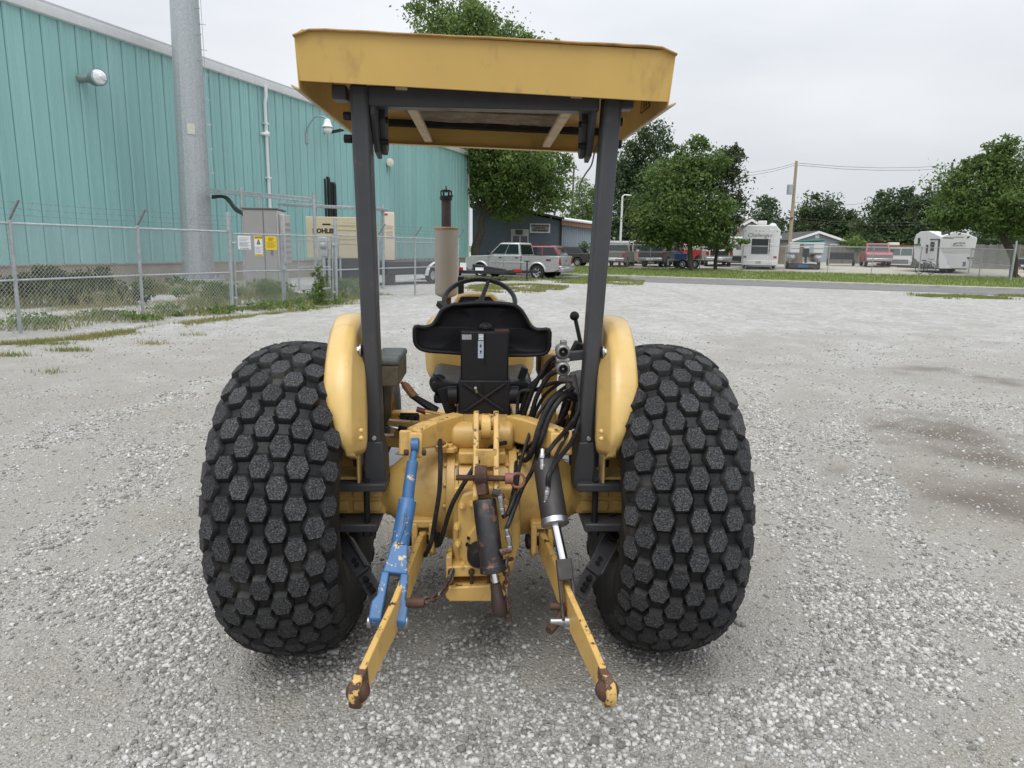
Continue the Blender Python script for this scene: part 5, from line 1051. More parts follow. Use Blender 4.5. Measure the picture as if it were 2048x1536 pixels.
mb = MB(); mb.span((-.15, -.01, h_ * .66), (.15, -.001, h_ * .72)); mb.span((-.12, -.01, h_ * .45), (.16, -.001, h_ * .62)); mb.build('label_print', mat('label_print_tan', (.50, .43, .34), .6, var=.3, scale=30), cc); mb = MB(); mb.span((-w_ / 2 + .04, -.01, h_ * .93), (-.05, -.001, h_ * .97)); mb.build('red_mark', mat('red_ink', (.4, .05, .04), .6), cc); mb = MB(); mb.span((-w_ / 2, .1, -1.0), (w_ / 2, .4, 0)); mb.build('stand', conc, cc)
for i, (px0, px1, pt, dep, lab) in enumerate(((636, 654, 474, 22.0, 'grey meter box on two posts behind the gate vine'), (661, 676, 472, 22.2, 'grey switch box on a post right of the gate'))):
    e, w_, h_ = gbox('utility_box', lab, 'box', px0, px1, pt, dep, .16, rad(6), galv, 1.25)
    mb = MB(); mb.lathe([(0, .10), (-.03, .10), (-.05, .05)], (0, -.001, h_ * .55), (0, 1, 0), 14, cap=True); mb.build('meter', steel, e); mb = MB(); mb.cyl((0, .08, 0), (0, .08, -1.3), .05, n=10); mb.build('conduit', galv, e)
    mb = MB(); mb.cyl((.14, .12, 0), (.14, .12, -1.3), .03, n=8); mb.build('conduit', galv, e)
# cable bridge on posts
ib = empty('cable_bridge', G(399, 573)); tag(ib, 'galvanised cable bridge on posts running from the monopole to the cabinets', 'cable bridge'); O = ib.location
def bp(px, py, d): return at(px, py, d) - O
for a, b in (((420, 384), (630, 404)),):
    A, B = bp(a[0], a[1], 26.5), bp(b[0], b[1], 24.5); mb = MB(); mb.bar(A, B, .55, .05); mb.build('tray', galv, ib, .01); mb = MB(); mb.bar(A + V(0, -.28, .05), B + V(0, -.28, .05), .03, .14); mb.build('tray_rail', galv, ib, .005)
A, B = bp(560, 407, 24), bp(628, 418, 24); C_ = bp(706, 415, 27); mb = MB(); mb.bar(bp(562, 409, 26), bp(708, 416, 25), .35, .10); mb.build('tray', galv, ib, .01)
mb = MB(); mb.bar(bp(740, 416, 25.5), bp(768, 420, 27), .35, .08); mb.build('tray', galv, ib, .01)
for px_, pt, dep in ((483, 382, 25), (628, 393, 24), (518, 400, 27), (766, 416, 27)):
    tp = bp(px_, pt, dep); mb = MB(); mb.cyl(V(tp.x + tp.z * math.sin(LEAN), tp.y, -.1), tp, .055, n=12); mb.cyl(tp, tp + V(0, 0, .12), .062, n=10); mb.build('post', galv, ib)
for k in range(3):
    mb = MB(); mb.tube([bp(425, 392 + k * 2, 27 + k * .1), bp(445, 392 + k, 26.6), bp(458, 398 + k * 3, 25.8), bp(470, 414 + k * 3, 25), bp(484, 424 + k * 2, 24.2), bp(488, 432, 23.6)], .04, 8, k=4); mb.build('coax_cable', MATS['black_pipe'], ib)
# railing and dark trailer behind the far fence
rl = empty('steel_railing', G(770, 570)); tag(rl, 'galvanised steel railing with upright bars beyond the far fence', 'railing'); O = rl.location; A, B = at(755, 484, 31) - O, at(880, 486, 37) - O; A2, B2 = at(755, 527, 31) - O, at(880, 524, 37) - O
mb = MB(); mb.cyl(A, B, .03, n=8); mb.build('rail', galv, rl); mb = MB(); mb.cyl(A2, B2, .03, n=8); mb.build('rail', galv, rl)
for k in range(15): q = (k + .5) / 15; mb = MB(); mb.cyl(along(A, B, q), along(A2, B2, q), .018, n=6); mb.build('baluster', galv, rl)
dt = empty('flatbed_trailer', (-4.9, 31.5, 0), rad(55)); tag(dt, 'black low trailer with a pale rounded mudguard behind the far fence', 'trailer')
mb = MB(); mb.span((-1.8, -.9, .42), (2.4, .9, .98)); mb.build('bed', MATS['tank_black'], dt, .03)
for x in (.9, 1.75):
    w = empty('wheel', (x, -.95, .36), 0, dt); mb = MB(); mb.lathe([(-.1, .2), (-.1, .34), (0, .36), (.1, .34), (.1, .2)], (0, 0, 0), (0, 1, 0), 20); mb.build('tyre', rubber, w); mb = MB(); mb.lathe([(-.04, .2), (-.02, .02)], (0, 0, 0), (0, 1, 0), 14); mb.build('rim', galv, w)
mb = MB(); R = [[V(1.35 + .85 * math.cos(a), y, .36 + .62 * math.sin(a)) for y in (-1.1, -.8)] for a in np.linspace(0, math.pi, 12)]; mb.loft(R, False, False); mb.build('mudguard', mat('pale_mudguard', (.6, .62, .64), .35), dt)
# ================================================================ vegetation
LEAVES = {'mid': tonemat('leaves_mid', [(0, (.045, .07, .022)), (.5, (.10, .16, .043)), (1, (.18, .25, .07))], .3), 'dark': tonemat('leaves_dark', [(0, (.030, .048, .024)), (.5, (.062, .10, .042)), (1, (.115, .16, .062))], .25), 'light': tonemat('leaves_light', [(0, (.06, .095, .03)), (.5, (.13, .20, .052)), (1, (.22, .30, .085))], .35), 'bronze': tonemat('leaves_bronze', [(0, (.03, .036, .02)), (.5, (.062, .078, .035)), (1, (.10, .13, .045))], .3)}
bark = mat('bark', (.075, .062, .05), .95, var=.3, scale=8, bump=.6, bscale=18)
def leafcloud(lobes, size, dens, seed, clump=26, gap=.55):
    """lobes: (centre, rx, ry, rz) in metres; leaves gather in clumps near the surface of each lobe"""
    r = np.random.default_rng(seed); C_, T_ = [], []
    for c, rx, ry, rz in lobes:
        n = int(9.5 * dens * (rx * rz) / (size * size)); k = max(8, int(clump * 1.5 * (rx * rz) ** .5 / 3)); d = r.normal(size=(k, 3)); d /= np.linalg.norm(d, axis=1)[:, None]; d *= (.35 + .68 * r.random(k) ** .5)[:, None]
        cc = d * np.array([rx, ry, rz]); cr = (.16 + .20 * r.random(k)) * min(rx, rz) * 1.25; ct = r.random(k); j = r.integers(0, k, n); g = r.normal(size=(n, 3)) * .55
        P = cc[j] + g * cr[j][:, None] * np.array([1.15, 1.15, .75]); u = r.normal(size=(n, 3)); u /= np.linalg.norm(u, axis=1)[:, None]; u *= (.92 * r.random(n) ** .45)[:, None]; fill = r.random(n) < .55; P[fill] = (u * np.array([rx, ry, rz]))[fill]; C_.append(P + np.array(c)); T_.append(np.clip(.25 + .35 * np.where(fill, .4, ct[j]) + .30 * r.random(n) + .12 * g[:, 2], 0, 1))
    P = np.concatenate(C_); T_ = np.concatenate(T_); n = len(P); a = r.normal(size=(n, 3)); a /= np.linalg.norm(a, axis=1)[:, None]; b = r.normal(size=(n, 3)); b -= a * (a * b).sum(1)[:, None]; b /= np.linalg.norm(b, axis=1)[:, None]
    s = (size * (.6 + .8 * r.random(n)))[:, None]; v = np.stack([P - a * s * .5, P + b * s * .30, P + a * s * .62, P - b * s * .30], 1).reshape(-1, 3); f = np.arange(4 * n).reshape(n, 4); return v, f, np.repeat(T_, 4)
def limb(mb, a, b, r0, r1, seed, n=6):
    r = random.Random(seed); P = [along(a, b, i / n) + V(*(r.uniform(-1, 1) * (b - a).length * .035 * (0 < i < n) for _ in range(3))) for i in range(n + 1)]; mb.tube(P, [r0 + (r1 - r0) * i / n for i in range(n + 1)], 8)
def tree(name, label, base_px, depth, lobes_px, leaf='mid', size=.2, dens=3.0, trunk=.25, seed=1, group=None, z0=None, trunk_px=None, thin=1.0, cat='tree'):
    bx_ = at(base_px, 520, depth).x; zz = (yard_z(bx_, depth) if z0 is None else z0); base = V(bx_, depth, zz); e = empty(name, base); tag(e, label, cat, group); L_ = []; rr = random.Random(seed); sc_ = depth / F
    for (cx_, cy_, rx_, ry_) in lobes_px:
        q = at(cx_, cy_, depth); rd_ = (rx_ + ry_) / 2 * sc_; L_.append(((q.x - base.x, rr.uniform(-.35, .35) * rd_, q.z - base.z), rx_ * sc_ * 1.0, rd_ * thin, ry_ * sc_))
    for (c, a_, b_, h_) in list(L_):
        for _ in range(3):
            th_ = rr.uniform(0, 6.283); el_ = rr.uniform(-.5, 1.2); k_ = rr.uniform(.22, .42); L_.append(((c[0] + a_ * .95 * math.cos(th_) * math.cos(el_), c[1] + b_ * .9 * math.sin(th_) * math.cos(el_), c[2] + h_ * .95 * math.sin(el_)), a_ * k_, b_ * k_, h_ * k_))
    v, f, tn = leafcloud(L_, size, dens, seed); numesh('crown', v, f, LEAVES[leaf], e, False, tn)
    if trunk:
        mb = MB(); top = V(*L_[0][0]); fork = V(top.x * .5, 0, max(.6, min(l[0][2] - l[3] * .6 for l in L_) + .3)); limb(mb, V(0, 0, -.2), fork, trunk, trunk * .75, seed)
        for i, (c, a_, b_, h_) in enumerate(L_[:len(lobes_px)]): limb(mb, fork, Vector(c) + V(0, 0, h_ * .35), trunk * .5, .03, seed + i)
        mb.build('trunk', bark, e, 0, 60)
    return e
G1 = 'trees beyond the road'
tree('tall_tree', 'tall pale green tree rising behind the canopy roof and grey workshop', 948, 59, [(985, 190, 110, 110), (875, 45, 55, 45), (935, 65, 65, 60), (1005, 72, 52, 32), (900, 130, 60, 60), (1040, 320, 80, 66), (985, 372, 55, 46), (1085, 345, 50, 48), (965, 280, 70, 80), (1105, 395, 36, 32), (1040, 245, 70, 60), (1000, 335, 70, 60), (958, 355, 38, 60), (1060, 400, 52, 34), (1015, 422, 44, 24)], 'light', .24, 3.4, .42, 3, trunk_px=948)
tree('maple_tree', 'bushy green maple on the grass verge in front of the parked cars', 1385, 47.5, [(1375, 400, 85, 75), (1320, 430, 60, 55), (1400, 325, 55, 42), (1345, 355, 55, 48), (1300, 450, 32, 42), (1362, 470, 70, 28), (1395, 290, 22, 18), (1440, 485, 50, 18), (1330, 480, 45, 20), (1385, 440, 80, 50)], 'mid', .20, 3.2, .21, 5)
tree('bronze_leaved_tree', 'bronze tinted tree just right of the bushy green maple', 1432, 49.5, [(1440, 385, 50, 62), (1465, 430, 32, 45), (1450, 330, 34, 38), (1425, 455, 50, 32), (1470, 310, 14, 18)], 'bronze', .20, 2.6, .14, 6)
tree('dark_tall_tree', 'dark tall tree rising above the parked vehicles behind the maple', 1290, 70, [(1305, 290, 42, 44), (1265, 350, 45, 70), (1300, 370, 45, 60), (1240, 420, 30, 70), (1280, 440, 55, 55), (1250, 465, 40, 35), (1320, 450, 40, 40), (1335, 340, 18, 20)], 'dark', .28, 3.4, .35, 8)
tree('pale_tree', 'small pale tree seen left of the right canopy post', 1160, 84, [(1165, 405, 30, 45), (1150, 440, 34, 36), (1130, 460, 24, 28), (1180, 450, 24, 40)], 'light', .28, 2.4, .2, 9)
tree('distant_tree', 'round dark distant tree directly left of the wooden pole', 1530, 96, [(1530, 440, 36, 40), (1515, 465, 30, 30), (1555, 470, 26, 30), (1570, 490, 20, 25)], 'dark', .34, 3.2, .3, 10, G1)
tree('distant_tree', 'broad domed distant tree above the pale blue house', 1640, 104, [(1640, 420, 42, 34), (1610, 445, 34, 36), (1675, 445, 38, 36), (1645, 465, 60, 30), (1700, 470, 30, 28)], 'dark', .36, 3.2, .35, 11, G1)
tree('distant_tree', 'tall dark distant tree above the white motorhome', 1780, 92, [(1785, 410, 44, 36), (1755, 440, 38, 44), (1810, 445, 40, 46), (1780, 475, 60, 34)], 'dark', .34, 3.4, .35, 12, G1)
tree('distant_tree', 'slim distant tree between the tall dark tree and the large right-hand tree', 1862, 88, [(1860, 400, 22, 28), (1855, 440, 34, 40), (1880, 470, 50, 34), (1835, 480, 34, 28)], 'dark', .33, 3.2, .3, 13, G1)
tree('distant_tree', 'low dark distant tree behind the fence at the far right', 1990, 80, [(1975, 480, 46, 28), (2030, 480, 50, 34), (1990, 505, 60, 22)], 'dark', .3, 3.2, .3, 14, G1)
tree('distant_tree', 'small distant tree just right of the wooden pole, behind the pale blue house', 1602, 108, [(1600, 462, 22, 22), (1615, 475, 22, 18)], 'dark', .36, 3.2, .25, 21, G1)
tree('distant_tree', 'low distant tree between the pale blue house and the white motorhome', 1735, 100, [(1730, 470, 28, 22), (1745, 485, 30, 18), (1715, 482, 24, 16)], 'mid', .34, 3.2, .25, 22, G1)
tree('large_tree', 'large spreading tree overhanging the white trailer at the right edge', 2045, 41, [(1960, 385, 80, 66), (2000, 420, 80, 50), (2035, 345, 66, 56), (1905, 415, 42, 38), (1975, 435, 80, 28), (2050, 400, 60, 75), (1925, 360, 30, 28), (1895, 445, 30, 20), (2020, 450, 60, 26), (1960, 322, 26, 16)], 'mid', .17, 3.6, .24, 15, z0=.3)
tree('round_bush', 'bright green bush beside the pale blue house', 1705, 71, [(1705, 488, 24, 14), (1692, 494, 16, 10), (1722, 493, 16, 9)], 'light', .2, 3.2, 0, 16, cat='bush')
tree('conifer', 'small dark conifer behind the red pickup', 1752, 74, [(1752, 476, 5, 10), (1752, 490, 8, 14), (1752, 503, 11, 12)], 'dark', .2, 4, .1, 17)
tree('sapling', 'thin sapling before the pale blue shed left of the canopy post', 1168, 54, [(1168, 490, 10, 8), (1162, 498, 8, 6), (1175, 497, 8, 8)], 'mid', .14, 1.6, .03, 18)
# weeds by the compound: broad clumps, each a thing
def weed(name, label, px, py, w_, h_, seed, leaf='mid', depth_back=1.0, size=.07, dens=2.2, z0=0.0):
    b = G(px, py, z0); e = empty(name, b); tag(e, label, 'weeds', 'weeds round the compound fence'); r = np.random.default_rng(seed); L_ = []
    for i in range(7): L_.append(((r.uniform(-.5, .5) * w_, r.uniform(-.4, .4) * w_ * depth_back, h_ * r.uniform(.2, .75)), w_ * .26, w_ * .24, h_ * r.uniform(.2, .34)))
    v, f, tn = leafcloud(L_, size, dens, seed, 40); v[:, 2] = np.maximum(v[:, 2], .0); numesh('foliage', v, f, LEAVES[leaf], e, False, tn)
    P = np.column_stack([r.uniform(-.55, .55, 300) * w_, r.uniform(-.4, .4, 300) * w_ * depth_back, np.zeros(300)]); v, f, tn = blades(P, h_ * .8, .012, (.1, .7), r); numesh('stems', v, f, grs, e, False, tn)['kind'] = 'stuff'; return e
weed('weed_clump', 'tall weeds with a dark bush before the wall behind the leftmost fence post', 120, 598, 2.6, .95, 41, 'bronze')
weed('weed_clump', 'low brownish weeds at the very left behind the fence', 15, 612, 1.8, .75, 42, 'bronze')
weed('dark_bush', 'small dark bush among the tall weeds against the tan foundation', 85, 565, 1.0, 1.75, 43, 'mid')
weed('weed_clump', 'green weeds left of the monopole base', 335, 588, 1.6, .55, 44)
weed('weed_clump', 'leafy weeds between the monopole and the gate post', 425, 612, 1.3, .65, 45)
weed('weed_clump', 'brown green weeds at the foot of the signed gate leaf', 520, 598, 1.7, .65, 46)
weed('weed_clump', 'bright low weeds under the signed gate leaf', 545, 617, 1.8, .22, 47, 'light')
weed('weed_clump', 'bright creeping weeds under the wicket gate leaf', 630, 606, 1.9, .35, 48, 'light')
weed('weed_clump', 'pale tall grass behind the fence right of the gate', 690, 594, 1.3, .62, 49, 'light')
def vine(px, py, depth, h_, seed):
    b = at(px, py, depth); e = empty('climbing_vine', (b.x, b.y, 0)); tag(e, 'bright green vine climbing the gate beside the wicket frame', 'vine'); r = random.Random(seed); L_ = [((r.uniform(-.12, .12) * (1.5 - i / 8), 0, h_ * (i + .3) / 8), .17 * (1.5 - i / 8), .10, .13) for i in range(8)]
    v, f, tn = leafcloud(L_, .055, 2.4, seed, 30); numesh('foliage', v, f, LEAVES['light'], e, False, tn); mb = MB(); mb.tube([(0, 0, 0), (.04, 0, h_ * .4), (-.03, 0, h_ * .95)], .012, 6, k=4); mb.build('stem', bark, e)
weed('weed_clump', 'short weeds at the foot of the second fence post', 240, 640, 1.5, .22, 51, 'light')
weed('weed_clump', 'short weeds at the foot of the leftmost fence post', 60, 655, 1.6, .25, 52, 'light')
weed('weed_clump', 'grassy weeds between the second post and the gate', 380, 628, 1.5, .25, 53, 'light')
weed('weed_clump', 'brown weeds half way between the leftmost and second posts', 190, 612, 1.8, .6, 54, 'bronze')
vine(641, 600, 19.1, 1.05, 50)
# grass strip outside the fence and stray tufts on the lot
def strip(P, n, half, h, w, tone, seed):
    r = np.random.default_rng(seed); P = np.array(P); seg = r.integers(0, len(P) - 1, n); q = r.random(n)[:, None]; B = P[seg] * (1 - q) + P[seg + 1] * q + r.normal(size=(n, 2)) * half; k = vnoise(B[:, 0], B[:, 1], .5, 91); B = B[k > .42]; return blades(np.column_stack([B, gz(B[:, 0], B[:, 1])]), h, w, tone, r)
r = np.random.default_rng(8)
ss = [strip(gp((0, 690), (150, 680), (260, 663), (430, 640), (560, 627), (700, 607)), 9000, .16, .055, .006, (.05, .75), 61), strip(gp((470, 622), (600, 606), (700, 598), (760, 590)), 5000, .25, .09, .008, (.3, 1), 62), strip(gp((60, 620), (200, 610), (420, 604)), 3500, .5, .10, .008, (0, .5), 63), strip(gp((0, 650), (100, 640), (250, 622)), 1500, .6, .05, .008, (.0, .5), 64)]
pool('fence_grass', ss, 'thin straggly grass growing along the foot of the compound fence')
for px_, py_, n_, lab in ((140, 702, 260, 'darkest grass tuft on the gravel left of the tractor'), (308, 688, 120, 'brownish grass tuft on the gravel nearest the left tyre'), (22, 712, 160, 'pale grass tuft at the left edge of the gravel'), (116, 688, 150, 'pale grass tuft just behind the darkest one'), (388, 671, 70, 'tiny grass tuft by itself on the gravel before the gate'), (97, 746, 60, 'tiny grass tuft furthest forward on the left gravel')):
    b = G(px_, py_); e = empty('grass_tuft', b); tag(e, lab, 'grass', 'grass tufts on the gravel'); P = np.column_stack([r.normal(size=n_) * .14, r.normal(size=n_) * .07, np.zeros(n_)]); v, f, tn = blades(P, .06, .006, (.1, .9) if n_ != 120 else (0, .3), r); numesh('blades', v, f, grs, e, False, tn)['kind'] = 'stuff'
# ================================================================ buildings across the street
bgrey = mat('blue_grey_siding', (.125, .150, .180), .75, var=.08, scale=1.2)
lblue = mat('light_blue_corrugated', (.36, .43, .50), .5, var=.08, scale=1)
droof = mat('dark_roof', (.04, .042, .045), .8, var=.2)
D = 63; e = empty('grey_workshop', at(1030, 535, D) * 1); e.location.z = 0; tag(e, 'low blue grey workshop with a shallow gable and a sign, behind the pickup', 'building'); O = e.location
def fx(px, py, d=D): return at(px, py, d) - Vector((O.x, O.y, 0))
mb = MB(); poly = [(fx(945, 540).x, -.3), (fx(1121, 540).x, -.3), (fx(1121, 441).x, fx(1121, 441).z), (fx(968, 411).x, fx(968, 411).z), (fx(945, 417).x, fx(945, 417).z)]; mb.prism(poly, lambda a, b, q: V(a, q, b), 0, 14); mb.build('wall', bgrey, e)
mb = MB(); a, b, c = fx(1128, 440), fx(968, 406), fx(940, 413)
for p0, p1 in ((a, b), (b, c)): mb.prism([(p0.x, p0.z), (p1.x, p1.z), (p1.x, p1.z + .18), (p0.x, p0.z + .18)], lambda x, z, q: V(x, q, z), -.45, 14.2)
mb.build('roof', droof, e)
sg = empty('shop_sign', V(O.x, O.y, 0)); tag(sg, 'framed weathered sign board on the grey workshop wall', 'sign'); a, b = fx(1060, 447), fx(1100, 466)
mb = MB(); mb.span((a.x, -.10, b.z), (b.x, -.02, a.z)); mb.build('frame', whitet, sg); mb = MB(); mb.span((a.x + .12, -.12, b.z + .10), (b.x - .12, -.09, a.z - .10)); mb.build('board', mat('sign_board_mottled', (.30, .30, .27), .7, var=.35, scale=4), sg)
for k, (zz, ww) in enumerate(((.80, .92), (.52, .55), (.24, .70))):
    z = b.z + (a.z - b.z) * zz; n_ = 12 if k != 1 else 7; w_ = (b.x - a.x) * ww; x0 = (a.x + b.x) / 2 - w_ / 2 + (0 if k else 0)
    for j in range(n_): mb = MB(); mb.span((x0 + w_ * (j + .1) / n_, -.14, z - .075), (x0 + w_ * (j + .1 + .55 + .25 * ((j * 5) % 3) / 2) / n_, -.12, z + .075)); mb.build('letter', mat('sign_letter_dark', (.05, .045, .06), .7) if k != 1 else mat('sign_letter_rust', (.16, .07, .06), .7), sg)
a, b = fx(1022, 458), fx(1057, 500); mb = MB(); mb.span((a.x, -.12, b.z), (b.x, .01, a.z)); mb.build('window_frame', mat('grey_white_trim', (.48, .49, .48), .6), e)
for px0, px1 in ((1026, 1038), (1042, 1054)): a, b = fx(px0, 472), fx(px1, 497); mb = MB(); mb.span((a.x, -.15, b.z), (b.x, -.11, a.z)); mb.build('window', glass('dark_glass', (.02, .028, .028), .1), e)
a, b = fx(1031, 460), fx(1045, 469); mb = MB(); mb.span((a.x, -.5, b.z), (b.x, -.1, a.z)); mb.build('air_conditioner', mat('ac_dark', (.05, .06, .055), .6), e)
mb = MB(); a = fx(1122, 445); mb.cyl((a.x, -.1, a.z), (a.x, -.1, .2), .08, n=8); mb.build('downspout', droof, e)
sh_ = empty('corrugated_shed', V(O.x, O.y, 0)); tag(sh_, 'light blue corrugated shed with a rusty eave, joined to the grey workshop', 'building'); a, b = fx(1123, 450), fx(1215, 462)
n_ = 22
for i in range(n_):
    x0 = a.x + (b.x - a.x) * i / n_; x1 = a.x + (b.x - a.x) * (i + 1) / n_; m_ = (x0 + x1) / 2; mb = MB(); mb.prism([(x0, 0.02), (m_ - .06, .02), (m_ - .03, -.04), (m_ + .03, -.04), (m_ + .06, .02), (x1 - .005, .02), (x1 - .005, .06), (x0, .06)], lambda u, w, q: V(u, w, q), -.1, a.z - (a.z - b.z) * i / n_ + .2); mb.build('corrugated_sheet', lblue, sh_)
mb = MB(); mb.span((a.x, .1, -.2), (b.x, 12, a.z - .3)); mb.build('wall', lblue, sh_)
mb = MB(); mb.prism([(a.x, a.z), (b.x, b.z), (b.x, b.z + .42), (a.x, a.z + .42)], lambda x, z, q: V(x, q, z), -.35, -.05); mb.build('eave_board', mat('faded_red_eave', (.30, .16, .12), .8, var=.2), sh_)
mb = MB(); mb.prism([(a.x, a.z + .43), (b.x, b.z + .43), (b.x, b.z + .56), (a.x, a.z + .56)], lambda x, z, q: V(x, q, z + q * .06), -.45, 11); mb.build('roof', whitet, sh_)
def house(name, label, px0, px1, pxa, py_eave, py_apex, D, m, trimm, roofm, ext=0, back=9, zb=.3):
    e = empty(name, (at((px0 + px1) / 2, 500, D).x, D, zb)); tag(e, label, 'house'); O = e.location
    def g(px, py): p = at(px, py, D); return p.x - O.x, p.z - O.z
    (x0, z0), (x1, z1), (xa, za) = g(px0, py_eave), g(px1, py_eave), g(pxa, py_apex); z0 = z1 = (z0 + z1) / 2; k = .35
    mb = MB(); mb.prism([(x0 + k, -.4), (x1 - k, -.4), (x1 - k, z1 + .1), (xa, za - .15), (x0 + k, z0 + .1)], lambda a, b, q: V(a, q, b), 0, back); mb.build('wall', m, e)
    for A, B in (((x0, z0), (xa, za)), ((xa, za), (x1, z1))):
        mb = MB(); mb.prism([A, B, (B[0], B[1] + .12), (A[0], A[1] + .12)], lambda a, b, q: V(a, q, b), -.4, back + .3); mb.build('roof', roofm, e); mb = MB(); mb.prism([(A[0], A[1] - .14), (B[0], B[1] - .14), (B[0], B[1] + .10), (A[0], A[1] + .10)], lambda a, b, q: V(a, q, b), -.46, -.40); mb.build('barge_board', trimm, e)
    for zz in np.arange(.2, za - .3, .22):
        s_ = max(0, (zz - z0) / (za - z0)); xa0 = x0 + k + (xa - x0 - k) * s_; xa1 = x1 - k + (xa - x1 + k) * s_
        if xa1 - xa0 > .3: mb = MB(); mb.prism([(xa0 + .05, zz), (xa1 - .05, zz), (xa1 - .05, zz + .2), (xa0 + .05, zz + .2)], lambda a, b, q: V(a, q - (zz + .2 - b) * .08, b), -.012, -.002); mb.build('clapboard', m, e)
    return e, g
hb, g = house('pale_blue_house', 'pale blue clapboard house with a white trimmed gable and round vent', 1577, 1694, 1635, 483, 464, 76, mat('pale_blue_clapboard', (.33, .38, .42), .7, var=.05), whitet, droof)
x, z = g(1634, 472); mb = MB(); mb.cyl((x, -.02, z), (x, -.08, z), .26, n=18); mb.build('gable_vent', whitet, hb); x, z = g(1672, 495); mb = MB(); mb.span((x - .7, -.06, z - .35), (x + .7, -.0, z + .35)); mb.build('window_frame', whitet, hb); mb = MB(); mb.span((x - .55, -.08, z - .25), (x + .55, -.05, z + .25)); mb.build('window', mat('reflective_pane', (.5, .53, .55), .2), hb)
hc, g = house('beige_house', 'beige gabled house half hidden behind the white fifth-wheel trailer', 1440, 1560, 1501, 474, 440, 72, mat('beige_siding', (.40, .355, .30), .7, var=.05), whitet, mat('brown_roof', (.13, .10, .08), .8))
x, z = g(1487, 487); mb = MB(); mb.span((x - 1.2, -.06, z - .4), (x + 1.2, 0, z + .3)); mb.build('window', glass('dark_glass'), hc)
# wooden fences, posts
wood = mat('weathered_wood', (.20, .165, .125), .85, var=.25, scale=3, orand=.2); woodg = mat('grey_weathered_wood', (.17, .16, .145), .85, var=.2, scale=3, orand=.2)
def plank_fence(label, px0, px1, py, D0, D1, m, h=1.85):
    A, B = at(px0, py, D0), at(px1, py, D1); A.z = yard_z(A.x, A.y); B.z = yard_z(B.x, B.y); e = empty('wooden_fence', A); tag(e, label, 'fence'); n_ = int((B - A).length / .15); d_ = (B - A) / n_; rr = random.Random(3)
    for i in range(n_): c = d_ * (i + .5); mb = MB(); hh = h + rr.uniform(-.04, .04); mb.box((c.x, c.y, c.z + hh / 2), (.135, .025, hh), Matrix.Rotation(math.atan2(d_.y, d_.x), 3, 'Z')); mb.build('plank', m, e)
    for z in (.4, 1.4): mb = MB(); mb.bar(V(0, .04, z), B - A + V(0, .04, z), .05, .09); mb.build('rail', m, e)
plank_fence('brown wooden plank fence between the white fifth-wheel trailer and the pontoon boat', 1545, 1607, 500, 66, 66.5, wood); plank_fence('grey wooden plank fence behind the black utility trailer', 1655, 1725, 500, 70, 71, woodg, 1.75); plank_fence('grey wooden plank fence between motorhome and white travel trailer', 1815, 1850, 500, 62, 60, woodg, 1.6); plank_fence('mottled grey plank fence at the far right', 1945, 2060, 510, 58, 56, woodg, 1.9)
# utility poles and wires
polew = mat('pole_wood', (.36, .28, .19), .85, var=.15, scale=2, stretch=(1, 1, .2)); poled = mat('pole_dark', (.08, .075, .07), .85)
def upole(label, px0, py0, px1, py1, D, m, arms=(), r0=.17, r1=.12):
    a, b = at(px0, py0, D), at(px1, py1, D); e = empty('utility_pole', (a.x, D, yard_z(a.x, D))); tag(e, label, 'pole'); O = e.location; mb = MB(); bb = b - O; mb.tube([V(0, 0, -.3), bb * .5, bb], [r0, (r0 + r1) / 2, r1], 10); mb.build('pole', m, e)
    for (pxa, pya, pxb, pyb) in arms: p, q = at(pxa, pya, D) - O, at(pxb, pyb, D) - O; mb = MB(); mb.bar(p + V(0, -.15, 0), q + V(0, -.15, 0), .10, .12); mb.build('cross_arm', poled, e); 
    return e
up = upole('tall pale wooden utility pole with a transformer beside the fifth-wheel trailer', 1577, 520, 1593, 322, 63, polew, ((1570, 438, 1584, 436),))
O = up.location; c = at(1580, 378, 62.6) - O; mb = MB(); mb.lathe([(-.45, .2), (-.42, .26), (.35, .26), (.42, .2)], c, (0, 0, 1), 16, cap=True); mb.build('transformer', galv, up); mb = MB(); mb.bar(c, at(1588, 376, 63) - O, .05, .05); mb.build('bracket', poled, up)
upole('dark utility pole with one cross-arm above the large right-hand tree', 1890, 520, 1905, 325, 78, poled, ((1878, 347, 1912, 345),), .15, .11)
upole('distant dark utility pole with two cross-arms left of the right canopy post', 1140, 520, 1148, 334, 120, poled, ((1143, 335, 1158, 341), (1138, 352, 1156, 357)), .2, .14)
wm = mat('power_wire', (.03, .03, .03), .6)
for i, (a, b, D0, D1, lab) in enumerate((((1593, 326), (1905, 330), 63, 78, 'topmost power line between the two street poles'), ((1592, 330), (1905, 336), 63, 78, 'second power line between the two street poles'), ((1587, 436), (1900, 440), 62, 76, 'upper service line below the tree tops'), ((1587, 440), (1900, 446), 62, 76, 'lower service line below the tree tops'), ((1593, 326), (1450, 345), 63, 90, 'upper power line running left from the wooden pole'), ((1592, 330), (1450, 352), 63, 90, 'lower power line running left from the wooden pole'), ((1586, 404), (1740, 404), 62, 95, 'middle line crossing above the pale blue house'), ((1588, 436), (1400, 455), 62, 66, 'line sagging left behind the fifth-wheel trailer'))):
    A, B = at(*a, D0), at(*b, D1); o = empty('power_line', A); tag(o, lab, 'wire', 'power lines over the yard'); mb = MB(); mb.tube([V(0, 0, 0)] + [(B - A) * q - V(0, 0, 4 * q * (1 - q) * .35) for q in (.25, .5, .75)] + [B - A], .016, 5); mb.build('cable', wm, o)
lp = empty('street_lamp', at(1239, 520, 58)); lp.location.z = yard_z(lp.location.x, 58); tag(lp, 'slim pale street lamp rising beside the parked trucks', 'street lamp'); tp = at(1245, 393, 58) - lp.location
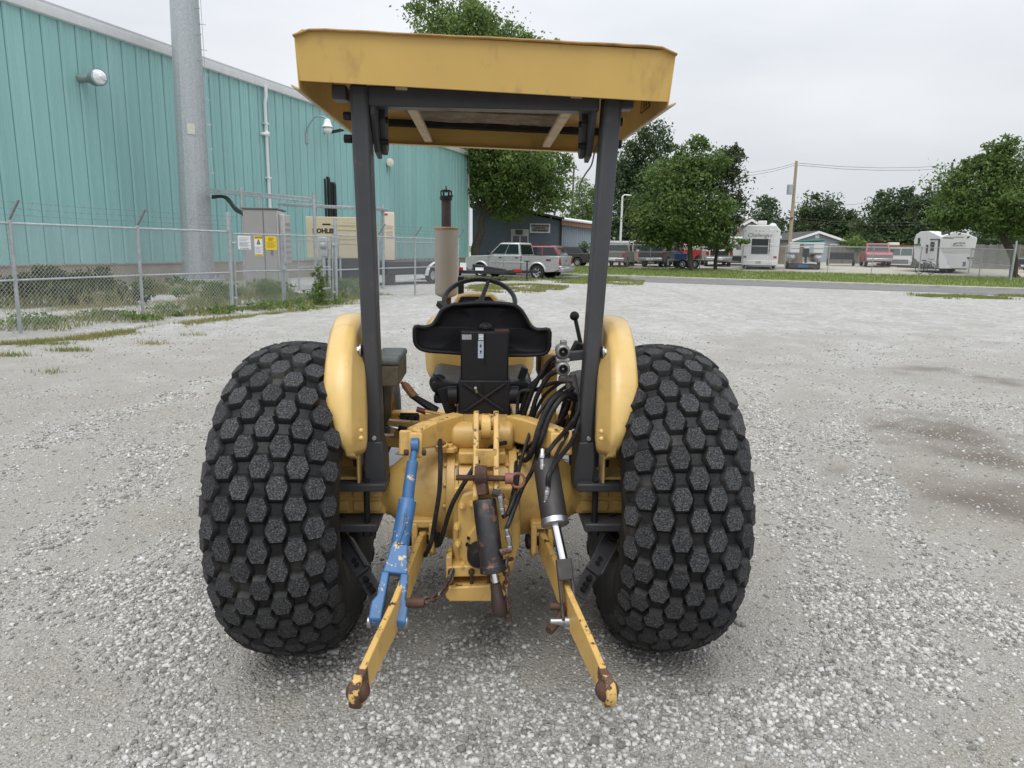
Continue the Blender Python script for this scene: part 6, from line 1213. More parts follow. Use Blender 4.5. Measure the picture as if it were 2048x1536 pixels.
mb = MB(); mb.tube([V(0, 0, -.2), tp * .5, tp], [.11, .09, .07], 10); mb.build('pole', whitet, lp); mb = MB(); mb.tube([tp, tp + V(.15, 0, .12), tp + V(.45, 0, .12)], .05, 8); mb.build('arm', whitet, lp); mb = MB(); mb.box(tp + V(.5, 0, .10), (.4, .2, .1)); mb.build('head', whitet, lp, .03)
# yard fence along the verge
yf = [at(1215, 520, 51.5), at(1300, 520, 51), at(1400, 520, 50.5), at(1485, 520, 49.6), at(1570, 520, 48), at(1657, 520, 46.5), at(1745, 520, 44.5), at(1840, 520, 42.6), at(1940, 520, 40.0), at(2027, 520, 37.5)]
for p in yf: p.z = yard_z(p.x, p.y) - .01
fence(yf, 'chain-link fence along the verge in front of the parked trailers', False, 'yard_fence', .03, 1.62, .11, .003, False, None, .05, (9,))
fence([yf[-1] + V(.0, .05, 0), yf[-1] + V(2.2, 6, .05), yf[-1] + V(5, 13, .1)], 'chain-link side fence running back beside the thick corner post', False, 'yard_fence', .03, 1.62, .11, .003, True, None, .05)
# ================================================================ vehicles
tyrem = mat('car_tyre', (.016, .016, .017), .7, var=.2); rimm = mat('alloy_rim', (.50, .51, .52), .35, metal=.6, var=.1); trimb = mat('car_black_trim', (.015, .015, .016), .5); cglass = glass('car_glass', (.012, .016, .018), .05); redl = mat('tail_lens', (.32, .012, .015), .25, var=.1); headl = mat('head_lens', (.62, .64, .66), .12, var=.05); chromec = mat('bumper_chrome', (.58, .60, .62), .2, metal=.8, var=.05); platem = mat('number_plate', (.6, .62, .62), .5)
def paint(name, col, coat=.6, rough=.35, metal=0): return mat(name, col, rough, metal=metal, var=.05, scale=1.5, coat=coat)
def add_wheel(e, x, y, r_, w_, rim=rimm, spokes=6, rimr=.60):
    s = 1 if y > 0 else -1; w = empty('wheel', (x, y, r_), 0, e); mb = MB(); mb.lathe([(-w_ / 2, r_ * rimr), (-w_ / 2, r_ * .9), (-w_ * .35, r_), (w_ * .35, r_), (w_ / 2, r_ * .9), (w_ / 2, r_ * rimr)], (0, 0, 0), (0, 1, 0), 24); mb.build('tyre', tyrem, w)
    mb = MB(); yy = s * w_ * .42; mb.lathe([(yy, r_ * rimr), (yy * .8, r_ * (rimr - .06)), (yy * .3, r_ * (rimr - .08))], (0, 0, 0), (0, 1, 0), 24); mb.cyl((0, yy * .2, 0), (0, yy * .95, 0), r_ * .16, n=12)
    for k in range(spokes): a = 2 * math.pi * k / spokes; mb.bar((0, yy * .8, 0), (r_ * rimr * .96 * math.cos(a), yy * .8, r_ * rimr * .96 * math.sin(a)), r_ * .04, r_ * .17, up=(math.sin(a), 0, -math.cos(a))) if False else mb.bar((0, yy * .8, 0), (r_ * rimr * .96 * math.cos(a), yy * .8, r_ * rimr * .96 * math.sin(a)), r_ * .16, r_ * .06, up=(0, 1, 0))
    mb.build('rim', rim, w); mb = MB(); mb.cyl((0, yy * .1, 0), (0, yy * .22, 0), r_ * rimr * .97, n=20); mb.build('brake_disc', trimb, w)
def arch(xc, zc, r_, n=10, a0=180, a1=0): return [(xc + r_ * math.cos(rad(a0 + (a1 - a0) * i / n)), zc + r_ * math.sin(rad(a0 + (a1 - a0) * i / n))) for i in range(n + 1)]
def vehicle(name, label, cat, loc, yaw, body, L=5.0, W=1.85, xr=1.0, xf=3.9, wr=.36, gc=.30, tail=1.0, belt=1.05, hood=1.02, nose=.80, cab=(.2, 3.4, .5, 2.6, 1.75), ndoor=2, bed=None, rearwin=True, tailw=.14, rim=rimm, group=None, wag=False, tum=.16, front=True):
    """x runs from the tail (0) to the nose (L)"""
    e = empty(name, loc, yaw); tag(e, label, cat, group); ra = wr * 1.17; cz = wr
    low = [(.06, gc + .12), (.30, gc)] + arch(xr, cz, ra) + arch(xf, cz, ra) + [(L - .25, gc), (L - .04, gc + .14), (L, nose - .12), (L - .03, nose), (L - .35, hood - .03), (cab[1] + .02, hood + .01)]
    if bed: low += [(bed + .02, belt), (bed - .02, belt), (bed - .02, tail), (0.02, tail)]
    else: low += [(cab[1] - .05, belt), (cab[0] + .02, belt), (0.03, tail)]
    low += [(0, tail - .1)]
    mb = MB(); mb.prism(low, lambda a, b, q: V(a, q, b), -W / 2, W / 2); mb.build('body', body, e, .05, 30, 3)
    x0, x1, r0, r1, rz = cab; wb_, wt_ = W / 2 - .05, W / 2 - tum
    Rb = [V(x0, -wb_, belt - .03), V(x1, -wb_, belt - .03), V(x1, wb_, belt - .03), V(x0, wb_, belt - .03)]; Rt = [V(r0, -wt_, rz), V(r1, -wt_, rz), V(r1, wt_, rz), V(r0, wt_, rz)]
    Rm = [V(r0 + .08, -wt_ + .12, rz + .045), V(r1 - .12, -wt_ + .12, rz + .045), V(r1 - .12, wt_ - .12, rz + .045), V(r0 + .08, wt_ - .12, rz + .045)]
    mb = MB(); mb.loft([Rb, Rt, Rm]); mb.build('cabin', body, e, .03, 30, 2)
    def pane(a, b, c, d, off, nm='window', m=cglass):   # quad a-b (bottom) d-c (top)
        n_ = (b - a).cross(d - a).normalized() * off; mb = MB(); mb.add([p + n_ for p in (a, b, c, d)] + [p - n_ * .6 for p in (a, b, c, d)], [(0, 1, 2, 3), (7, 6, 5, 4), (0, 4, 5, 1), (1, 5, 6, 2), (2, 6, 7, 3), (3, 7, 4, 0)]); mb.build(nm, m, e)
    def lerp2(B0, B1, T0, T1, u, v): return along(along(B0, B1, u), along(T0, T1, u), v)
    for s in (0, 1):
        B0, B1, T0, T1 = (Rb[0], Rb[1], Rt[0], Rt[1]) if s == 0 else (Rb[3], Rb[2], Rt[3], Rt[2])
        for k in range(ndoor):
            u0, u1 = .04 + .92 * k / ndoor + .012, .04 + .92 * (k + 1) / ndoor - .012
            q = [lerp2(B0, B1, T0, T1, u, v) for u, v in ((u0, .14), (u1, .14), (u1, .90), (u0, .90))]
            if s: q = [q[1], q[0], q[3], q[2]]
            pane(*q, .012, 'side_window')
    q = [lerp2(Rb[1], Rb[2], Rt[1], Rt[2], u, v) for u, v in ((.05, .10), (.95, .10), (.93, .92), (.07, .92))]; pane(*q, .012, 'windscreen')
    if rearwin: q = [lerp2(Rb[3], Rb[0], Rt[3], Rt[0], u, v) for u, v in ((.07, .12), (.93, .12), (.90, .88), (.10, .88))]; pane(*q, .012, 'rear_window')
    for x in (xr, xf):
        for s in (-1, 1): add_wheel(e, x, s * (W / 2 - .12), wr, .24, rim)
    mb = MB(); mb.span((xr - ra, -W / 2 + .26, gc), (xf + ra, W / 2 - .26, cz + ra * .95)); mb.build('underbody', trimb, e)
    for s in (-1, 1):
        mb = MB(); y_ = s * (W / 2 - .10); mb.span((-.012, y_ - tailw / 2, tail - .42), (.10, y_ + tailw / 2 + .0, tail - .10)); mb.build('tail_light', redl, e, .01)
        mb = MB(); y_ = s * (W / 2 - .22); mb.span((L - .10, y_ - .16, nose - .14), (L + .012, y_ + .16, nose - .02)); mb.build('headlight', headl, e, .015)
        mb = MB(); mb.box((x1 - .12, s * (W / 2 + .09), belt + .12), (.12, .20, .17)); mb.build('mirror', trimb, e, .03)
        for k in range(ndoor): mb = MB(); xx = x0 + (x1 - x0) * (k + .12) / ndoor + .1; mb.box((xx, s * (W / 2 + .005), belt - .13), (.18, .03, .05)); mb.build('door_handle', trimb, e, .008)
        for k in range(ndoor + 1):
            xx = min(x1 - .02, x0 + .04 + (x1 - x0 - .06) * k / ndoor); mb = MB(); mb.box((xx, s * (W / 2 - .001), (gc + belt) / 2 + .06), (.012, .006, (belt - gc) * .78)); mb.build('door_gap', trimb, e) if k and abs(xx - xr) > ra else None
    mb = MB(); mb.span((-.10, -W / 2 + .04, gc + .10), (.12, W / 2 - .04, gc + .30)); mb.build('rear_bumper', chromec if not wag else body, e, .03); mb = MB(); mb.span((-.115, -.26, gc + .12), (-.10, .26, gc + .25)); mb.build('number_plate', platem, e)
    mb = MB(); mb.span((L - .06, -W / 2 + .04, gc + .05), (L + .08, W / 2 - .04, gc + .26)); mb.build('front_bumper', chromec if not wag else body, e, .03); mb = MB(); mb.span((L - .05, -W / 2 + .42, nose - .22), (L + .012, W / 2 - .42, nose - .03)); mb.build('grille', trimb, e, .01)
    if bed:
        mb = MB(); mb.span((.08, -W / 2 + .10, tail - .03), (bed - .08, W / 2 - .10, tail + .006)); mb.build('bed_floor', trimb, e); [(lambda q: (q.box((bed / 2, s_ * (W / 2 - .05), tail + .012), (bed - .1, .09, .02)), q.build('bed_rail_cap', trimb, e)))(MB()) for s_ in (-1, 1)]; mb = MB(); mb.span((-.012, -W / 2 + .26, tail - .48), (.0, W / 2 - .26, tail - .03)); mb.build('tailgate', body, e, .005)
    return e
def ypos(px, D): x = at(px, 520, D).x; return V(x, D, yard_z(x, D) - .01)
# silver pickup, side on, tail to the right; red estate behind it
silver = paint('silver_paint', (.50, .50, .49), .8, .25, .45)
D = 38.6; pk = vehicle('pickup_truck', 'silver extended-cab pickup parked on the grass by the road', 'pickup', V(at(1131, 520, D).x, D - .35, -.01), rad(180 - 25), silver, L=5.55, W=1.98, xr=1.25, xf=4.62, wr=.385, gc=.42, tail=1.24, belt=1.24, hood=1.20, nose=1.06, cab=(2.22, 4.15, 2.37, 3.47, 1.87), ndoor=2, bed=2.17, tailw=.16)
for s in (-1, 1):
    for x in (1.25, 4.62): mb = MB(); R = [[V(x + (.45 + k) * math.cos(a), s * (1.0 + (.03 if k < .06 else -.01)), .385 + (.45 + k) * math.sin(a)) for k in (0, .04, .10)] for a in np.linspace(.05, math.pi - .05, 14)]; mb.loft(R, False, False); o = mb.build('arch_flare', silver, pk); so_ = o.modifiers.new('t', 'SOLIDIFY'); so_.thickness = .02
    mb = MB(); mb.box((3.0, s * .995, .86), (2.0, .02, .07)); mb.build('side_moulding', silver, pk, .008)
    mb = MB(); mb.box((.60, s * .992, 1.02), (.26, .006, .10)); mb.build('bed_decal', mat('decal_red_black', (.10, .03, .03), .5, var=.6, scale=16), pk)
mb = MB(); mb.span((2.15, -.996, .50), (2.19, .996, 1.22)); mb.build('cab_bed_gap', trimb, pk); mb = MB(); mb.span((-.18, -.9, .42), (.06, .9, .62)); mb.build('step_bumper', mat('brushed_bumper', (.45, .46, .47), .35, metal=.6), pk, .03); mb = MB(); mb.ball((-.015, 0, 1.0), .055, 10, 6, (.3, 1, 1)); mb.build('tailgate_emblem', trimb, pk)
redp = paint('dark_red_paint', (.24, .022, .03), .7, .28)
D = 41.8; vehicle('estate_car', 'dark red estate car partly hidden behind the silver pickup', 'car', V(at(1136, 520, D).x, D + .6, -.05), rad(180 - 20), redp, L=4.75, W=1.85, xr=.95, xf=3.75, wr=.35, gc=.30, tail=1.12, belt=1.22, hood=1.05, nose=.85, cab=(.12, 3.45, .55, 2.75, 1.78), ndoor=3, wag=True)
# black car trailer with white uprights in front of the pickup
tl_ = empty('car_trailer', G(1000, 561) + V(0, .3, 0), rad(-3)); tag(tl_, 'black low car trailer with white posts before the silver pickup', 'trailer')
mb = MB(); mb.span((-4.2, -.95, .34), (.4, .95, .50)); mb.build('deck', MATS['tank_black'], tl_, .02); mb = MB(); mb.prism([(-1.3, .50), (-1.3, .80), (.3, .58), (.4, .50)], lambda a, b, q: V(a, q, b), -.93, -.5); mb.build('ramp', MATS['tank_black'], tl_, .01); mb = MB(); mb.bar((.4, -.9, .42), (1.9, 0, .45), .10, .12); mb.bar((.4, .9, .42), (1.9, 0, .45), .10, .12); mb.build('draw_bar', trimb, tl_); mb = MB(); mb.cyl((1.35, -.15, 0), (1.35, -.15, .95), .035, n=8); mb.box((1.35, -.15, .97), (.30, .08, .05)); mb.build('jack', trimb, tl_)
for x in (-2.1, -1.1): mb = MB(); mb.span((x - .05, -1.0, .50), (x + .35, -.94, .64)); mb.build('fender_light', redl if x < -2 else whitet, tl_)
mb = MB(); mb.span((-1.9, -.99, .50), (-1.6, -.95, .86)); mb.build('white_plate', whitet, tl_); mb = MB(); mb.span((.62, -.75, .44), (1.1, -.70, .58)); mb.build('red_reflector', redl, tl_); mb = MB(); mb.tube([(1.7, -.1, .5), (1.75, -.12, .25), (1.85, -.1, .2), (1.9, -.05, .45)], .02, 6, k=3); mb.build('safety_chain', steel, tl_)
for x in (-3.2, -2.4):
    for y in (-1.0, 1.0): add_wheel(tl_, x, y, .32, .2, whitet, 5)
# yard vehicles
vehicle('wrecked_car', 'dark wrecked hatchback left of the right canopy post', 'car', ypos(1180, 54), rad(180 - 20), paint('sooty_grey', (.035, .036, .038), .1, .6), L=4.2, W=1.7, xr=.75, xf=3.3, wr=.31, gc=.25, tail=.95, belt=.98, hood=.92, nose=.75, cab=(.25, 3.0, .75, 2.2, 1.42), wag=True)
vehicle('pickup_truck', 'brownish grey old pickup behind the right canopy post', 'pickup', ypos(1224, 52.5), rad(72), paint('taupe_paint', (.165, .15, .14), .3, .5), L=5.3, W=1.9, xr=1.15, xf=4.4, wr=.36, gc=.38, tail=1.12, belt=1.15, hood=1.1, nose=.95, cab=(2.5, 4.0, 2.65, 3.45, 1.75), ndoor=1, bed=2.4, tailw=.2)
vehicle('pickup_truck', 'beige pickup cab parked behind the brownish grey pickup', 'pickup', ypos(1228, 57.5), rad(-12), paint('beige_paint', (.42, .385, .31), .4, .45), L=5.2, W=1.9, xr=1.1, xf=4.2, wr=.36, gc=.38, tail=1.1, belt=1.2, hood=1.12, nose=.98, cab=(1.4, 3.3, 1.5, 2.7, 1.92), ndoor=1, bed=1.35)
vehicle('van', 'large dark grey van roof behind the black four-wheel drive', 'van', ypos(1292, 62), rad(80), paint('slate_paint', (.06, .068, .072), .4, .45), L=5.2, W=2.0, xr=1.0, xf=4.1, wr=.36, gc=.32, tail=1.3, belt=1.35, hood=1.15, nose=1.0, cab=(.1, 4.4, .2, 3.7, 2.15), ndoor=3, wag=True)
dk_ = vehicle('four_wheel_drive', 'charcoal four-wheel drive with twin rear doors facing the road', 'car', ypos(1300, 53.2), rad(57), paint('charcoal_paint', (.040, .042, .048), .35, .45), L=5.3, W=1.98, xr=1.1, xf=4.35, wr=.37, gc=.40, tail=1.15, belt=1.18, hood=1.12, nose=.98, cab=(.06, 3.9, .14, 3.2, 1.88), ndoor=3, rearwin=False)
for s in (-1, 1): mb = MB(); mb.add([V(.045, s * .08, 1.24), V(.045, s * .80, 1.24), V(.085, s * .74, 1.72), V(.085, s * .08, 1.72)], [(0, 1, 2, 3)]); mb.build('rear_door_window', cglass, dk_)
vehicle('pickup_truck', 'bright red pickup seen from its side behind the maple trunk', 'pickup', ypos(1425, 62), rad(170), paint('bright_red_paint', (.38, .02, .025), .5), L=5.4, W=1.95, xr=1.15, xf=4.4, wr=.37, gc=.42, tail=1.2, belt=1.2, hood=1.15, nose=1.0, cab=(2.5, 4.1, 2.65, 3.5, 1.85), ndoor=1, bed=2.4)
mh = empty('tow_hoist', ypos(1362, 56), 0); tag(mh, 'red and white tow hoist mast standing left of the maple trunk', 'hoist'); mb = MB(); mb.bar((-.2, 0, 0), (0, 0, 2.0), .12, .12); mb.bar((.25, 0, 0), (0, 0, 2.0), .12, .12); mb.bar((0, 0, 1.9), (.3, -.3, 1.3), .08, .08); mb.build('mast', mat('faded_red_white', (.36, .11, .10), .6, var=.6, scale=5), mh); mb = MB(); mb.span((-.5, -.4, .0), (.6, .4, .25)); mb.build('base', trimb, mh)
wp = vehicle('pickup_truck', 'white pickup with a black rear seen from behind near the fifth-wheel trailer', 'pickup', ypos(1438, 56.5), rad(80), paint('white_truck_paint', (.66, .67, .67), .5), L=5.6, W=2.0, xr=1.2, xf=4.6, wr=.38, gc=.42, tail=1.28, belt=1.28, hood=1.2, nose=1.05, cab=(.12, 4.1, .35, 3.4, 1.92), ndoor=3, tailw=.22, rearwin=True)
mb = MB(); mb.span((-.02, -.70, .86), (.0, .70, 1.22)); mb.build('black_tailgate', trimb, wp)
ft = empty('flat_trailer', ypos(1395, 51.6), rad(-3)); tag(ft, 'grey tandem-axle flat trailer standing behind the verge fence', 'trailer'); mb = MB(); mb.span((-2.0, -.9, .52), (1.9, .9, .62)); mb.bar((1.9, -.6, .55), (3.0, 0, .5), .1, .1); mb.bar((1.9, .6, .55), (3.0, 0, .5), .1, .1); mb.build('deck', mat('weathered_grey', (.26, .26, .26), .6), ft, .01)
for x in (-1.25, -.40):
    for y in (-1.0, 1.0): add_wheel(ft, x, y, .32, .2, whitet, 5)
bt = empty('blue_tub', ypos(1360, 51.6) + V(0, 0, .63), 0); tag(bt, 'bright blue plastic tub lying on the flat trailer', 'tub'); mb = MB(); mb.loft([[V(-.4, -.25, 0), V(.4, -.25, 0), V(.4, .25, 0), V(-.4, .25, 0)], [V(-.46, -.3, .42), V(.46, -.3, .42), V(.46, .3, .42), V(-.46, .3, .42)]]); mb.build('tub', mat('blue_plastic', (.03, .12, .36), .45), bt, .03)
# ---------------------------------------------------------------- white fifth-wheel trailer, rear on
rvw = mat('trailer_white', (.66, .67, .67), .4, var=.04, scale=1.5, dirt=((.55, .55, .53), .1, 1.5)); rvd = mat('trailer_grey_trim', (.16, .165, .17), .5)
def letters(body, size, x, y, z, m, e, **k): return text_obj(body, size, Matrix(((1, 0, 0, x), (0, 0, -1, y), (0, 1, 0, z), (0, 0, 0, 1))), m, 'lettering', e, **k)
D = 50.5; c = ypos(1519, D); rv = empty('fifth_wheel_trailer', c, rad(-18)); tag(rv, 'white fifth-wheel trailer seen from the rear with script lettering and ladder', 'trailer'); zz = lambda py: at(1519, py, D).z - c.z
W2 = 1.22; zt, zb2 = zz(460), zz(530)
mb = MB(); mb.prism([(-W2, zb2), (W2, zb2), (W2 + .02, zt), (W2 - .12, zt + .12), (W2 - .3, zt + .34), (-W2 + .3, zt + .34), (-W2 + .12, zt + .12), (-W2 - .02, zt)], lambda a, b, q: V(a, q, b), 0, 8.5); mb.build('body', rvw, rv, .06, 35, 3)
mb = MB(); mb.span((-.60, -.03, zz(508)), (.62, .01, zz(477.5))); mb.build('rear_window', cglass, rv, .02); mb = MB(); mb.span((-.6, -.045, zz(493)), (.62, -.03, zz(494))); mb.build('window_bar', rvd, rv)
letters('Challenger', .38, -.12, -.012, zz(470.5), mat('dark_script', (.08, .09, .10), .5), rv, shear=.35)
mb = MB()
for x in (.52, .86): mb.cyl((x, -.14, zz(452)), (x, -.14, zz(527)), .02, n=6)
for k in range(8): z = zz(524 - k * 9.3); mb.cyl((.52, -.14, z), (.86, -.14, z), .016, n=6)
mb.build('ladder', whitet, rv)
for x in (-1.0, 1.0): mb = MB(); mb.span((x - .11, -.03, zz(516)), (x + .11, .0, zz(512))); mb.build('tail_light', redl if x > 0 else rvd, rv, .01)
for x in (-1.05, -.35, -.12, .12, 1.02): mb = MB(); mb.ball((x, -.01, zz(462)), .035, 8, 6); mb.build('marker_light', rvd, rv)
mb = MB(); mb.span((-.3, .7, zt + .36), (.32, 1.6, zt + .66)); mb.build('roof_air_conditioner', rvw, rv, .06); mb = MB(); mb.ball((.72, .8, zt + .36), .24, 14, 8, (1, 1, .6)); mb.build('vent_dome', rvw, rv); mb = MB(); mb.span((-W2, -.06, zb2 - .02), (W2, .12, zz(521))); mb.build('rear_bumper', rvw, rv, .03); mb = MB(); mb.span((-.25, -.075, zz(527)), (.1, -.06, zz(522))); mb.build('number_plate', mat('dull_plate', (.35, .36, .36), .5), rv)
mb = MB(); mb.span((-W2 + .1, .2, .25), (W2 - .1, 8.2, zb2 + .02)); mb.build('chassis', trimb, rv)
for y in (3.6, 4.5):
    for x in (-1.05, 1.05):
        w = empty('wheel', (x, y, .36), rad(90), rv); mb = MB(); mb.lathe([(-.1, .2), (-.1, .34), (0, .36), (.1, .34), (.1, .2)], (0, 0, 0), (0, 1, 0), 20); mb.build('tyre', tyrem, w)
for x in (-.9, .8): mb = MB(); mb.bar((x, -.1, .05), (x, .2, zb2), .08, .08); mb.build('stabiliser_jack', rvd, rv)
# white trailer body behind the pickup, left of the fifth wheel
c = ypos(1468, 60); e = empty('cargo_trailer', c, rad(-16)); tag(e, 'plain white trailer body between white pickup and fifth-wheel trailer', 'trailer'); mb = MB(); mb.span((-1.6, 0, .75), (1.5, 5, 2.35)); mb.build('body', rvw, e, .08); mb = MB(); mb.span((-1.4, .1, .2), (1.3, 4.8, .76)); mb.build('chassis', trimb, e); mb = MB(); mb.span((.1, -.01, 1.3), (.5, 0, 1.75)); mb.build('stripe', rvd, e)
# ---------------------------------------------------------------- pontoon boat on its trailer
c = ypos(1611, 51.5); pb = empty('pontoon_boat', c, rad(-19)); tag(pb, 'pontoon boat with white side panels and green canopy on a trailer', 'boat'); D = 51.5; z_ = lambda py: at(1611, py, D).z - c.z; x_ = lambda px: at(px, 500, D).x - c.x
pont = mat('pontoon_aluminium', (.50, .51, .52), .35, metal=.6, var=.15)
for px in (1588, 1635): mb = MB(); mb.lathe([(-.25, .02), (-.1, .2), (.15, .31), (6.2, .31), (6.6, .05)], (x_(px), 0, z_(516)), (0, 1, 0), 20); mb.build('pontoon', pont, pb); mb = MB(); mb.bar((x_(px), -.2, z_(508)), (x_(px), -.2, z_(522)), .03, .05); mb.build('pontoon_seam', trimb, pb)
mb = MB(); mb.span((x_(1582), 0, z_(508)), (x_(1643), 6.3, z_(505))); mb.build('deck', rvd, pb)
for a, b in ((1583, 1600), (1626, 1644)): mb = MB(); mb.span((x_(a), -.02, z_(505.5)), (x_(b), .03, z_(488))); mb.build('rail_panel', rvw, pb, .02); mb = MB(); mb.span((x_(a), -.035, z_(497.5)), (x_(b), -.02, z_(496.5))); mb.build('panel_line', rvd, pb)
for px in (1583, 1644): mb = MB(); mb.span((x_(px) - .02, 0, z_(505)), (x_(px) + .02, 6, z_(488))); mb.build('side_panel', rvw, pb)
mb = MB(); mb.span((x_(1580), -.06, z_(487)), (x_(1646), .0, z_(485))); mb.build('top_rail', whitet, pb); mb = MB(); mb.prism([(x_(1597), z_(485)), (x_(1645), z_(482)), (x_(1645), z_(478)), (x_(1597), z_(481))], lambda a, b, q: V(a, q, b), .2, 2.4); mb.build('folded_canopy', mat('green_canvas', (.03, .20, .15), .8), pb, .04)
mb = MB(); mb.box((x_(1612), -.25, z_(505)), (.42, .45, .62)); mb.bar((x_(1612), -.3, z_(510)), (x_(1613), -.35, z_(526)), .16, .2); mb.build('outboard_motor', trimb, pb, .06); mb = MB(); mb.box((x_(1613), -.28, z_(496)), (.34, .35, .18)); mb.build('motor_cowl', mat('pale_cowl', (.55, .56, .57), .4), pb, .05)
mb = MB(); mb.span((x_(1583), .1, z_(536)), (x_(1640), 5.8, z_(529))); mb.build('trailer_frame', mat('trailer_dark', (.05, .04, .05), .6), pb, .02); mb = MB(); mb.span((x_(1600), .02, z_(535)), (x_(1618), .1, z_(529))); mb.build('blue_keel_guard', mat('blue_guard', (.04, .16, .34), .5), pb)
for px in (1580, 1640): mb = MB(); mb.lathe([(-.1, .15), (-.1, .26), (0, .28), (.1, .26), (.1, .15)], (x_(px), 1.2, .28), (1, 0, 0), 18); mb.build('trailer_wheel', tyrem, pb)
# black utility trailer, red pickup front-on, motorhome
c = ypos(1683, 62); e = empty('utility_trailer', c, rad(-22)); tag(e, 'low black utility trailer before the grey plank fence', 'trailer'); mb = MB(); mb.span((-.95, 0, .55), (.95, 2.6, 1.15)); mb.build('box', MATS['tank_black'], e, .03); mb = MB(); mb.bar((0, 0, .5), (0, -1.0, .45), .08, .08); mb.build('tongue', trimb, e)
for x in (-1.02, 1.02): mb = MB(); mb.lathe([(-.1, .15), (-.1, .30), (.1, .30), (.1, .15)], (x, 1.3, .30), (1, 0, 0), 18); mb.build('wheel', tyrem, e)
rp = vehicle('pickup_truck', 'red pickup with grey bumper facing the road beside the motorhome', 'pickup', ypos(1742, 63.5), rad(-110), paint('faded_red_paint', (.34, .04, .05), .4, .45), L=5.4, W=1.95, xr=1.15, xf=4.4, wr=.37, gc=.42, tail=1.2, belt=1.2, hood=1.16, nose=1.02, cab=(2.5, 4.1, 2.65, 3.5, 1.85), ndoor=1, bed=2.4)
mb = MB(); mb.span((5.36, -.96, .62), (5.44, .96, 1.0)); mb.build('grey_grille_surround', mat('bumper_grey', (.18, .18, .18), .5), rp, .03)
c = ypos(1797, 61.5); e = empty('motorhome', c, rad(-17)); tag(e, 'old white motorhome with a wide windscreen and rusty roof edge', 'motorhome'); D = 61.5; z_ = lambda py: at(1797, py, D).z - c.z; x_ = lambda px: at(px, 500, D).x - c.x
mb = MB(); mb.prism([(x_(1778), z_(528)), (x_(1824), z_(528)), (x_(1824), z_(494)), (x_(1820), z_(491)), (x_(1782), z_(491)), (x_(1778), z_(494))], lambda a, b, q: V(a - q * .10, q, b), 0, 6); mb.build('body', rvw, e, .06); mb = MB(); mb.span((x_(1780), -.03, z_(510.5)), (x_(1822), .0, z_(497))); mb.build('windscreen', glass('rv_glass', (.12, .17, .16), .12), e, .02); mb = MB(); mb.span((x_(1801), -.05, z_(510)), (x_(1801.8), -.02, z_(497))); mb.build('screen_bar', whitet, e); mb = MB(); mb.span((x_(1777), -.05, z_(493.5)), (x_(1825), .3, z_(490.5))); mb.build('rusty_roof_edge', mat('roof_rust', (.20, .09, .06), .8), e)
mb = MB(); mb.span((x_(1784), 1, z_(491)), (x_(1803), 2, z_(484.5))); mb.build('roof_air_conditioner', mat('cream_roof_unit', (.55, .52, .42), .6), e, .08); mb = MB(); mb.span((x_(1786), -.04, z_(527)), (x_(1817), 0, z_(519))); mb.build('grille', rvd, e)
for px in (1781, 1821): mb = MB(); mb.span((x_(px) - .12, -.05, z_(523)), (x_(px) + .12, 0, z_(520))); mb.build('headlight', headl, e)
for q in (1.2, 2.6, 4.0): mb = MB(); mb.span((x_(1778) - q * .10 - .02 - .2, q, z_(507)), (x_(1778) - q * .10 - .01, q + .9, z_(498))); mb.build('side_window', cglass, e)
mb = MB(); mb.span((x_(1780), .3, .0), (x_(1822), 5, z_(527))); mb.build('chassis', trimb, e); mb = MB(); mb.span((x_(1780), -.12, z_(530)), (x_(1822), .0, z_(528))); mb.build('front_bumper', rvw, e)
# ---------------------------------------------------------------- white travel trailer at the right
D = 46.5; c = ypos(1895, D); e = empty('travel_trailer', c, 0); tag(e, 'large white travel trailer with black stripes and a maker badge under the right-hand tree', 'trailer'); z_ = lambda py: at(1895, py + 1, D).z - c.z; x_ = lambda px: at(px, 500, D).x - c.x
mb = MB(); mb.prism([(x_(1876), z_(536)), (x_(1947), z_(536)), (x_(1952), z_(474)), (x_(1932), z_(466)), (x_(1905), z_(462)), (x_(1881), z_(472))], lambda a, b, q: V(a + q * .40, q, b), 0, 5.4); mb.build('body', rvw, e, .05)
def fb(px0, py0, px1, py1, m, nm, off=.012, bev=.0): mb = MB(); mb.span((x_(px0), -off, z_(py1)), (x_(px1), .0 if off < .05 else .02, z_(py0))); mb.build(nm, m, e, bev)
_sn = Vector((-1, .33, 0)).normalized(); _s0 = V(at(1876.5, 520, D).x, D, 0)
def sd(px, py, out_=.02):   # point on the receding left side of the trailer
    d = Vector(ray(px, py + 1)); o = Vector(_C); return o + d * (_sn.dot(_s0 + _sn * out_ - o) / _sn.dot(d)) - c
mb = MB(); A = [sd(1877, 536, 0), sd(1847, 532, 0), sd(1828, 515, 0), sd(1828, 480, 0), sd(1832, 468, 0), sd(1841, 462, 0), sd(1858, 461, 0), sd(1881, 472, 0)]; mb.add(A + [p + V(2.2, .72, 0) for p in A], [tuple(range(8)), tuple(range(15, 7, -1))] + [(i, (i + 1) % 8, 8 + (i + 1) % 8, 8 + i) for i in range(8)]); mb.build('front_section', rvw, e, .02)
def sp_(pts, m, nm, o1=.03): mb = MB(); n_ = len(pts); P_ = [sd(*p, o1) for p in pts] + [sd(*p, -.01) for p in pts]; mb.add(P_, [tuple(range(n_)), tuple(range(2 * n_ - 1, n_ - 1, -1))] + [(i, (i + 1) % n_, n_ + (i + 1) % n_, n_ + i) for i in range(n_)]); mb.build(nm, m, e)
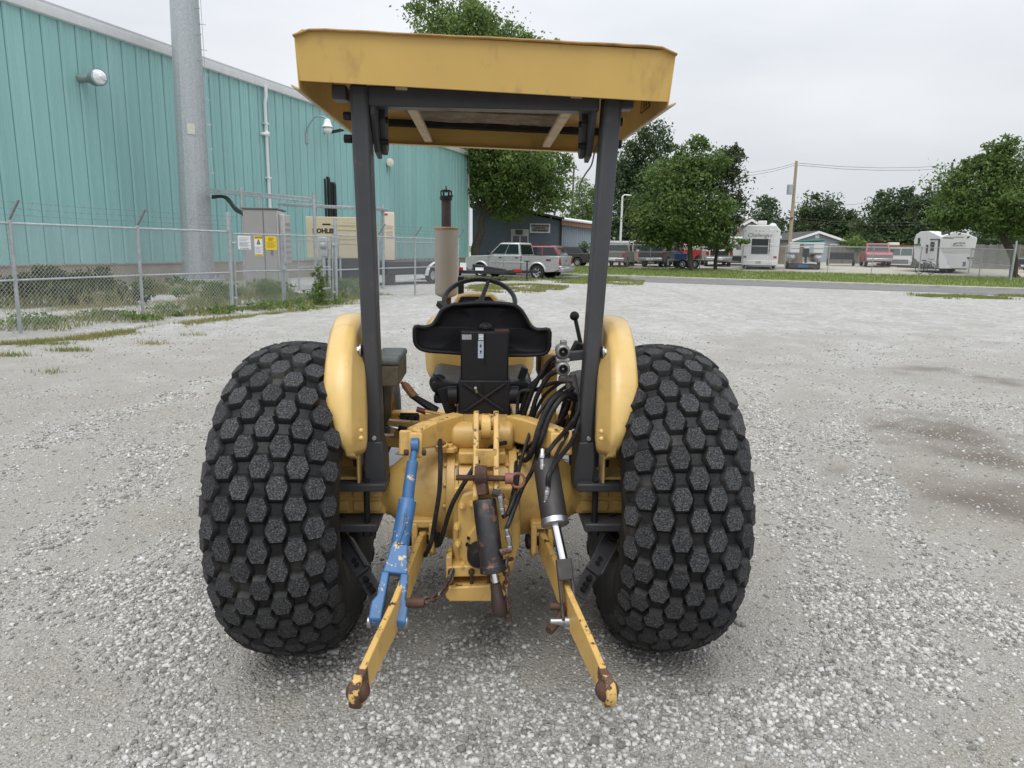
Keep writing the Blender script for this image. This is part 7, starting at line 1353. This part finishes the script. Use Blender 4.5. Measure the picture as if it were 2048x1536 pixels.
sp_([(1860, 478), (1879, 478), (1874, 531), (1857, 529)], rvw, 'door', .05); sp_([(1861, 483), (1869, 483), (1867, 501), (1859, 501)], cglass, 'door_window', .07); sp_([(1852, 488), (1856, 489), (1854, 506), (1851, 505)], cglass, 'side_window'); sp_([(1836, 475), (1840, 475), (1839, 486), (1835, 486)], cglass, 'side_window'); sp_([(1828, 487), (1841, 487), (1841, 488.5), (1828, 488.5)], trimb, 'stripe'); sp_([(1829, 490), (1841, 490), (1841, 491), (1829, 491)], trimb, 'stripe'); sp_([(1846, 524), (1877, 527), (1876, 536), (1848, 533)], rvd, 'grey_skirt', .04); sp_([(1860, 477), (1880, 477), (1880, 479), (1860, 479)], trimb, 'door_awning', .08); sp_([(1876, 478), (1877.5, 478), (1873.5, 531), (1872, 531)], rvd, 'grab_rail', .08)
fb(1882, 474, 1904, 475.5, trimb, 'upper_stripe'); fb(1878, 511, 1888, 513.5, trimb, 'stripe'); fb(1878, 515, 1886, 516, trimb, 'stripe'); fb(1936, 513, 1948, 516, trimb, 'stripe'); fb(1938, 518, 1948, 519, trimb, 'stripe')
mb = MB(); mb.prism([(x_(1904), z_(490)), (x_(1926), z_(490)), (x_(1929), z_(484)), (x_(1907), z_(484))], lambda a, b, q: V(a, q, b), -.02, .0); mb.build('badge', trimb, e)
letters('Coleman', .25, x_(1916.5), -.026, z_(487), whitet, e, shear=.2, bold=.008)
for py in (498, 501, 504): fb(1881, py, 1950, py + .4, mat('siding_line_grey', (.42, .43, .44), .5), 'siding_line')
fb(1929, 522, 1935, 531, rvd, 'hatch'); fb(1897, 526, 1900, 529, trimb, 'drain_cap'); fb(1898, 523, 1899.5, 524.5, trimb, 'drain_cap'); fb(1905, 472.5, 1925, 473.3, trimb, 'marker_strip')
mb = MB(); mb.span((x_(1905), .6, z_(470)), (x_(1927), 1.5, z_(460.5))); mb.build('roof_air_conditioner', mat('roof_unit_dark', (.05, .05, .055), .6), e, .05); mb = MB(); mb.span((x_(1880), .4, .25), (x_(1946), 5, z_(535))); mb.build('chassis', trimb, e)
for q in (1.5, 2.4): mb = MB(); mb.lathe([(-.1, .18), (-.1, .34), (0, .36), (.1, .34), (.1, .18)], (x_(1935), q, .36), (1, 0, 0), 18); mb.build('wheel', tyrem, e)
bk = empty('bicycle', ypos(1853, 44.5), rad(12)); tag(bk, 'dark bicycle leaning by the front of the white travel trailer', 'bicycle')
for x in (-.42, .45): mb = MB(); mb.tube([V(x + .31 * math.cos(a), 0, .33 + .31 * math.sin(a)) for a in np.linspace(0, 2 * math.pi, 21)], .022, 6, False); mb.build('wheel', tyrem, bk)
mb = MB(); mb.tube([(-.42, 0, .33), (-.15, 0, .75), (.35, 0, .78), (.45, 0, .33)], .02, 6); mb.tube([(-.15, 0, .75), (.0, 0, .32), (.35, 0, .78)], .02, 6); mb.tube([(-.42, 0, .33), (0, 0, .32)], .018, 6); mb.build('frame', mat('bicycle_violet', (.05, .04, .09), .4), bk); mb = MB(); mb.box((-.18, 0, .84), (.24, .12, .06)); mb.build('saddle', trimb, bk, .02); mb = MB(); mb.tube([(.33, -.25, .95), (.35, 0, .9), (.33, .25, .95)], .016, 6); mb.build('handlebar', trimb, bk)
# white open shed roof far left of yard, dark van edge at the far right
c = ypos(1243, 66); e = empty('carport', c, 0); tag(e, 'white flat carport roof behind the beige pickup', 'carport'); mb = MB(); zt = at(1243, 482, 66).z - c.z; mb.span((-1.4, 0, zt - .16), (1.25, 4, zt)); mb.build('roof', whitet, e, .02)
for x in (-1.3, 1.15): mb = MB(); mb.cyl((x, .2, 0), (x, .2, zt - .1), .05, n=8); mb.build('post', whitet, e)
vehicle('parked_car', 'dark car cut off by the right edge beyond the corner post', 'car', ypos(2052, 50), rad(0), paint('navy_paint', (.03, .035, .05), .5), L=4.5, W=1.8, xr=.8, xf=3.5, wr=.32, gc=.26, tail=.95, belt=.98, hood=.92, nose=.75, cab=(.4, 3.2, .9, 2.4, 1.42), wag=True)
vehicle('parked_car', 'dark red car hidden behind the black utility trailer and red pickup', 'car', ypos(1716, 69), rad(95), paint('maroon_paint', (.10, .015, .02), .4), L=4.5, W=1.8, xr=.8, xf=3.5, wr=.32, gc=.28, tail=1.1, belt=1.12, hood=1.0, nose=.8, cab=(.15, 3.2, .5, 2.5, 1.72), wag=True) if False else None
